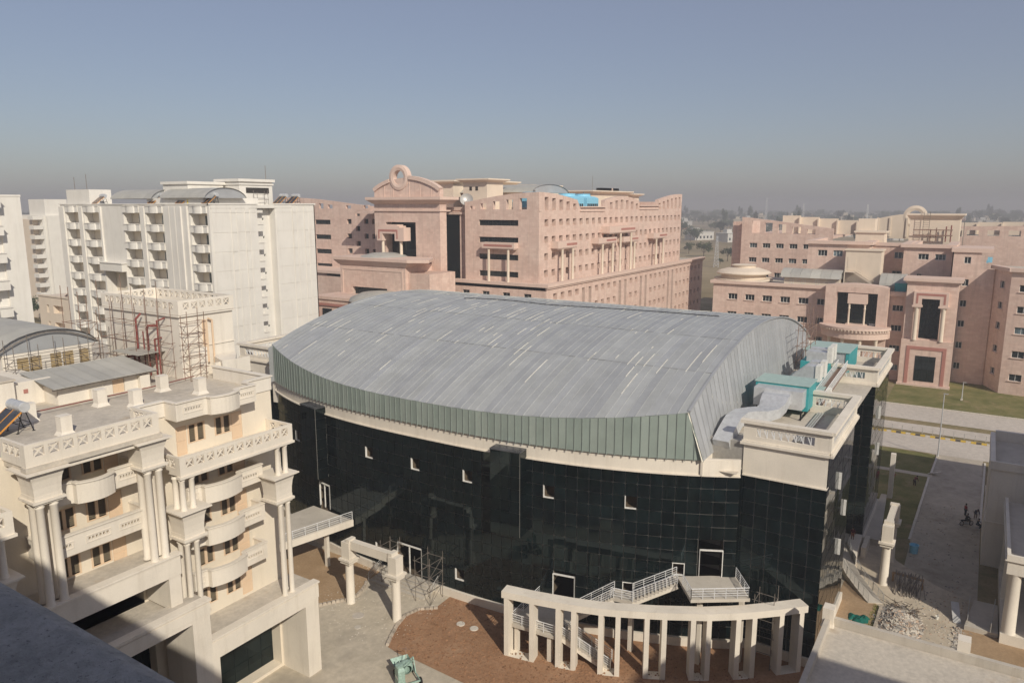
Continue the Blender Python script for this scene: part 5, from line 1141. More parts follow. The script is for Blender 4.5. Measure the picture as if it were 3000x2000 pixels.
# cream roof structures
qr = thing('college_roof_rooms', 'cream roof structures, stair hoods and small barrel roofs on the pink building', 'roof room', (205, 30, 20))
mb = MB(); mb.box(224,232,6.8,18.2,30,37.2); mb.frustum(223.8,232.2,6.6,18.4,36.4,223.2,232.8,6.0,19,37.3); mb.box(223.0,233,5.8,19.2,37.3,37.7); mb.build('plant_room', M['beige'], qr)
mb = MB(); mb.box(195.5,201,21.2,29,20.2,29.2); mb.box(195.2,201.3,20.9,29.3,29.2,29.5); mb.box(216,221,25.6,29.6,30,36.4); mb.box(210,216,22.5,29.2,30,33); mb.box(209.6,216.4,22.1,29.6,33,33.4); mb.build('stair_hood', M['beige'], qr)
mb = MB(); mb.box(195.44,195.5,26.6,28.4,24.4,27.6); mb.build('door', M['beige'], qr)
stc = MB()
for k in range(14): stc.box(193.6,195.4,26.4-.42*k-.42,26.4-.42*k,24.2-.28*k,24.28-.28*k)
stc.bar((193.6,26.8,25.3),(193.6,20.6,21.3),.1,.1); stc.bar((193.6,26.8,24.2),(193.6,20.6,20.3),.14,.2)
for k in range(18): stc.bar((193.6,26.8-.34*k,24.2-.215*k),(193.6,26.8-.34*k,25.3-.22*k),.07,.07)
stc.box(193.6,195.5,26.4,28.8,24.1,24.25); stc.box(193.6,193.75,28.6,28.8,20.2,24.1); stc.build('stair', M['beige'], qr)
mb = MB(); mb.box(193,199,29.6,42.4,20.2,22.4); mb.build('room_wall', M['beige'], qr)
for y_ in (31.5,35,38.2,41): window(qr, TM(193,y_,0,-90), 0, .9, 20.8, 22.0, -.04, (M['offwhite'], M['winglass']), 2, .08)
# small vault with axis along Y
def vaultY(parent, x0, x1, y0, y1, zs, zr, nseg=6):
    xc, hw = (x0+x1)/2, (x1-x0)/2; n = 10; pr = [(xc+hw*math.sin(R(-80+160*k/n))/math.sin(R(80)), zs+(zr-zs)*(math.cos(R(-80+160*k/n))-math.cos(R(80)))/(1-math.cos(R(80)))) for k in range(n+1)]
    for s_ in range(nseg):
        ya, yb = y0+(y1-y0)*s_/nseg, y0+(y1-y0)*(s_+1)/nseg-.04; m_ = MB()
        for p, q in zip(pr[:-1],pr[1:]): m_.poly([(p[0],ya,p[1]),(q[0],ya,q[1]),(q[0],yb,q[1]),(p[0],yb,p[1])])
        m_.build('vault_sheet', M['vaultsheet'], parent, smooth=True)
    m_ = MB(); m_.poly([(p[0],y0+.1,p[1]) for p in pr]); m_.poly([(p[0],y1-.1,p[1]) for p in pr]); m_.build('vault_end', M['vaultsheet'], parent)
vaultY(qr, 192, 200, 29.2, 43.2, 22.4, 24.4)
vault(qr, 191.5, 198.5, 15.2, 20.8, 21.6, 24.2, M['vaultsheet'], nseg=4)
mb = MB(); mb.box(192,198,15.2,20.6,20,21.7); mb.build('room_wall', M['beige'], qr)
mb = MB(); mb.box(190.8,193,15.0,17.4,20.4,22.3); tag(mb.build('teal_unit', M['teal']), 'small teal plant box behind the pink link parapet', 'plant unit')
dm_ = thing('domed_pavilion', 'round cream pavilion with shallow saucer roof on the pink building corner', 'pavilion', (196,54,20.1))
mb = MB(); mb.lathe([(6.6,20.2),(6.6,20.7),(7.4,20.8),(7.4,21.2),(5.6,21.25),(5.6,22.4)],196.8,53.5,36); mb.build('drum', M['beige'], dm_)
mb = MB(); mb.lathe([(5.55,21.3),(5.58,22.3)],196.8,53.5,36,0,170,230); mb.build('clerestory', M['winglass'], dm_)
mb = MB(); mb.lathe([(5.5,22.2),(6.8,22.45),(6.9,22.7),(6.2,23.2),(3.4,24.0),(2.9,24.0),(2.9,24.4),(3.2,24.6),(2.6,24.75),(.05,24.7)],196.8,53.5,40); mb.build('roof', M['beige'], dm_, smooth=False)
mb = MB()
for x in (0,1.6): mb.tube((206+x,5.4,30.5),(206+x,5.4,36),.06,6)
for k in range(9): mb.tube((206,5.4,31+k*.6),(207.6,5.4,31+k*.6),.04,5)
tag(mb.build('roof_ladder', M['steel']), 'thin steel ladder frame on the roof at the far right', 'ladder')
pr_ = thing('plant_pipes', 'red and brown pipes and ladder rack before the cream plant room', 'pipes', (223,12,30.9))
m_ = MB(); m_.bar((222.5,17.2,33.6),(222.5,8.2,33.6),.2,.25); m_.bar((222.5,17.2,32.2),(222.5,8.2,32.2),.3,.3); m_.build('beam', M['rust'], pr_)
for k, y_ in enumerate((13.2,11.9,9.7,8.6)): m_ = MB(); m_.tube((222.8,y_,30.6),(222.8,y_,33.8+k*.35),.14,8); m_.build('pipe', M['redpipe'] if k > 1 else M['rust'], pr_)
m_ = MB(); 
for y_ in (15.0,13.6): m_.tube((222.6,y_,30.6),(222.6,y_,38.2),.06,6)
for k in range(12): m_.tube((222.6,15.0,31+k*.55),(222.6,13.6,31+k*.55),.04,5)
m_.build('ladder', M['steel'], pr_)
bt = MB(); bt.box(196.5,197.0,-.9,.0,27.4,28.6); bt.box(196.5,204,-.2,.2,27.3,27.5); tag(bt.build('blue_roof_unit', M['blue']), 'pale blue boxes on the rounded roof at the far right', 'roof unit')
# ------------------------------------------------------------------ right foreground buildings
r1 = thing('shaded_white_block', 'shaded white block with flat parapet roof at the right picture edge', 'building', (100,-12,0))
mb = MB(); mb.box(94.5,107,-12.7,-2.6,0,11.4); mb.box(94.4,107.1,-12.7,-2.5,5.2,5.3); mb.build('wall', M['white'], r1)
mb = MB(); mb.box(94.6,106.9,-12.6,-2.9,11.4,11.44); mb.build('roof_deck', M['concrete'], r1)
mb = MB(); mb.box(94.3,94.6,-12.7,-2.4,11.4,12.3); mb.box(94.6,107.1,-2.9,-2.4,11.4,12.3); mb.box(106.6,107.1,-12.7,-2.9,11.4,12.6); mb.build('parapet', M['white'], r1)
r2 = thing('white_portico', 'white flat-roofed portico with round column at the right picture edge', 'portico', (80,-7,0))
mb = MB(); mb.box(77.2,93,-12.7,-4.2,7.0,8.3); mb.box(77.0,93,-12.8,-4.0,8.3,8.42); mb.build('roof_slab', M['white'], r2)
mb = MB(); mb.box(77.3,92.8,-12.6,-4.4,8.42,8.45); mb.build('roof_deck', M['concrete'], r2)
mb = MB(); mb.box(77.0,93,-4.4,-4.1,8.42,8.9); mb.box(77.0,77.3,-12.7,-4.4,8.42,8.9); mb.build('rim', M['white'], r2)
for x in (77.8,85,92): mb = MB(); mb.lathe([(.62,1.1),(.58,1.3),(.52,6.8),(.6,7.0)],x,-4.9,20); mb.build('column', M['white'], r2, smooth=True)
mb = MB(); mb.box(77.2,93,-12.7,-4.3,0,1.1); mb.build('plinth', M['cream'], r2)
mb = MB(); mb.box(80,92.5,-9,-8.8,1.1,7.0); mb.build('glazing', M['glass'], r2)
def railing(label, pts, h=.95, nb=4, mat='rail', cat='railing', step=1.1, r_=.025, group=None, parent=None):
    """posts with horizontal bars along a 3-D polyline of floor points"""
    m_ = MB()
    for a, b in zip(pts[:-1], pts[1:]):
        a = Vector(a); b = Vector(b); L = (b-a).length; n = max(1, int(round(L/step)))
        for k in range(n+1):
            p = a.lerp(b, k/n); m_.bar(p, p+Vector((0,0,h)), .05, .05)
        for k in range(nb): dz = Vector((0,0,h*(.28+.72*k/(nb-1)))); m_.tube(a+dz, b+dz, r_*(1.5 if k == nb-1 else .8), 5)
    if parent is not None: return m_.build('railing', M[mat], parent)
    return tag(m_.build('railing', M[mat]), label, cat, group)
railing('grey railing on the ramp beside the round column at the right edge', [(82.5,-3.9,.9),(77.9,-3.6,.5)], mat='greyframe')
railing('grey railing along the plinth of the white portico', [(83.5,-1.8,.2),(78.3,-1.7,.2)], mat='greyframe')
mb = MB(); mb.prism([(78.0,-1.5),(84,-2.2),(84,-4.2),(78.0,-4.2)],0,.55); tag(mb.build('ramp', M['concrete']), 'low concrete ramp at the foot of the white portico', 'ramp')
# foreground flat roof at lower right
fr_ = thing('foreground_roof', 'weathered flat concrete roof with low parapet and square posts at lower right', 'roof', (50,0,0))
ZR = 7.0
mb = MB(); mb.box(28,60.2,-26,8.1,0,ZR-.2); mb.build('wall', M['white'], fr_)
mb = MB(); mb.box(28.2,59.8,-25.8,7.8,ZR-.2,ZR-.16); mb.build('roof_deck', M['roofslab'], fr_)
mb = MB(); mb.box(59.85,60.25,-26,8.2,ZR-.2,ZR+.5); mb.box(28,59.85,7.8,8.2,ZR-.2,ZR+.5); mb.build('parapet', M['concrete'], fr_)
for x, y_ in ((60.0,8.0),(60.6,-1.3)): mb = MB(); mb.box(x-.5,x+.5,y_-.42,y_+.42,ZR-.2,ZR+1.35); mb.frustum(x-.62,x+.62,y_-.5,y_+.5,ZR-.2,x-.5,x+.5,y_-.42,y_+.42,ZR+.1); mb.build('post', M['cream'], fr_)
# ------------------------------------------------------------------ the building the picture is taken from, and its neighbour
cb_ = thing('viewpoint_building', 'building the view is taken from, its dark plaster ledge at lower left', 'building', (-10,0,0))
mb = MB(); mb.box(-40,-2,-40,42,0,46); mb.box(-40,29.7,-62,-25,0,38); mb.build('wall', M['white'], cb_)
m_ = MB(); n = 40; q = random.Random(5)
prof = [(-.9,38.0),(.98,38.0),(1.015,38.65),(1.01,38.74),(.985,38.80),(.93,38.835),(-.1,38.85),(-.9,38.85)]
for k in range(n+1):
    y_ = -6+k*.55; m_.pts([(x+(q.uniform(-.004,.004) if x > .5 else 0), y_, z+(q.uniform(-.004,.004) if z > 38.6 else 0)) for x, z in prof])
for k in range(n):
    for i in range(len(prof)): j = (i+1) % len(prof); a = k*len(prof); b = a+len(prof); m_.f.append((a+i,a+j,b+j,b+i)); m_.m.append(0)
led, ln, lbs = nodes('rough_ledge'); lp = pos(ln); l1 = noise(ln, lp, 22, 6, .75); l2 = noise(ln, lp, 3, 4, .6); l3 = noise(ln, lp, 75, 3, .6)
lc = mix(ln, .6, ramp(ln, l2, [(.3, (.36,.37,.37)), (.7, (.50,.50,.50))]), ramp(ln, l1, [(.3, (.45,.45,.45)), (.62, (1.1,1.1,1.1))]), 'MULTIPLY')
lc = mix(ln, ramp(ln, l3, [(.62, (0,0,0)), (.70, (.7,.7,.7))]), lc, (.12,.12,.12)); ln.links.new(lc, lbs.inputs['Base Color']); lbs.inputs['Roughness'].default_value = .95; bump(ln, lbs, l1, 1.0, .04)
m_.build('ledge', led, cb_, smooth=True)
mb = MB(); mb.box(-2,.6,-6.5,17,37.2,38.0); mb.build('balcony_slab', M['white'], cb_)
r3 = thing('neighbour_block', 'white block beyond the right picture edge whose shadow lies on the driveway', 'building', (95,-30,0))
mb = MB(); mb.box(73,115,-48,-13,0,22); mb.build('wall', M['white'], r3)
# ------------------------------------------------------------------ gateways
def make_gate(label):
    t = thing('gateway', label, 'gateway', (0,0,0), 'cream gateways of the hall')
    for y_ in (-3.1, 3.1):
        m_ = MB(); m_.lathe([(.46,0),(.44,.05),(.42,4.3),(.42,4.5)],0,y_,24); m_.build('column', M['cream'], t, smooth=True)
        m_ = MB(); m_.box(-.62,.62,y_-.62,y_+.62,4.45,4.62); m_.box(-.52,.52,y_-.52,y_+.52,4.62,4.75); m_.box(-.75,.75,y_-.75,y_+.75,4.75,4.98); m_.box(-.52,.52,y_-.52,y_+.52,4.98,6.75); m_.build('pier_head', M['cream'], t)
    m_ = MB(); m_.box(-.34,.34,-2.55,2.55,6.05,6.95); m_.box(-.46,.46,-3.05,-2.55,6.6,7.1); m_.box(-.46,.46,2.55,3.05,6.6,7.1); m_.build('lintel', M['cream'], t)
    return t
g1 = make_gate('cream gateway of two round columns on the yard before the glass wall'); g1.matrix_basis = TM(50.3, 48.5)
copy_tree(g1, TM(86.8, 6.1, 0, 90), 'cream gateway of two round columns beside the driveway right of the hall')
# ------------------------------------------------------------------ curved pergola
pg = thing('curved_pergola', 'cream curved pergola of paired rectangular piers standing in red soil', 'pergola', (56,20,0))
pf = [(51.08,33.4),(51.47,31.0),(52.0,28.65),(52.33,27.3),(53.05,25.05),(53.6,23.7),(54.65,21.5),(55.3,20.2),(56.5,18.1),(57.15,16.95),(58.65,14.9),(59.55,13.8),(61.25,11.95),(62.6,10.6)]
def pnorm(i):
    a = Vector(pf[max(0,i-1)]); b = Vector(pf[min(len(pf)-1,i+1)]); d_ = (b-a).normalized(); return Vector((-d_.y, d_.x)) if -d_.y > 0 else Vector((d_.y,-d_.x)), d_
front, back = [], []
for i, p in enumerate(pf):
    nn, dd = pnorm(i); p = Vector(p); e = -.25 if i == 0 else (.75 if i == len(pf)-1 else 0)
    front.append(p+dd*e); back.append(p+dd*e+nn*1.25)
    m_ = MB(); a, b = p, p+dd*.42; c, e_ = b+nn*1.15, a+nn*1.15; m_.prism([a,b,c,e_],0,5.62); m_.build('pier', M['cream'], pg)
    if i % 2 == 0 and i+1 < len(pf): m_ = MB(); q = Vector(pf[i+1]); m_.prism([p+dd*.42,q,q+nn*1.1,p+dd*.42+nn*1.1],0,.05); m_.build('pier_base', M['cream'], pg)
m_ = MB()
ft, bk = [], []
for i in range(len(pf)-1):
    for k in range(3): t = k/3; ft.append(front[i].lerp(front[i+1],t)); bk.append(back[i].lerp(back[i+1],t))
ft.append(front[-1]); bk.append(back[-1])
for i in range(len(ft)-1): m_.prism([ft[i],ft[i+1],bk[i+1],bk[i]],5.6,6.22)
m_.build('ring_beam', M['cream'], pg)
# ------------------------------------------------------------------ outside staircase of the hall
st = thing('outside_staircase', 'concrete outside staircase with white railings from the soil to the upper door', 'staircase', (57,26,0))
def flight(p0, p1, z0, z1, wd, name='flight'):
    p0 = Vector(p0); p1 = Vector(p1); d_ = (p1-p0); L = d_.length; d_.normalize(); nn = Vector((-d_.y,d_.x)); n = max(3, int(round(abs(z1-z0)/.17)))
    for k in range(n):
        a = p0+d_*(L*k/n); b = p0+d_*(L*(k+1)/n); z = z0+(z1-z0)*(k+1)/n; m_ = MB(); m_.prism([a-nn*wd/2,b-nn*wd/2,b+nn*wd/2,a+nn*wd/2], z-.22 if True else 0, z); m_.build('step', M['concrete'], st)
    m_ = MB(); 
    for s_ in (-1,1):
        a = p0+nn*s_*(wd/2-.1); b = p1+nn*s_*(wd/2-.1); m_.bar((a.x,a.y,z0-.28),(b.x,b.y,z1-.32),.2,.35)
    m_.build('string', M['cream'], st)
    for s_ in (-1,1):
        a = p0+nn*s_*(wd/2-.08); b = p1+nn*s_*(wd/2-.08); railing('', [(a.x,a.y,z0+.1),(b.x,b.y,z1)], parent=st, h=.9)
def land(poly, z, th=.3):
    m_ = MB(); m_.prism(poly, z-th, z); m_.build('landing', M['concrete'], st); 
land([(60.6,20.9),(57.35,18.5),(60.25,14.3),(63.4,16.4),(62.4,18.3)], 7.0); railing('', [(59.4,19.95,7),(57.4,18.5,7),(60.25,14.4,7),(63.3,16.4,7)], parent=st)
flight((58.4,24.2),(60.0,20.7),5.0,7.0,1.5); land([(57.3,25.9),(57.6,23.9),(59.3,24.3),(58.9,26.3)],5.0); railing('', [(57.35,25.9,5),(57.65,23.9,5)], parent=st)
flight((56.9,28.9),(58.0,25.9),2.8,5.0,1.5)
land([(51.9,33.3),(52.2,28.8),(57.6,28.6),(58.0,33.6)], 2.8); railing('', [(57.6,33.5,2.8),(52.0,33.2,2.8),(52.3,28.9,2.8)], parent=st)
flight((54.9,24.6),(53.4,28.9),.05,2.8,1.6)
for x, y_, z in ((57.9,24.1,4.7),(62.2,20.4,6.7),(59.3,18.3,6.7),(61.6,15.3,6.7),(52.6,29.5,2.5),(52.4,32.8,2.5)): m_ = MB(); m_.box(x-.2,x+.2,y_-.2,y_+.2,0,z); m_.build('support', M['cream'], st)
# bridge on the left of the hall and entrance steps
br = thing('footbridge', 'concrete footbridge with white railing joining the left end of the glass hall', 'bridge', (52,60,0))
m_ = MB(); m_.prism([(57.1,57.7),(57.6,64.6),(44,66),(44,60.7)],4.4,4.95); m_.build('deck', M['concrete'], br)
m_ = MB(); m_.bar((57.1,57.75,4.65),(44,60.75,4.65),.3,.75); m_.build('edge_beam', M['cream'], br)
railing('', [(57.1,57.8,5.0),(44.2,60.75,5.0)], parent=br, step=1.4)
for x, y_ in ((54.6,59.4),(48,61)): m_ = MB(); m_.box(x-.2,x+.2,y_-.2,y_+.2,0,4.4); m_.build('post', M['cream'], br)
es = thing('entrance_steps', 'low concrete entrance steps from the gateway path up to the glass hall', 'steps', (55.5,49,0))
for k in range(5): m_ = MB(); x0 = 54.5+k*.42; m_.prism([(x0,45.6+.15*k),(57.0,45.9),(57.0,52.8),(x0,52.9-.1*k)],.02+.17*k,.02+.17*(k+1)); m_.build('step', M['concrete'], es)
railing('short steel railing left of the entrance steps', [(57.0,53.2,.9),(54.4,53.0,.1)], mat='greyframe', nb=4); railing('short steel railing right of the entrance steps', [(57.0,45.4,.9),(55.2,45.2,.1)], mat='greyframe', nb=4)
scaffold('steel scaffold tower left of the entrance door', (54.9,56.5), (50.3,51.6), (1.6,3.0,4.3), 'steel', .035, .6, True, 11, z0=.2, plank=3.05)
scaffold('steel scaffold tower right of the entrance door', (54.1,56.2), (44.3,46.2), (1.5,3.0,4.4), 'steel', .035, .6, True, 12)
scaffold('tall scaffold in the soil between the pergola and the upper landing', (61.6,63.1), (12.6,14.2), (1.5,3.0,4.6,6.2), 'steel', .035, .9, True, 13)
scaffold('pale scaffold tower in the recess of the hall side', (86.4,89.4), (12.3,13.7), tuple(1.5+1.15*k for k in range(11)), 'greyframe', .045, .9, False, 14)
scaffold('rusty scaffold on the terrace against the vault end', (94,97.0,100), (17.6,18.6), (21,23,25), 'rust', .04, 1.8, True, 15, z0=19.46)
# curved ramp right of the hall
rp = thing('curved_ramp', 'concrete access ramp and steps with steel railings at the right of the hall', 'ramp', (84,8,0))
rc = [(89.5,10.6),(86.2,9.6),(83.3,8.3),(80.9,6.8),(79.2,5.6)]
m_ = MB()
for i in range(len(rc)-1):
    a, b = Vector(rc[i]), Vector(rc[i+1]); na = Vector((-.45,.9)); z0, z1 = 1.1-1.0*i/4, 1.1-1.0*(i+1)/4
    p = [a, b, b+na*1.5, a+na*1.5]; bb = m_.pts([(q.x,q.y,0) for q in p]+[(p[0].x,p[0].y,z0),(p[1].x,p[1].y,z1),(p[2].x,p[2].y,z1),(p[3].x,p[3].y,z0)])
    for f in ((4,5,6,7),(0,1,5,4),(1,2,6,5),(2,3,7,6),(3,0,4,7)): m_.f.append(tuple(bb+k for k in f)); m_.m.append(0)
m_.build('ramp_slab', M['concrete'], rp)
railing('', [(x+.05,y_-.0,1.1-1.0*i/4) for i, (x,y_) in enumerate(rc)], parent=rp, mat='greyframe'); railing('', [(x-.62,y_+1.3,1.1-1.0*i/4) for i, (x,y_) in enumerate(rc)], parent=rp, mat='greyframe')
for k in range(7): m_ = MB(); m_.box(85.0+k*.62,92.5,10.8-.0,12.6,.16*k,.16*(k+1)); m_.build('step', M['concrete'], rp)
m_ = MB(); m_.prism([(86,9.2),(92.6,9.4),(92.6,10.6),(89.5,10.7)],0,1.3); m_.box(89.2,93.0,8.6,9.1,0,1.2); m_.build('cheek_wall', M['cream'], rp)
railing('', [(90.0,12.4,1.2),(93.5,12.2,1.2)], parent=rp, mat='greyframe')
m_ = MB(); m_.box(110.4,111.1,8.0,8.6,0,6.4); tag(m_.build('white_post', M['white']), 'plain tall white post on the lawn beside the glass hall', 'post')
m_ = MB(); m_.prism([(93.5,7.6),(109.8,8.6),(109.8,9.3),(93.5,9.3)],0,.7); tag(m_.build('low_wall', M['concrete']), 'low concrete wall along the lawn beside the hall', 'wall')
# ------------------------------------------------------------------ plant on the terrace
ac = thing('air_handling_unit', 'large teal air handling unit with sheet-metal plenum on the hall terrace', 'air unit', (76,16,19.5))
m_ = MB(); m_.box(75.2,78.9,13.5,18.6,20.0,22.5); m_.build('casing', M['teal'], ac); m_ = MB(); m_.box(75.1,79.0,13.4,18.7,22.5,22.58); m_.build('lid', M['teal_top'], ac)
m_ = MB(); m_.box(73.4,75.18,13.7,18.3,20.5,22.3); m_.build('plenum', M['galv'], ac)
m_ = MB()
for x in (73.6,75.6,78.4):
    for y_ in (13.8,18.0): m_.box(x-.06,x+.06,y_-.06,y_+.06,19.46,20.5)
m_.bar((73.5,13.8,19.55),(78.6,13.8,19.55),.1,.12); m_.build('frame', M['black'], ac)
du = thing('air_duct', 'curving galvanised sheet duct leading from the teal unit down beside the vault', 'duct', (70,15,19.6))
dp = [(73.45,16.0,21.55,0),(72.4,15.95,21.5,0),(71.5,15.95,21.1,0),(70.7,16.05,20.75,0),(69.9,16.5,20.6,0),(69.3,17.3,20.6,0),(68.3,18.0,20.6,0),(66.9,18.3,20.4,0),(65.3,18.4,19.7,0),(63.9,18.5,18.9,0)]
m_ = MB(); rings = []
for i, (x,y_,z,a) in enumerate(dp):
    P = Vector((x,y_,z)); pv = Vector(dp[max(0,i-1)][:3]); nx_ = Vector(dp[min(len(dp)-1,i+1)][:3]); tng = (nx_-pv).normalized(); sd = tng.cross(Vector((0,0,1))).normalized(); up = sd.cross(tng)
    wd, hg = ((1.25,.5),(1.25,.5),(1.2,.5),(1.05,.5),(.9,.52),(.75,.52))[min(i,5)]; rings.append(m_.pts([P+sd*wd*i_+up*hg*j_ for i_,j_ in ((-1,-1),(1,-1),(1,1),(-1,1))]))
for a, b in zip(rings[:-1], rings[1:]):
    for k in range(4): j = (k+1) % 4; m_.f.append((a+k,a+j,b+j,b+k)); m_.m.append(0)
m_.f.append(tuple(rings[0]+k for k in range(4))); m_.m.append(0); m_.f.append(tuple(rings[-1]+k for k in range(4))); m_.m.append(0)
m_.build('duct_run', M['galv'], du)
m_ = MB()
for i in (4,6,8):
    x,y_,z,a = dp[i]; m_.box(x-.05,x+.05,y_-.7,y_-.6,19.46 if z > 20 else 18,z); m_.box(x-.05,x+.05,y_+.6,y_+.7,19.46 if z > 20 else 18,z)
m_.build('hanger', M['steel'], du)
ac2 = thing('air_handling_unit', 'teal and grey air unit with two pale hoods behind the large one', 'air unit', (84,17,19.5))
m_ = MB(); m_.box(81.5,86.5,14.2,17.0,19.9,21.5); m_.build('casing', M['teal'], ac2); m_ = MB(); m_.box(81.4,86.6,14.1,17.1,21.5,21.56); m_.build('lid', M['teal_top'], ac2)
for x in (82,84.6):
    m_ = MB(); b0 = m_.pts([(x,14.2,21.56),(x+1.3,14.2,21.56),(x+1.3,17,21.56),(x,17,21.56),(x,14.2,23.2),(x+1.3,14.2,23.2),(x+1.3,15.2,23.2),(x,15.2,23.2)])
    for f in ((0,3,2,1),(4,5,6,7),(0,1,5,4),(1,2,6,5),(2,3,7,6),(3,0,4,7)): m_.f.append(tuple(b0+k for k in f)); m_.m.append(0)
    m_.build('hood', M['galv'], ac2); m_ = MB(); m_.box(x-.1,x+1.4,13.7,14.2,21.6,23.3); m_.build('hood_front', M['offwhite'], ac2)
ac3 = thing('air_handling_unit', 'small teal air unit with pale box beside the terrace walkway', 'air unit', (82,13,19.5))
m_ = MB(); m_.box(80.2,82.4,13.2,14.0,19.7,21.0); m_.build('casing', M['offwhite'], ac3); m_ = MB(); m_.box(79.9,80.15,13.1,14.1,19.8,21.2); m_.build('hood_front', M['offwhite'], ac3); m_ = MB(); m_.box(80.1,82.5,13.1,14.1,21.0,21.06); m_.build('lid', M['teal_top'], ac3)
ac4 = thing('air_handling_unit', 'long grey-panelled air unit with teal end at the far terrace', 'air unit', (97,15,19.5))
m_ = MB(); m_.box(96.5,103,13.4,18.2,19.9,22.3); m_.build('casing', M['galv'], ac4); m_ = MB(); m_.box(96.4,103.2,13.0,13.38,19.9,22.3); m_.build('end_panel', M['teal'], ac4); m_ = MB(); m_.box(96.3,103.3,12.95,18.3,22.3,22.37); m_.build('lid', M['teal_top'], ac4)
ac5 = thing('air_handling_unit', 'upright teal air unit with two pale hoods near the vault scaffold', 'air unit', (90,16,19.5))
m_ = MB(); m_.box(89.4,93.4,14.4,17.2,19.9,22.2); m_.build('casing', M['teal'], ac5); 
for x in (89.6,91.6): m_ = MB(); m_.box(x,x+1.3,13.9,14.4,22.2,24.0); m_.build('hood_front', M['offwhite'], ac5); m_ = MB(); m_.prism([(x,14.4),(x+1.3,14.4),(x+1.3,16.6),(x,16.6)],22.2,23.4); m_.build('hood', M['galv'], ac5)
cu = thing('condenser_unit', 'grey condenser box low beside the vault corner', 'air unit', (65.5,17,18))
m_ = MB(); m_.box(64.9,66.4,16.8,18.2,17.9,19.1); m_.build('casing', M['offwhite'], cu); m_ = MB(); m_.box(64.86,64.9,16.95,18.05,18.05,18.95); m_.build('grille', M['greyframe'], cu)
wk = thing('roof_walkway', 'sloping white railed walkway between the terrace blocks', 'walkway', (86,14,19.5))
m_ = MB(); m_.bar((78.6,13.4,19.8),(93.2,13.2,21.0),1.1,.14); m_.build('deck', M['rust'], wk)
for dy in (-.5,.5): railing('', [(78.6,13.4+dy,19.85),(93.2,13.2+dy,21.05)], parent=wk, h=1.0, nb=3, step=.55)
m_ = MB(); m_.box(82,83.1,12.6,13.0,18.6,20.9); tag(m_.build('louvred_hatch', M['offwhite']), 'pale louvred hatch under the terrace walkway', 'hatch')
pp = thing('cable_tray', 'long grey cable trays along the near terrace', 'cable tray', (72,12,19.5)); 
for k in range(3): m_ = MB(); m_.box(66.2,77,12.2+k*.22,12.34+k*.22,19.6,19.68); m_.build('tray', M['greyframe'], pp)
# ------------------------------------------------------------------ concrete mixer in the foreground
mx = thing('concrete_mixer', 'pale green concrete mixer with hopper and belt guard at the bottom edge', 'concrete mixer', (0,0,0))
m_ = MB(); m_.lathe([(.35,0),(.5,.1),(.62,.45),(.62,.75),(.40,1.15),(.36,1.2)],0,0,20); m_.v = [(v[0], v[2]*-.8+.2, v[1]+1.15) for v in m_.v]; m_.build('drum', M['mixgreen'], mx, smooth=True)
m_ = MB(); m_.prism([(.55,.2),(1.15,.2),(1.15,1.1),(.55,1.1)],.35,1.7); m_.frustum(.55,1.15,.2,1.1,1.7,.62,1.08,.35,.95,1.95); m_.lathe([(.01,1.94),(.36,1.94),(.36,2.1),(.01,2.15)],.85,.6,14); m_.build('engine_cover', M['mixgreen'], mx); m_ = MB(); m_.box(1.15,1.16,.35,.95,.95,1.15); m_.build('name_plate', M['offwhite'], mx)
m_ = MB()
for x in (-.75,.5): m_.bar((x,-1.2,.5),(x,1.2,.5),.1,.12); m_.bar((x,-.9,.5),(x,-.5,1.7),.08,.08); m_.bar((x,.1,.5),(x,-.5,1.7),.08,.08)
m_.bar((-.75,-1.2,.5),(.5,-1.2,.5),.1,.12); m_.bar((-.75,1.2,.5),(.5,1.2,.5),.1,.12); m_.bar((-.75,-.5,1.7),(.6,.6,1.8),.09,.09); m_.bar((-.75,-.3,1.6),(.6,.8,1.7),.06,.06); m_.build('frame', M['mixgreen'], mx)
m_ = MB(); b0 = m_.pts([(-.6,-1.9,.3),(.5,-1.9,.3),(.5,-1.1,.3),(-.6,-1.1,.3),(-.85,-2.3,.9),(.75,-2.3,.9),(.75,-.9,.9),(-.85,-.9,.9)])
for f in ((0,3,2,1),(0,1,5,4),(1,2,6,5),(2,3,7,6),(3,0,4,7)): m_.f.append(tuple(b0+k for k in f)); m_.m.append(0)
m_.build('hopper', M['mixgreen'], mx)
for x in (-.85,.75):
    for y_ in (-1.0,1.0):
        m_ = MB(); m_.lathe([(.12,-.08),(.3,-.08),(.33,-.04),(.33,.04),(.3,.08),(.12,.08)],0,0,16); m_.v = [(v[2]+x, v[1]+y_, v[0]+.33) for v in m_.v]; wq = m_.build('wheel', M['rubber'], mx)
m_ = MB(); m_.lathe([(.30,-.05),(.36,-.05),(.36,.05),(.30,.05)],0,0,18); m_.v = [(v[2]+.5, v[1]+.1, v[0]+1.5) for v in m_.v]; m_.build('pulley', M['steel'], mx)
m_ = MB(); m_.bar((-.2,-.8,1.5),(-.5,-1.6,2.1),.06,.06); m_.bar((-.2,-1.8,1.9),(-.8,-1.4,1.9),.04,.04); m_.build('winch_arm', M['rust'], mx)
mx.matrix_basis = TM(43.6, 38.4, 0.02, 150)
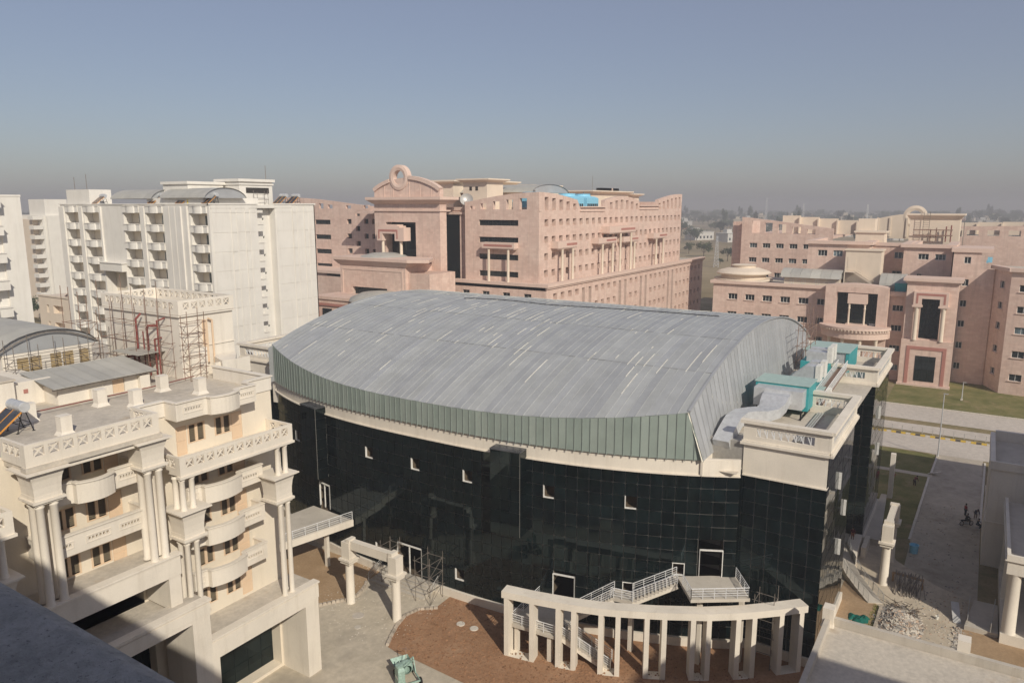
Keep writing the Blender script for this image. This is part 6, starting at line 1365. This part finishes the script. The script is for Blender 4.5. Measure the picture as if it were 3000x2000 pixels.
# ------------------------------------------------------------------ street furniture, debris
def lamp(label, x, y_, h, arm=True):
    t = thing('lamp_post', label, 'lamp post', (x,y_,0)); m_ = MB(); m_.tube((x,y_,0),(x,y_,h),.11,8,0,.06); m_.build('pole', M['galv'], t); m_ = MB(); m_.box(x-.2,x+.2,y_-.2,y_+.2,0,.35); m_.build('base', M['kerb'], t)
    m_ = MB(); m_.box(x-.12,x+.12,y_-.55,y_+.12,h,h+.12); m_.build('lamp_head', M['greyframe'], t); return t
lamp('slim grey lamp post at the corner of driveway and road', 133.0, 3.7, 10.6); lamp('short grey post on a concrete foot on the sunny lawn', 176.8, 1.75, 3.8)
bn = MB(); bn.lathe([(.42,.02),(.5,1.0),(.53,1.02),(.47,1.02),(.42,.7),(.01,.7)],93.7,4.0,18); tag(bn.build('blue_drum', M['blue']), 'blue plastic drum in the shade beside the right gateway', 'drum')
# green net
m_ = MB(); q = random.Random(3); 
for (cx, cy, rx, ry) in ((74.6,7.2,.95,.75),(73.6,7.2,.6,.55),(75.2,6.8,.6,.45),(74.9,7.9,.7,.35)):
    n, k_ = 14, 5; b0 = len(m_.v)
    for j in range(k_+1):
        for i in range(n): a = 2*math.pi*i/n; rr_ = (j/k_)*(1+.18*math.sin(a*3+cx)+q.uniform(-.12,.12)); m_.pts([(cx+rx*rr_*math.cos(a), cy+ry*rr_*math.sin(a), .05+.24*(1-(j/k_)**2)*q.uniform(.4,1.3))])
    for j in range(k_):
        for i in range(n): i2 = (i+1) % n; m_.f.append((b0+j*n+i,b0+j*n+i2,b0+(j+1)*n+i2,b0+(j+1)*n+i)); m_.m.append(0)
tag(m_.build('green_net', M['tarp'], smooth=True), 'crumpled dark green net lying on the sand bed', 'net')
# rubble heap
hp = thing('rubble_heap', 'heap of broken tiles, plaster and sticks beside the stone border', 'rubble', (76,4,0))
m_ = MB(); n = 18; q = random.Random(8)
for j in range(7):
    for i in range(n):
        a = 2*math.pi*i/n; rr_ = j/6*(1+q.uniform(-.12,.12)); m_.pts([(75.8+3.6*rr_*math.cos(a), 3.9+1.9*rr_*math.sin(a), max(.02,.8*(1-(j/6)**1.4)+q.uniform(-.08,.08)))])
for j in range(6):
    for i in range(n): i2 = (i+1) % n; m_.f.append((j*n+i,j*n+i2,(j+1)*n+i2,(j+1)*n+i)); m_.m.append(0)
m_.build('mound', M['concrete'], hp)
mats_ = [plain('plaster_chunk', (.47,.42,.36), .9, 0, .2, .3), M['concrete'], plain('broken_tile', (.42,.31,.23), .9, 0, .2, .3), plain('grey_rubble', (.27,.25,.23), .9, 0, .2, .3)]
m_ = MB()
for i in range(1100):
    a = q.uniform(0,6.283); rr_ = math.sqrt(q.random())*1.12; x = 75.8+3.6*rr_*math.cos(a); y_ = 3.9+1.9*rr_*math.sin(a); z = max(.03,.8*(1-min(1,rr_)**1.4)); s_ = q.uniform(.05,.22)
    m_.T = Matrix.Translation((x,y_,z)) @ Matrix.Rotation(q.uniform(0,6.28),4,'Z') @ Matrix.Rotation(q.uniform(-.9,.9),4,'X'); m_.box(-s_,s_,-s_*.7,s_*.7,-.03,.04, q.randrange(4)); m_.T = None
stuff(m_.build('rubble_pieces', mats_, hp))
m_ = MB()
for i in range(60): x, y_ = 78.6+q.uniform(-1.2,1.4), 3.6+q.uniform(-1.2,1.4); a = q.uniform(0,6.28); L = q.uniform(.4,1.2); m_.tube((x,y_,.3),(x+L*math.cos(a),y_+L*math.sin(a),.3+q.uniform(-.2,.4)),.025,4)
stuff(m_.build('sticks', M['trunk'], hp))
sp = thing('scaffold_pipe_stack', 'leaning stack of scaffold tubes on the forecourt', 'pipe stack', (83.6,3.9,0))
m_ = MB(); m_.bar((85.0,5.4,1.0),(84.6,2.4,1.05),.35,.12); m_.box(84.4,84.6,2.4,2.6,0,1.0); m_.box(84.9,85.1,5.2,5.4,0,1.0); m_.build('trestle', M['wood'], sp)
for i in range(34):
    y_ = 2.5+2.6*i/34+q.uniform(-.1,.1); m_ = MB(); m_.tube((84.8+q.uniform(-.1,.4),y_,1.15+q.uniform(0,.3)),(82.3+q.uniform(-.5,.8),y_+q.uniform(-.6,.6),.04),.035,5); m_.build('scaffold_tube', M['steel'], sp)
bk = MB(); bk.lathe([(.01,.02),(.13,.02),(.17,.34),(.15,.34),(.12,.05)],78.9,.8,12); tag(bk.build('bucket', M['offwhite']), 'small white bucket on the shaded forecourt', 'bucket')
bd = MB(Matrix.Translation((79.2,-.9,.0)) @ Matrix.Rotation(R(12),4,'Z') @ Matrix.Rotation(R(-35),4,'Y')); bd.box(-.1,2.2,-.35,.35,0,.06); tag(bd.build('leaning_board', M['greyframe']), 'pale board leaning at the corner of the white portico plinth', 'board')
sg = thing('fallen_sign', 'toppled white board lying at the driveway edge where the shade begins', 'board', (124.2,3.7,0)); m_ = MB(Matrix.Translation((124.3,3.8,.25)) @ Matrix.Rotation(R(55),4,'Z') @ Matrix.Rotation(R(24),4,'Y')); m_.box(-1.0,1.0,-.4,.4,0,.06); m_.build('board', M['offwhite'], sg)
# loose weeds beside the border
m_ = MB()
for i in range(260):
    x, y_ = q.uniform(72.4,78.6), 6.1+q.uniform(-.25,.3); s_ = q.uniform(.05,.16); a = q.uniform(0,6.28); m_.poly([(x,y_,.03),(x+s_*math.cos(a),y_+s_*math.sin(a),.1+s_),(x+s_*.6*math.cos(a+.7),y_+s_*.6*math.sin(a+.7),.05)])
stuff(tag(m_.build('weeds', M['weed']), 'yellow green weeds growing along the stone border', 'weeds'))
# barbed wire posts of the verge fence
vf = thing('wire_fence', 'thin wire fence with small posts on the grass verge', 'fence', (146.4,0,0))
for k in range(16): m_ = MB(); m_.box(146.36,146.44,-6+k*1.6,-5.92+k*1.6,0,1.1); m_.build('post', M['greyframe'], vf)
m_ = MB()
for z in (.5,1.0): m_.tube((146.4,-6,z),(146.4,18,z),.012,4)
m_.build('wire', M['greyframe'], vf)
# ------------------------------------------------------------------ people and motorcycle (small in the picture)
SKIN = plain('skin', (.22,.12,.08), .6); HAIR = plain('hair', (.012,.010,.009), .7)
def skin_obj(name, mat, verts, edges, rad, root, parent):
    me = bpy.data.meshes.new(name); me.from_pydata(verts, edges, []); me.materials.append(mat)
    o = obj(name, me, None)
    if not me.skin_vertices:
        bm = bmesh.new(); bm.from_mesh(me); bm.verts.layers.skin.verify(); bm.to_mesh(me); bm.free()
    for i, sv in enumerate(me.skin_vertices[0].data): sv.radius = (rad[i], rad[i]); sv.use_root = (i == root)
    md = o.modifiers.new('skin', 'SKIN'); md.use_smooth_shade = True; sb = o.modifiers.new('sub', 'SUBSURF'); sb.levels = 1; sb.render_levels = 1
    attach(o, parent); return o
def person(label, M_, shirt, legs, pose='stand', bare=False):
    t = thing('person', label, 'person', (0,0,0))
    if pose == 'stand':
        hip, kn, an, to = (.10,0,.92), (.11,.02,.50), (.12,-.02,.09), (.13,.16,.03); el, wr = (.24,-.02,1.14), (.25,.12,.92); ch, nk, hd = (0,0,1.28), (0,0,1.47), (0,.02,1.62)
    elif pose == 'bend':
        hip, kn, an, to = (.11,-.12,.88), (.13,.02,.48), (.13,-.08,.09), (.14,.1,.03); el, wr = (.24,.34,.90), (.2,.45,.68); ch, nk, hd = (0,.18,1.14), (0,.32,1.26), (0,.42,1.36)
    else:   # sit
        hip, kn, an, to = (.12,0,.78), (.17,.38,.68), (.17,.30,.26), (.18,.46,.22); el, wr = (.27,.2,1.02), (.24,.44,1.0); ch, nk, hd = (0,.06,1.12), (0,.10,1.30), (0,.13,1.44)
    v = [(0,hip[1],hip[2]+.04), tuple((a+b)/2 for a, b in zip((0,hip[1],hip[2]),ch)), ch, nk, hd, (hd[0],hd[1]+.01,hd[2]+.12)]; r_ = [.125,.12,.14,.055,.095,.08]; e = [(0,1),(1,2),(2,3),(3,4),(4,5)]
    for s_ in (-1,1):
        m = lambda p: (p[0]*s_, p[1], p[2]); b = len(v)
        v += [m(hip),m(kn),m(an),m(to),(s_*.19,ch[1],ch[2]+.12),m(el),m(wr)]; r_ += [.09,.062,.042,.032,.065,.045,.032]; e += [(0,b),(b,b+1),(b+1,b+2),(b+2,b+3),(2,b+4),(b+4,b+5),(b+5,b+6)]
        d_ = (Vector(m(wr))-Vector(m(el))).normalized(); pm = Vector(m(wr))+d_*.07; k = len(v); v.append(tuple(pm)); r_.append(.032); e.append((b+6,k))
        for f in range(4): v.append(tuple(pm+d_*(.07+.012*(f in (1,2)))+Vector((0,.026*(f-1.5),0)))); r_.append(.009); e.append((k,len(v)-1))
        v.append(tuple(pm+Vector((-s_*.02,.055,.0)))); r_.append(.010); e.append((b+6,len(v)-1))
    body = skin_obj('body', SKIN, v, e, r_, 0, t)
    sm = plain('shirt', shirt, .85); lm_ = plain('trousers', legs, .85)
    sv = [v[0], v[1], v[2], tuple(a+(b-a)*.35 for a, b in zip(v[2],v[3]))]; sr = [.145,.14,.165,.08]; se_ = [(0,1),(1,2),(2,3)]
    for s_ in (0,1):
        b = 6+s_*13; k = len(sv); sv += [v[b+4], v[b+5], tuple(a+(c-a)*.5 for a, c in zip(v[b+5],v[b+6]))]; sr += [.085,.065,.05]; se_ += [(2,k),(k,k+1),(k+1,k+2)]
    skin_obj('shirt', sm, sv, se_, sr, 0, t)
    lv_ = [v[0]]; lr = [.14]; le = []
    for s_ in (0,1):
        b = 6+s_*13; k = len(lv_); lv_ += [v[b], v[b+1]] + ([] if bare else [v[b+2]]); lr += [.11,.08] + ([] if bare else [.062]); le += [(0,k),(k,k+1)] + ([] if bare else [(k+1,k+2)])
    skin_obj('trousers', lm_, lv_, le, lr, 0, t)
    h_ = MB(); h_.lathe([(.09,-.02),(.108,.03),(.10,.09),(.06,.13),(.005,.145)],hd[0],hd[1]-.015,12); h_.v = [(a,b,c+hd[2]+.03) for a,b,c in h_.v]; h_.build('hair', HAIR, t, smooth=True)
    f_ = MB(); f_.box(-.012,.012,hd[1]+.085,hd[1]+.115,hd[2]+.0,hd[2]+.04); f_.box(-.045,-.02,hd[1]+.08,hd[1]+.096,hd[2]+.045,hd[2]+.06); f_.box(.02,.045,hd[1]+.08,hd[1]+.096,hd[2]+.045,hd[2]+.06); f_.box(-.025,.025,hd[1]+.078,hd[1]+.092,hd[2]-.045,hd[2]-.035)
    for s_ in (-1,1): f_.box(s_*.098-.012,s_*.098+.012,hd[1]-.03,hd[1]+.02,hd[2]-.01,hd[2]+.05)
    f_.build('face', SKIN, t)
    t.matrix_basis = M_; return t
person('person in a maroon top standing at the steps beside the hall corner', TM(90.7,10.25,1.12,-110), (.10,.012,.018), (.30,.10,.04), 'stand', True)
person('person in red and white standing on the shaded lawn behind the white post', TM(117.2,8.6,.03,-60), (.35,.03,.04), (.25,.015,.02))
person('person in dark red bending on the shaded lawn near the driveway kerb', TM(117.4,5.75,.03,-120), (.12,.02,.025), (.05,.03,.03), 'bend')
person('person in a dark jacket riding the motorcycle on the shaded driveway', TM(105.9,-.95,0.02,-140), (.015,.016,.02), (.02,.02,.025), 'sit')
person('person in a red shirt standing behind the motorcycle', TM(109.0,-.75,0.02,-150), (.28,.012,.02), (.02,.02,.03))
person('person in dark blue bending at the driveway edge', TM(108.7,-1.9,0.02,120), (.02,.022,.05), (.16,.15,.14), 'bend')
person('person in teal clothes sitting by the white wall beside the driveway', TM(105.9,-2.15,-.35,160), (.02,.06,.07), (.02,.05,.06), 'sit')
mc = thing('motorcycle', 'dark motorcycle with chrome headlight on the shaded driveway', 'motorcycle', (0,0,0))
for y_ in (-.62,.66):
    m_ = MB()
    for k in range(18):
        a, b = 2*math.pi*k/18, 2*math.pi*(k+1)/18; m_.tube((0,y_+.27*math.cos(a),.3+.27*math.sin(a)),(0,y_+.27*math.cos(b),.3+.27*math.sin(b)),.045,6)
    wq = m_.build('wheel', M['rubber'], mc); m_ = MB()
    for k in range(6): a = math.pi*k/6; m_.tube((0,y_+.25*math.cos(a),.3+.25*math.sin(a)),(0,y_-.25*math.cos(a),.3-.25*math.sin(a)),.008,4)
    m_.build('spokes', M['galv'], wq)
m_ = MB(); m_.frustum(-.13,.13,-.05,.42,.62,-.1,.1,.0,.38,.86); m_.build('tank', M['black'], mc); m_ = MB(); m_.frustum(-.13,.13,-.75,.0,.66,-.1,.1,-.72,-.02,.80); m_.build('seat', M['rubber'], mc)
m_ = MB(); m_.box(-.14,.14,-.18,.28,.22,.58); m_.build('engine', M['galv'], mc)
m_ = MB(); m_.tube((.07,.66,.3),(.07,.42,.95),.025,6); m_.tube((-.07,.66,.3),(-.07,.42,.95),.025,6); m_.tube((-.36,.34,1.0),(.36,.34,1.0),.016,6); m_.tube((-.1,-.62,.3),(-.1,-.1,.5),.03,6); m_.tube((.14,-.9,.3),(.14,.1,.28),.04,8); m_.build('frame', M['steel'], mc)
m_ = MB(); m_.lathe([(.01,.1),(.09,.08),(.1,0),(.01,-.06)],0,0,12); m_.v = [(v[0], v[2]+.52, v[1]+.88) for v in m_.v]; m_.build('headlight', M['galv'], mc)
mc.matrix_basis = TM(105.75,-.95,.02,-140)
# ------------------------------------------------------------------ trees
def crown(name, mat, seed, n=900, rx=3.6, rz=2.6, zc=4.6, leaf=.34):
    q = random.Random(seed); m_ = MB(); cl = [(q.uniform(-.62,.62)*rx, q.uniform(-.62,.62)*rx, zc+q.uniform(-.55,.7)*rz, q.uniform(.28,.5)) for _ in range(13)]
    for i in range(n):
        c = cl[i % 13]; a, b = q.uniform(0,6.283), math.acos(q.uniform(-1,1)); rr_ = (q.random()**.45)*c[3]
        p = Vector((c[0]+rx*rr_*math.sin(b)*math.cos(a), c[1]+rx*rr_*math.sin(b)*math.sin(a), c[2]+rz*rr_*1.15*math.cos(b))); s_ = leaf*q.uniform(.5,1.35)
        u = Vector((q.gauss(0,1),q.gauss(0,1),q.gauss(0,.7))).normalized(); w_ = u.orthogonal().normalized(); m_.poly([p-u*s_, p+w_*s_*.6, p+u*s_, p-w_*s_*.6])
    return mesh_of(m_, name, mat)
def trunkm(seed, h=3.2, r_=.22, sp=1.7):
    q = random.Random(seed); m_ = MB(); m_.tube((0,0,0),(.1,.05,h),r_,8,0,r_*.55)
    for k in range(6): a = k*1.05+q.uniform(-.3,.3); z = h*q.uniform(.6,1); m_.tube((.06,.03,z),(sp*math.cos(a),sp*math.sin(a),z+q.uniform(.9,2.4)),r_*.4,5,0,r_*.12)
    return mesh_of(m_, 'trunk', M['trunk'])
TR = [(crown('crown', M['leafA'], 1), trunkm(1)), (crown('crown', M['leafB'], 2, 1000, 4.2, 3.2, 5.2), trunkm(2, 3.6, .3)), (crown('crown', M['leafB'], 3, 900, 2.2, 5.0, 7.5, .36), trunkm(3, 6.5, .22, 1.1)), (crown('crown', M['leafA'], 4, 700, 3.0, 1.9, 3.2, .3), trunkm(4, 2.0, .18, 1.2))]
def tree(label, x, y_, k, s_, group, rz=None):
    t = thing('tree', label, 'tree', (0,0,0), group); obj('trunk', TR[k][1], t); obj('crown', TR[k][0], t)
    t.matrix_basis = Matrix.Translation((x,y_,0)) @ Matrix.Rotation(rnd.uniform(0,6.28) if rz is None else rz,4,'Z') @ Matrix.Scale(s_,4) ; return t
q = random.Random(21)
fx, fy = math.cos(R(32.5)), math.sin(R(32.5))
def polar(az, dist): a = R(32.5-az); return dist*math.cos(a), dist*math.sin(a)       # az: degrees right of the view axis
for k, (az, dist, kk, s_, lab) in enumerate(((14.4,600,3,2.3,'broad scrubby green tree in the dry field left of the pylon'),(16.1,560,1,1.25,'round green tree beside the pink building in the dry field'),(13.3,640,0,1.3,'green bush at the right end of the hospital podium'),(15.6,530,3,.8,'small bush at the foot of the pylon'),(-33.4,300,1,1.2,'dark tree between the two white towers at the left'),(-33.0,420,0,1.3,'far green tree between the two white towers at the left'))):
    x, y_ = polar(az, dist); tree(lab, x, y_, kk, s_, 'trees in the fields')
for i in range(280):
    az = q.uniform(11.5,36) if i < 240 else q.uniform(-35.5,-31.5); dist = 780+1700*q.random()**1.2; x, y_ = polar(az, dist); kk = q.choice((0,1,1,1,2,3))
    tree(('feathery dry-green tree in the hazy village belt','dark broad tree in the hazy village belt','tall slender tree in the hazy village belt','low spreading tree in the hazy village belt')[kk], x, y_, kk, q.uniform(1.1,1.9)*(.7+dist/1700), 'trees in the distant village belt')
# far wood that reads as one mass
m_ = MB()
for i in range(3200):
    az = q.uniform(-40,40); dist = 1700+2600*q.random()**1.3; x, y_ = polar(az, dist); h = q.uniform(8,19); rr_ = h*q.uniform(.3,.55)
    for j in range(7):
        a = q.uniform(0,6.28); d_ = rr_*q.random(); z = h*q.uniform(.35,.9); s_ = rr_*q.uniform(.35,.7); p = Vector((x+d_*math.cos(a),y_+d_*math.sin(a),z))
        pts_ = [p+Vector((q.gauss(0,1),q.gauss(0,1),q.gauss(0,.8))).normalized()*s_ for _ in range(5)]
        for f in ((0,1,2),(0,2,3),(0,3,4),(1,2,4),(2,3,1)): m_.poly([pts_[z_] for z_ in f])
    m_.poly([(x-rr_*.3,y_,0),(x+rr_*.3,y_,0),(x,y_,h)])
stuff(tag(m_.build('distant_wood', M['leafB']), 'hazy belt of trees along the horizon', 'woodland'))
# village houses
hm = []
for k, (col, w_, d_, h) in enumerate((((.60,.58,.54),9,8,4.2),((.66,.58,.46),11,8,6.8),((.42,.22,.15),10,7,3.8),((.62,.60,.56),14,9,4.6),((.55,.50,.44),7,7,7.2))):
    wm = plaster('house_wall_%d' % k, col, .1, .3); a = MB(); F = TM(-w_/2,-d_/2,0); hl = [(1+2.6*i, 2.2+2.6*i, 1+3*j, 2.4+3*j, .2) for i in range(int((w_-1)/2.6)) for j in range(int(h/3.3))]; a.T = F; facade(a, w_, h, hl); a.T = TM(w_/2,-d_/2,0,90); facade(a, d_, h, [(1.5,2.7,1,2.4,.2)]); a.T = TM(-w_/2,d_/2,0,-90); facade(a, d_, h, [(1.5,2.7,1,2.4,.2)]); a.T = None; a.poly([(w_/2,d_/2,0),(-w_/2,d_/2,0),(-w_/2,d_/2,h),(w_/2,d_/2,h)])
    a.box(-w_/2+.3,w_/2-.3,-d_/2+.35,d_/2-.35,0,h-.1) ; rf = MB(); rf.box(-w_/2-.3,w_/2+.3,-d_/2-.3,d_/2+.3,h,h+.25); rf.box(-w_/4,0,0,d_/3,h+.25,h+2.2)
    dk = MB(F)
    for hh__ in hl: dk.box(hh__[0],hh__[1],.22,.26,hh__[2],hh__[3])
    hm.append((mesh_of(a,'wall',wm), mesh_of(rf,'roof',wm), mesh_of(dk,'window_row',M['winglass'])))
for i in range(84):
    az = q.uniform(11.5,36) if i < 70 else q.uniform(-35.3,-31.6); dist = q.uniform(850,2100); x, y_ = polar(az, dist); k = q.randrange(5)
    t = thing('village_house', ['low white flat-roofed village house in the haze','tan two-storey village house in the haze','brick-red low village house in the haze','long white village house in the haze','narrow grey village house in the haze'][k], 'house', (0,0,0), 'distant village houses')
    for n_, me in zip(('wall','roof','windows'), hm[k]): obj(n_, me, t)
    t.matrix_basis = Matrix.Translation((x,y_,0)) @ Matrix.Rotation(q.choice((0,1.57,.3,-.4))+R(140)*0,4,'Z') @ Matrix.Scale(q.uniform(1.0,1.7)*(.6+dist/1500),4)
for k, (az, dist, kk, lab) in enumerate(((14.0,900,3,'long white house at the field edge right of the hospital'),(16.3,860,3,'white house with pillars at the field edge behind the pylon'))):
    x, y_ = polar(az, dist); t = thing('village_house', lab, 'house'); 
    for n_, me in zip(('wall','roof','windows'), hm[kk]): obj(n_, me, t)
    t.matrix_basis = Matrix.Translation((x,y_,0)) @ Matrix.Rotation(R(-30),4,'Z') @ Matrix.Scale(2.0,4)
gh = MB(); x, y_ = polar(-33.2, 235); gh.box(x-3,x+3,y_-6,y_+6,0,7); gh.box(x-3.4,x+3.4,y_-6.4,y_+6.4,7,7.4); tag(gh.build('green_shed', plain('green_shed_paint', (.02,.22,.17), .6)), 'teal green shed far off between the white towers', 'shed')
# lattice pylon and radio masts
def mast(label, az, dist, h, w0, w1, n, r_, mat='galv', arms=0):
    x, y_ = polar(az, dist); m_ = MB(TM(x,y_,0,20)); t = thing('pylon', label, 'pylon', (x,y_,0)); lv = [(w0+(w1-w0)*k/n, h*k/n) for k in range(n+1)]; C4 = ((-1,-1),(1,-1),(1,1),(-1,1))
    for (a,za),(b,zb) in zip(lv[:-1],lv[1:]):
        for i in range(4):
            c, d_ = C4[i], C4[(i+1)%4]; m_.tube((c[0]*a,c[1]*a,za),(c[0]*b,c[1]*b,zb),r_,4); m_.tube((c[0]*a,c[1]*a,za),(d_[0]*b,d_[1]*b,zb),r_*.6,4); m_.tube((c[0]*b,c[1]*b,zb),(d_[0]*b,d_[1]*b,zb),r_*.6,4); m_.tube((d_[0]*a,d_[1]*a,za),(c[0]*b,c[1]*b,zb),r_*.6,4)
    m_.build('lattice', M[mat], t)
    if arms:
        m_ = MB(TM(x,y_,0,20))
        for k in range(arms): z = h*(.72+.11*k); L = 4.2-k*.7; m_.tube((-L,0,z),(L,0,z),r_*.8,4); m_.tube((-L,0,z),(0,0,z+1.2),r_*.5,4); m_.tube((L,0,z),(0,0,z+1.2),r_*.5,4)
        m_.build('cross_arm', M[mat], t)
    return t
mast('thin lattice power pylon in the field left of the pink building', 15.3, 505, 20, 1.5, .45, 10, .13, arms=3)
mast('slim radio mast over the village, the nearer one', 25.2, 800, 40, 1.2, .5, 12, .16); mast('slim radio mast over the village, the farther left one', 21.1, 1000, 42, 1.2, .5, 12, .16)
mast('tall lattice mast among the trees left of the pink building', 18.6, 1300, 52, 2.2, .6, 12, .2)
# antenna rods on roofs
for k, (x, y_, z0, z1, lab) in enumerate(((100,121,44.8,47.5,'thin lightning rod on the rooftop stair room of the tower'),(207,103,44.2,48.5,'thin lightning rod on the hospital roof'),(82.5,158,43,45.5,'left thin antenna rod on the tower roof'),(82.5,153.5,43,46,'right thin antenna rod on the tower roof'))):
    m_ = MB(); m_.tube((x,y_,z0),(x,y_,z1),.06,5); tag(m_.build('antenna_rod', M['steel']), lab, 'antenna')
# ------------------------------------------------------------------ debris on the driveway and forecourt
m_ = MB()
for i in range(700):
    x, y_ = q.uniform(70,112), q.uniform(-2.3,4.4)
    if q.random() < .45: x, y_ = q.gauss(79,4), q.gauss(.8,1.6)
    if y_ > 8 or x < 61 or not (-2.4 < y_ < 5.5): continue
    s_ = q.uniform(.03,.12); m_.T = Matrix.Translation((x,y_,.02)) @ Matrix.Rotation(q.uniform(0,6.28),4,'Z'); m_.frustum(-s_,s_,-s_*.6,s_*.6,0,-s_*.6,s_*.5,-s_*.3,s_*.4,s_*.5, q.randrange(4)); m_.T = None
stuff(tag(m_.build('debris', mats_), 'small stones and plaster crumbs scattered over the driveway', 'debris'))
m_ = MB()
for i in range(240):
    x, y_ = 73.2+q.uniform(-.8,5), -1.3+q.gauss(0,.3); s_ = q.uniform(.05,.2); m_.T = Matrix.Translation((x,y_,.05)) @ Matrix.Rotation(q.uniform(0,6.28),4,'Z') @ Matrix.Rotation(q.uniform(-.6,.6),4,'X'); m_.box(-s_,s_,-s_*.6,s_*.6,-.03,.06, q.randrange(4)); m_.T = None
stuff(tag(m_.build('broken_brick', mats_), 'line of broken bricks along the soil bed at the portico', 'rubble'))
# ------------------------------------------------------------------ haze over the land
hz = MB(); hz.box(-950, 7650, -2650, 7650, -1, 62); hzm = bpy.data.materials.new('haze_air'); hzm.use_nodes = True; hn = hzm.node_tree
for nd in list(hn.nodes):
    if nd.type == 'BSDF_PRINCIPLED': hn.nodes.remove(nd)
pv = hn.nodes.new('ShaderNodeVolumePrincipled'); pv.inputs['Color'].default_value = (.53,.545,.60,1); pv.inputs['Density'].default_value = .00062; pv.inputs['Anisotropy'].default_value = 0.0
hn.links.new(pv.outputs[0], [n for n in hn.nodes if n.type == 'OUTPUT_MATERIAL'][0].inputs['Volume'])
stuff(tag(hz.build('haze', hzm), 'dusty haze over the whole land', 'haze'))
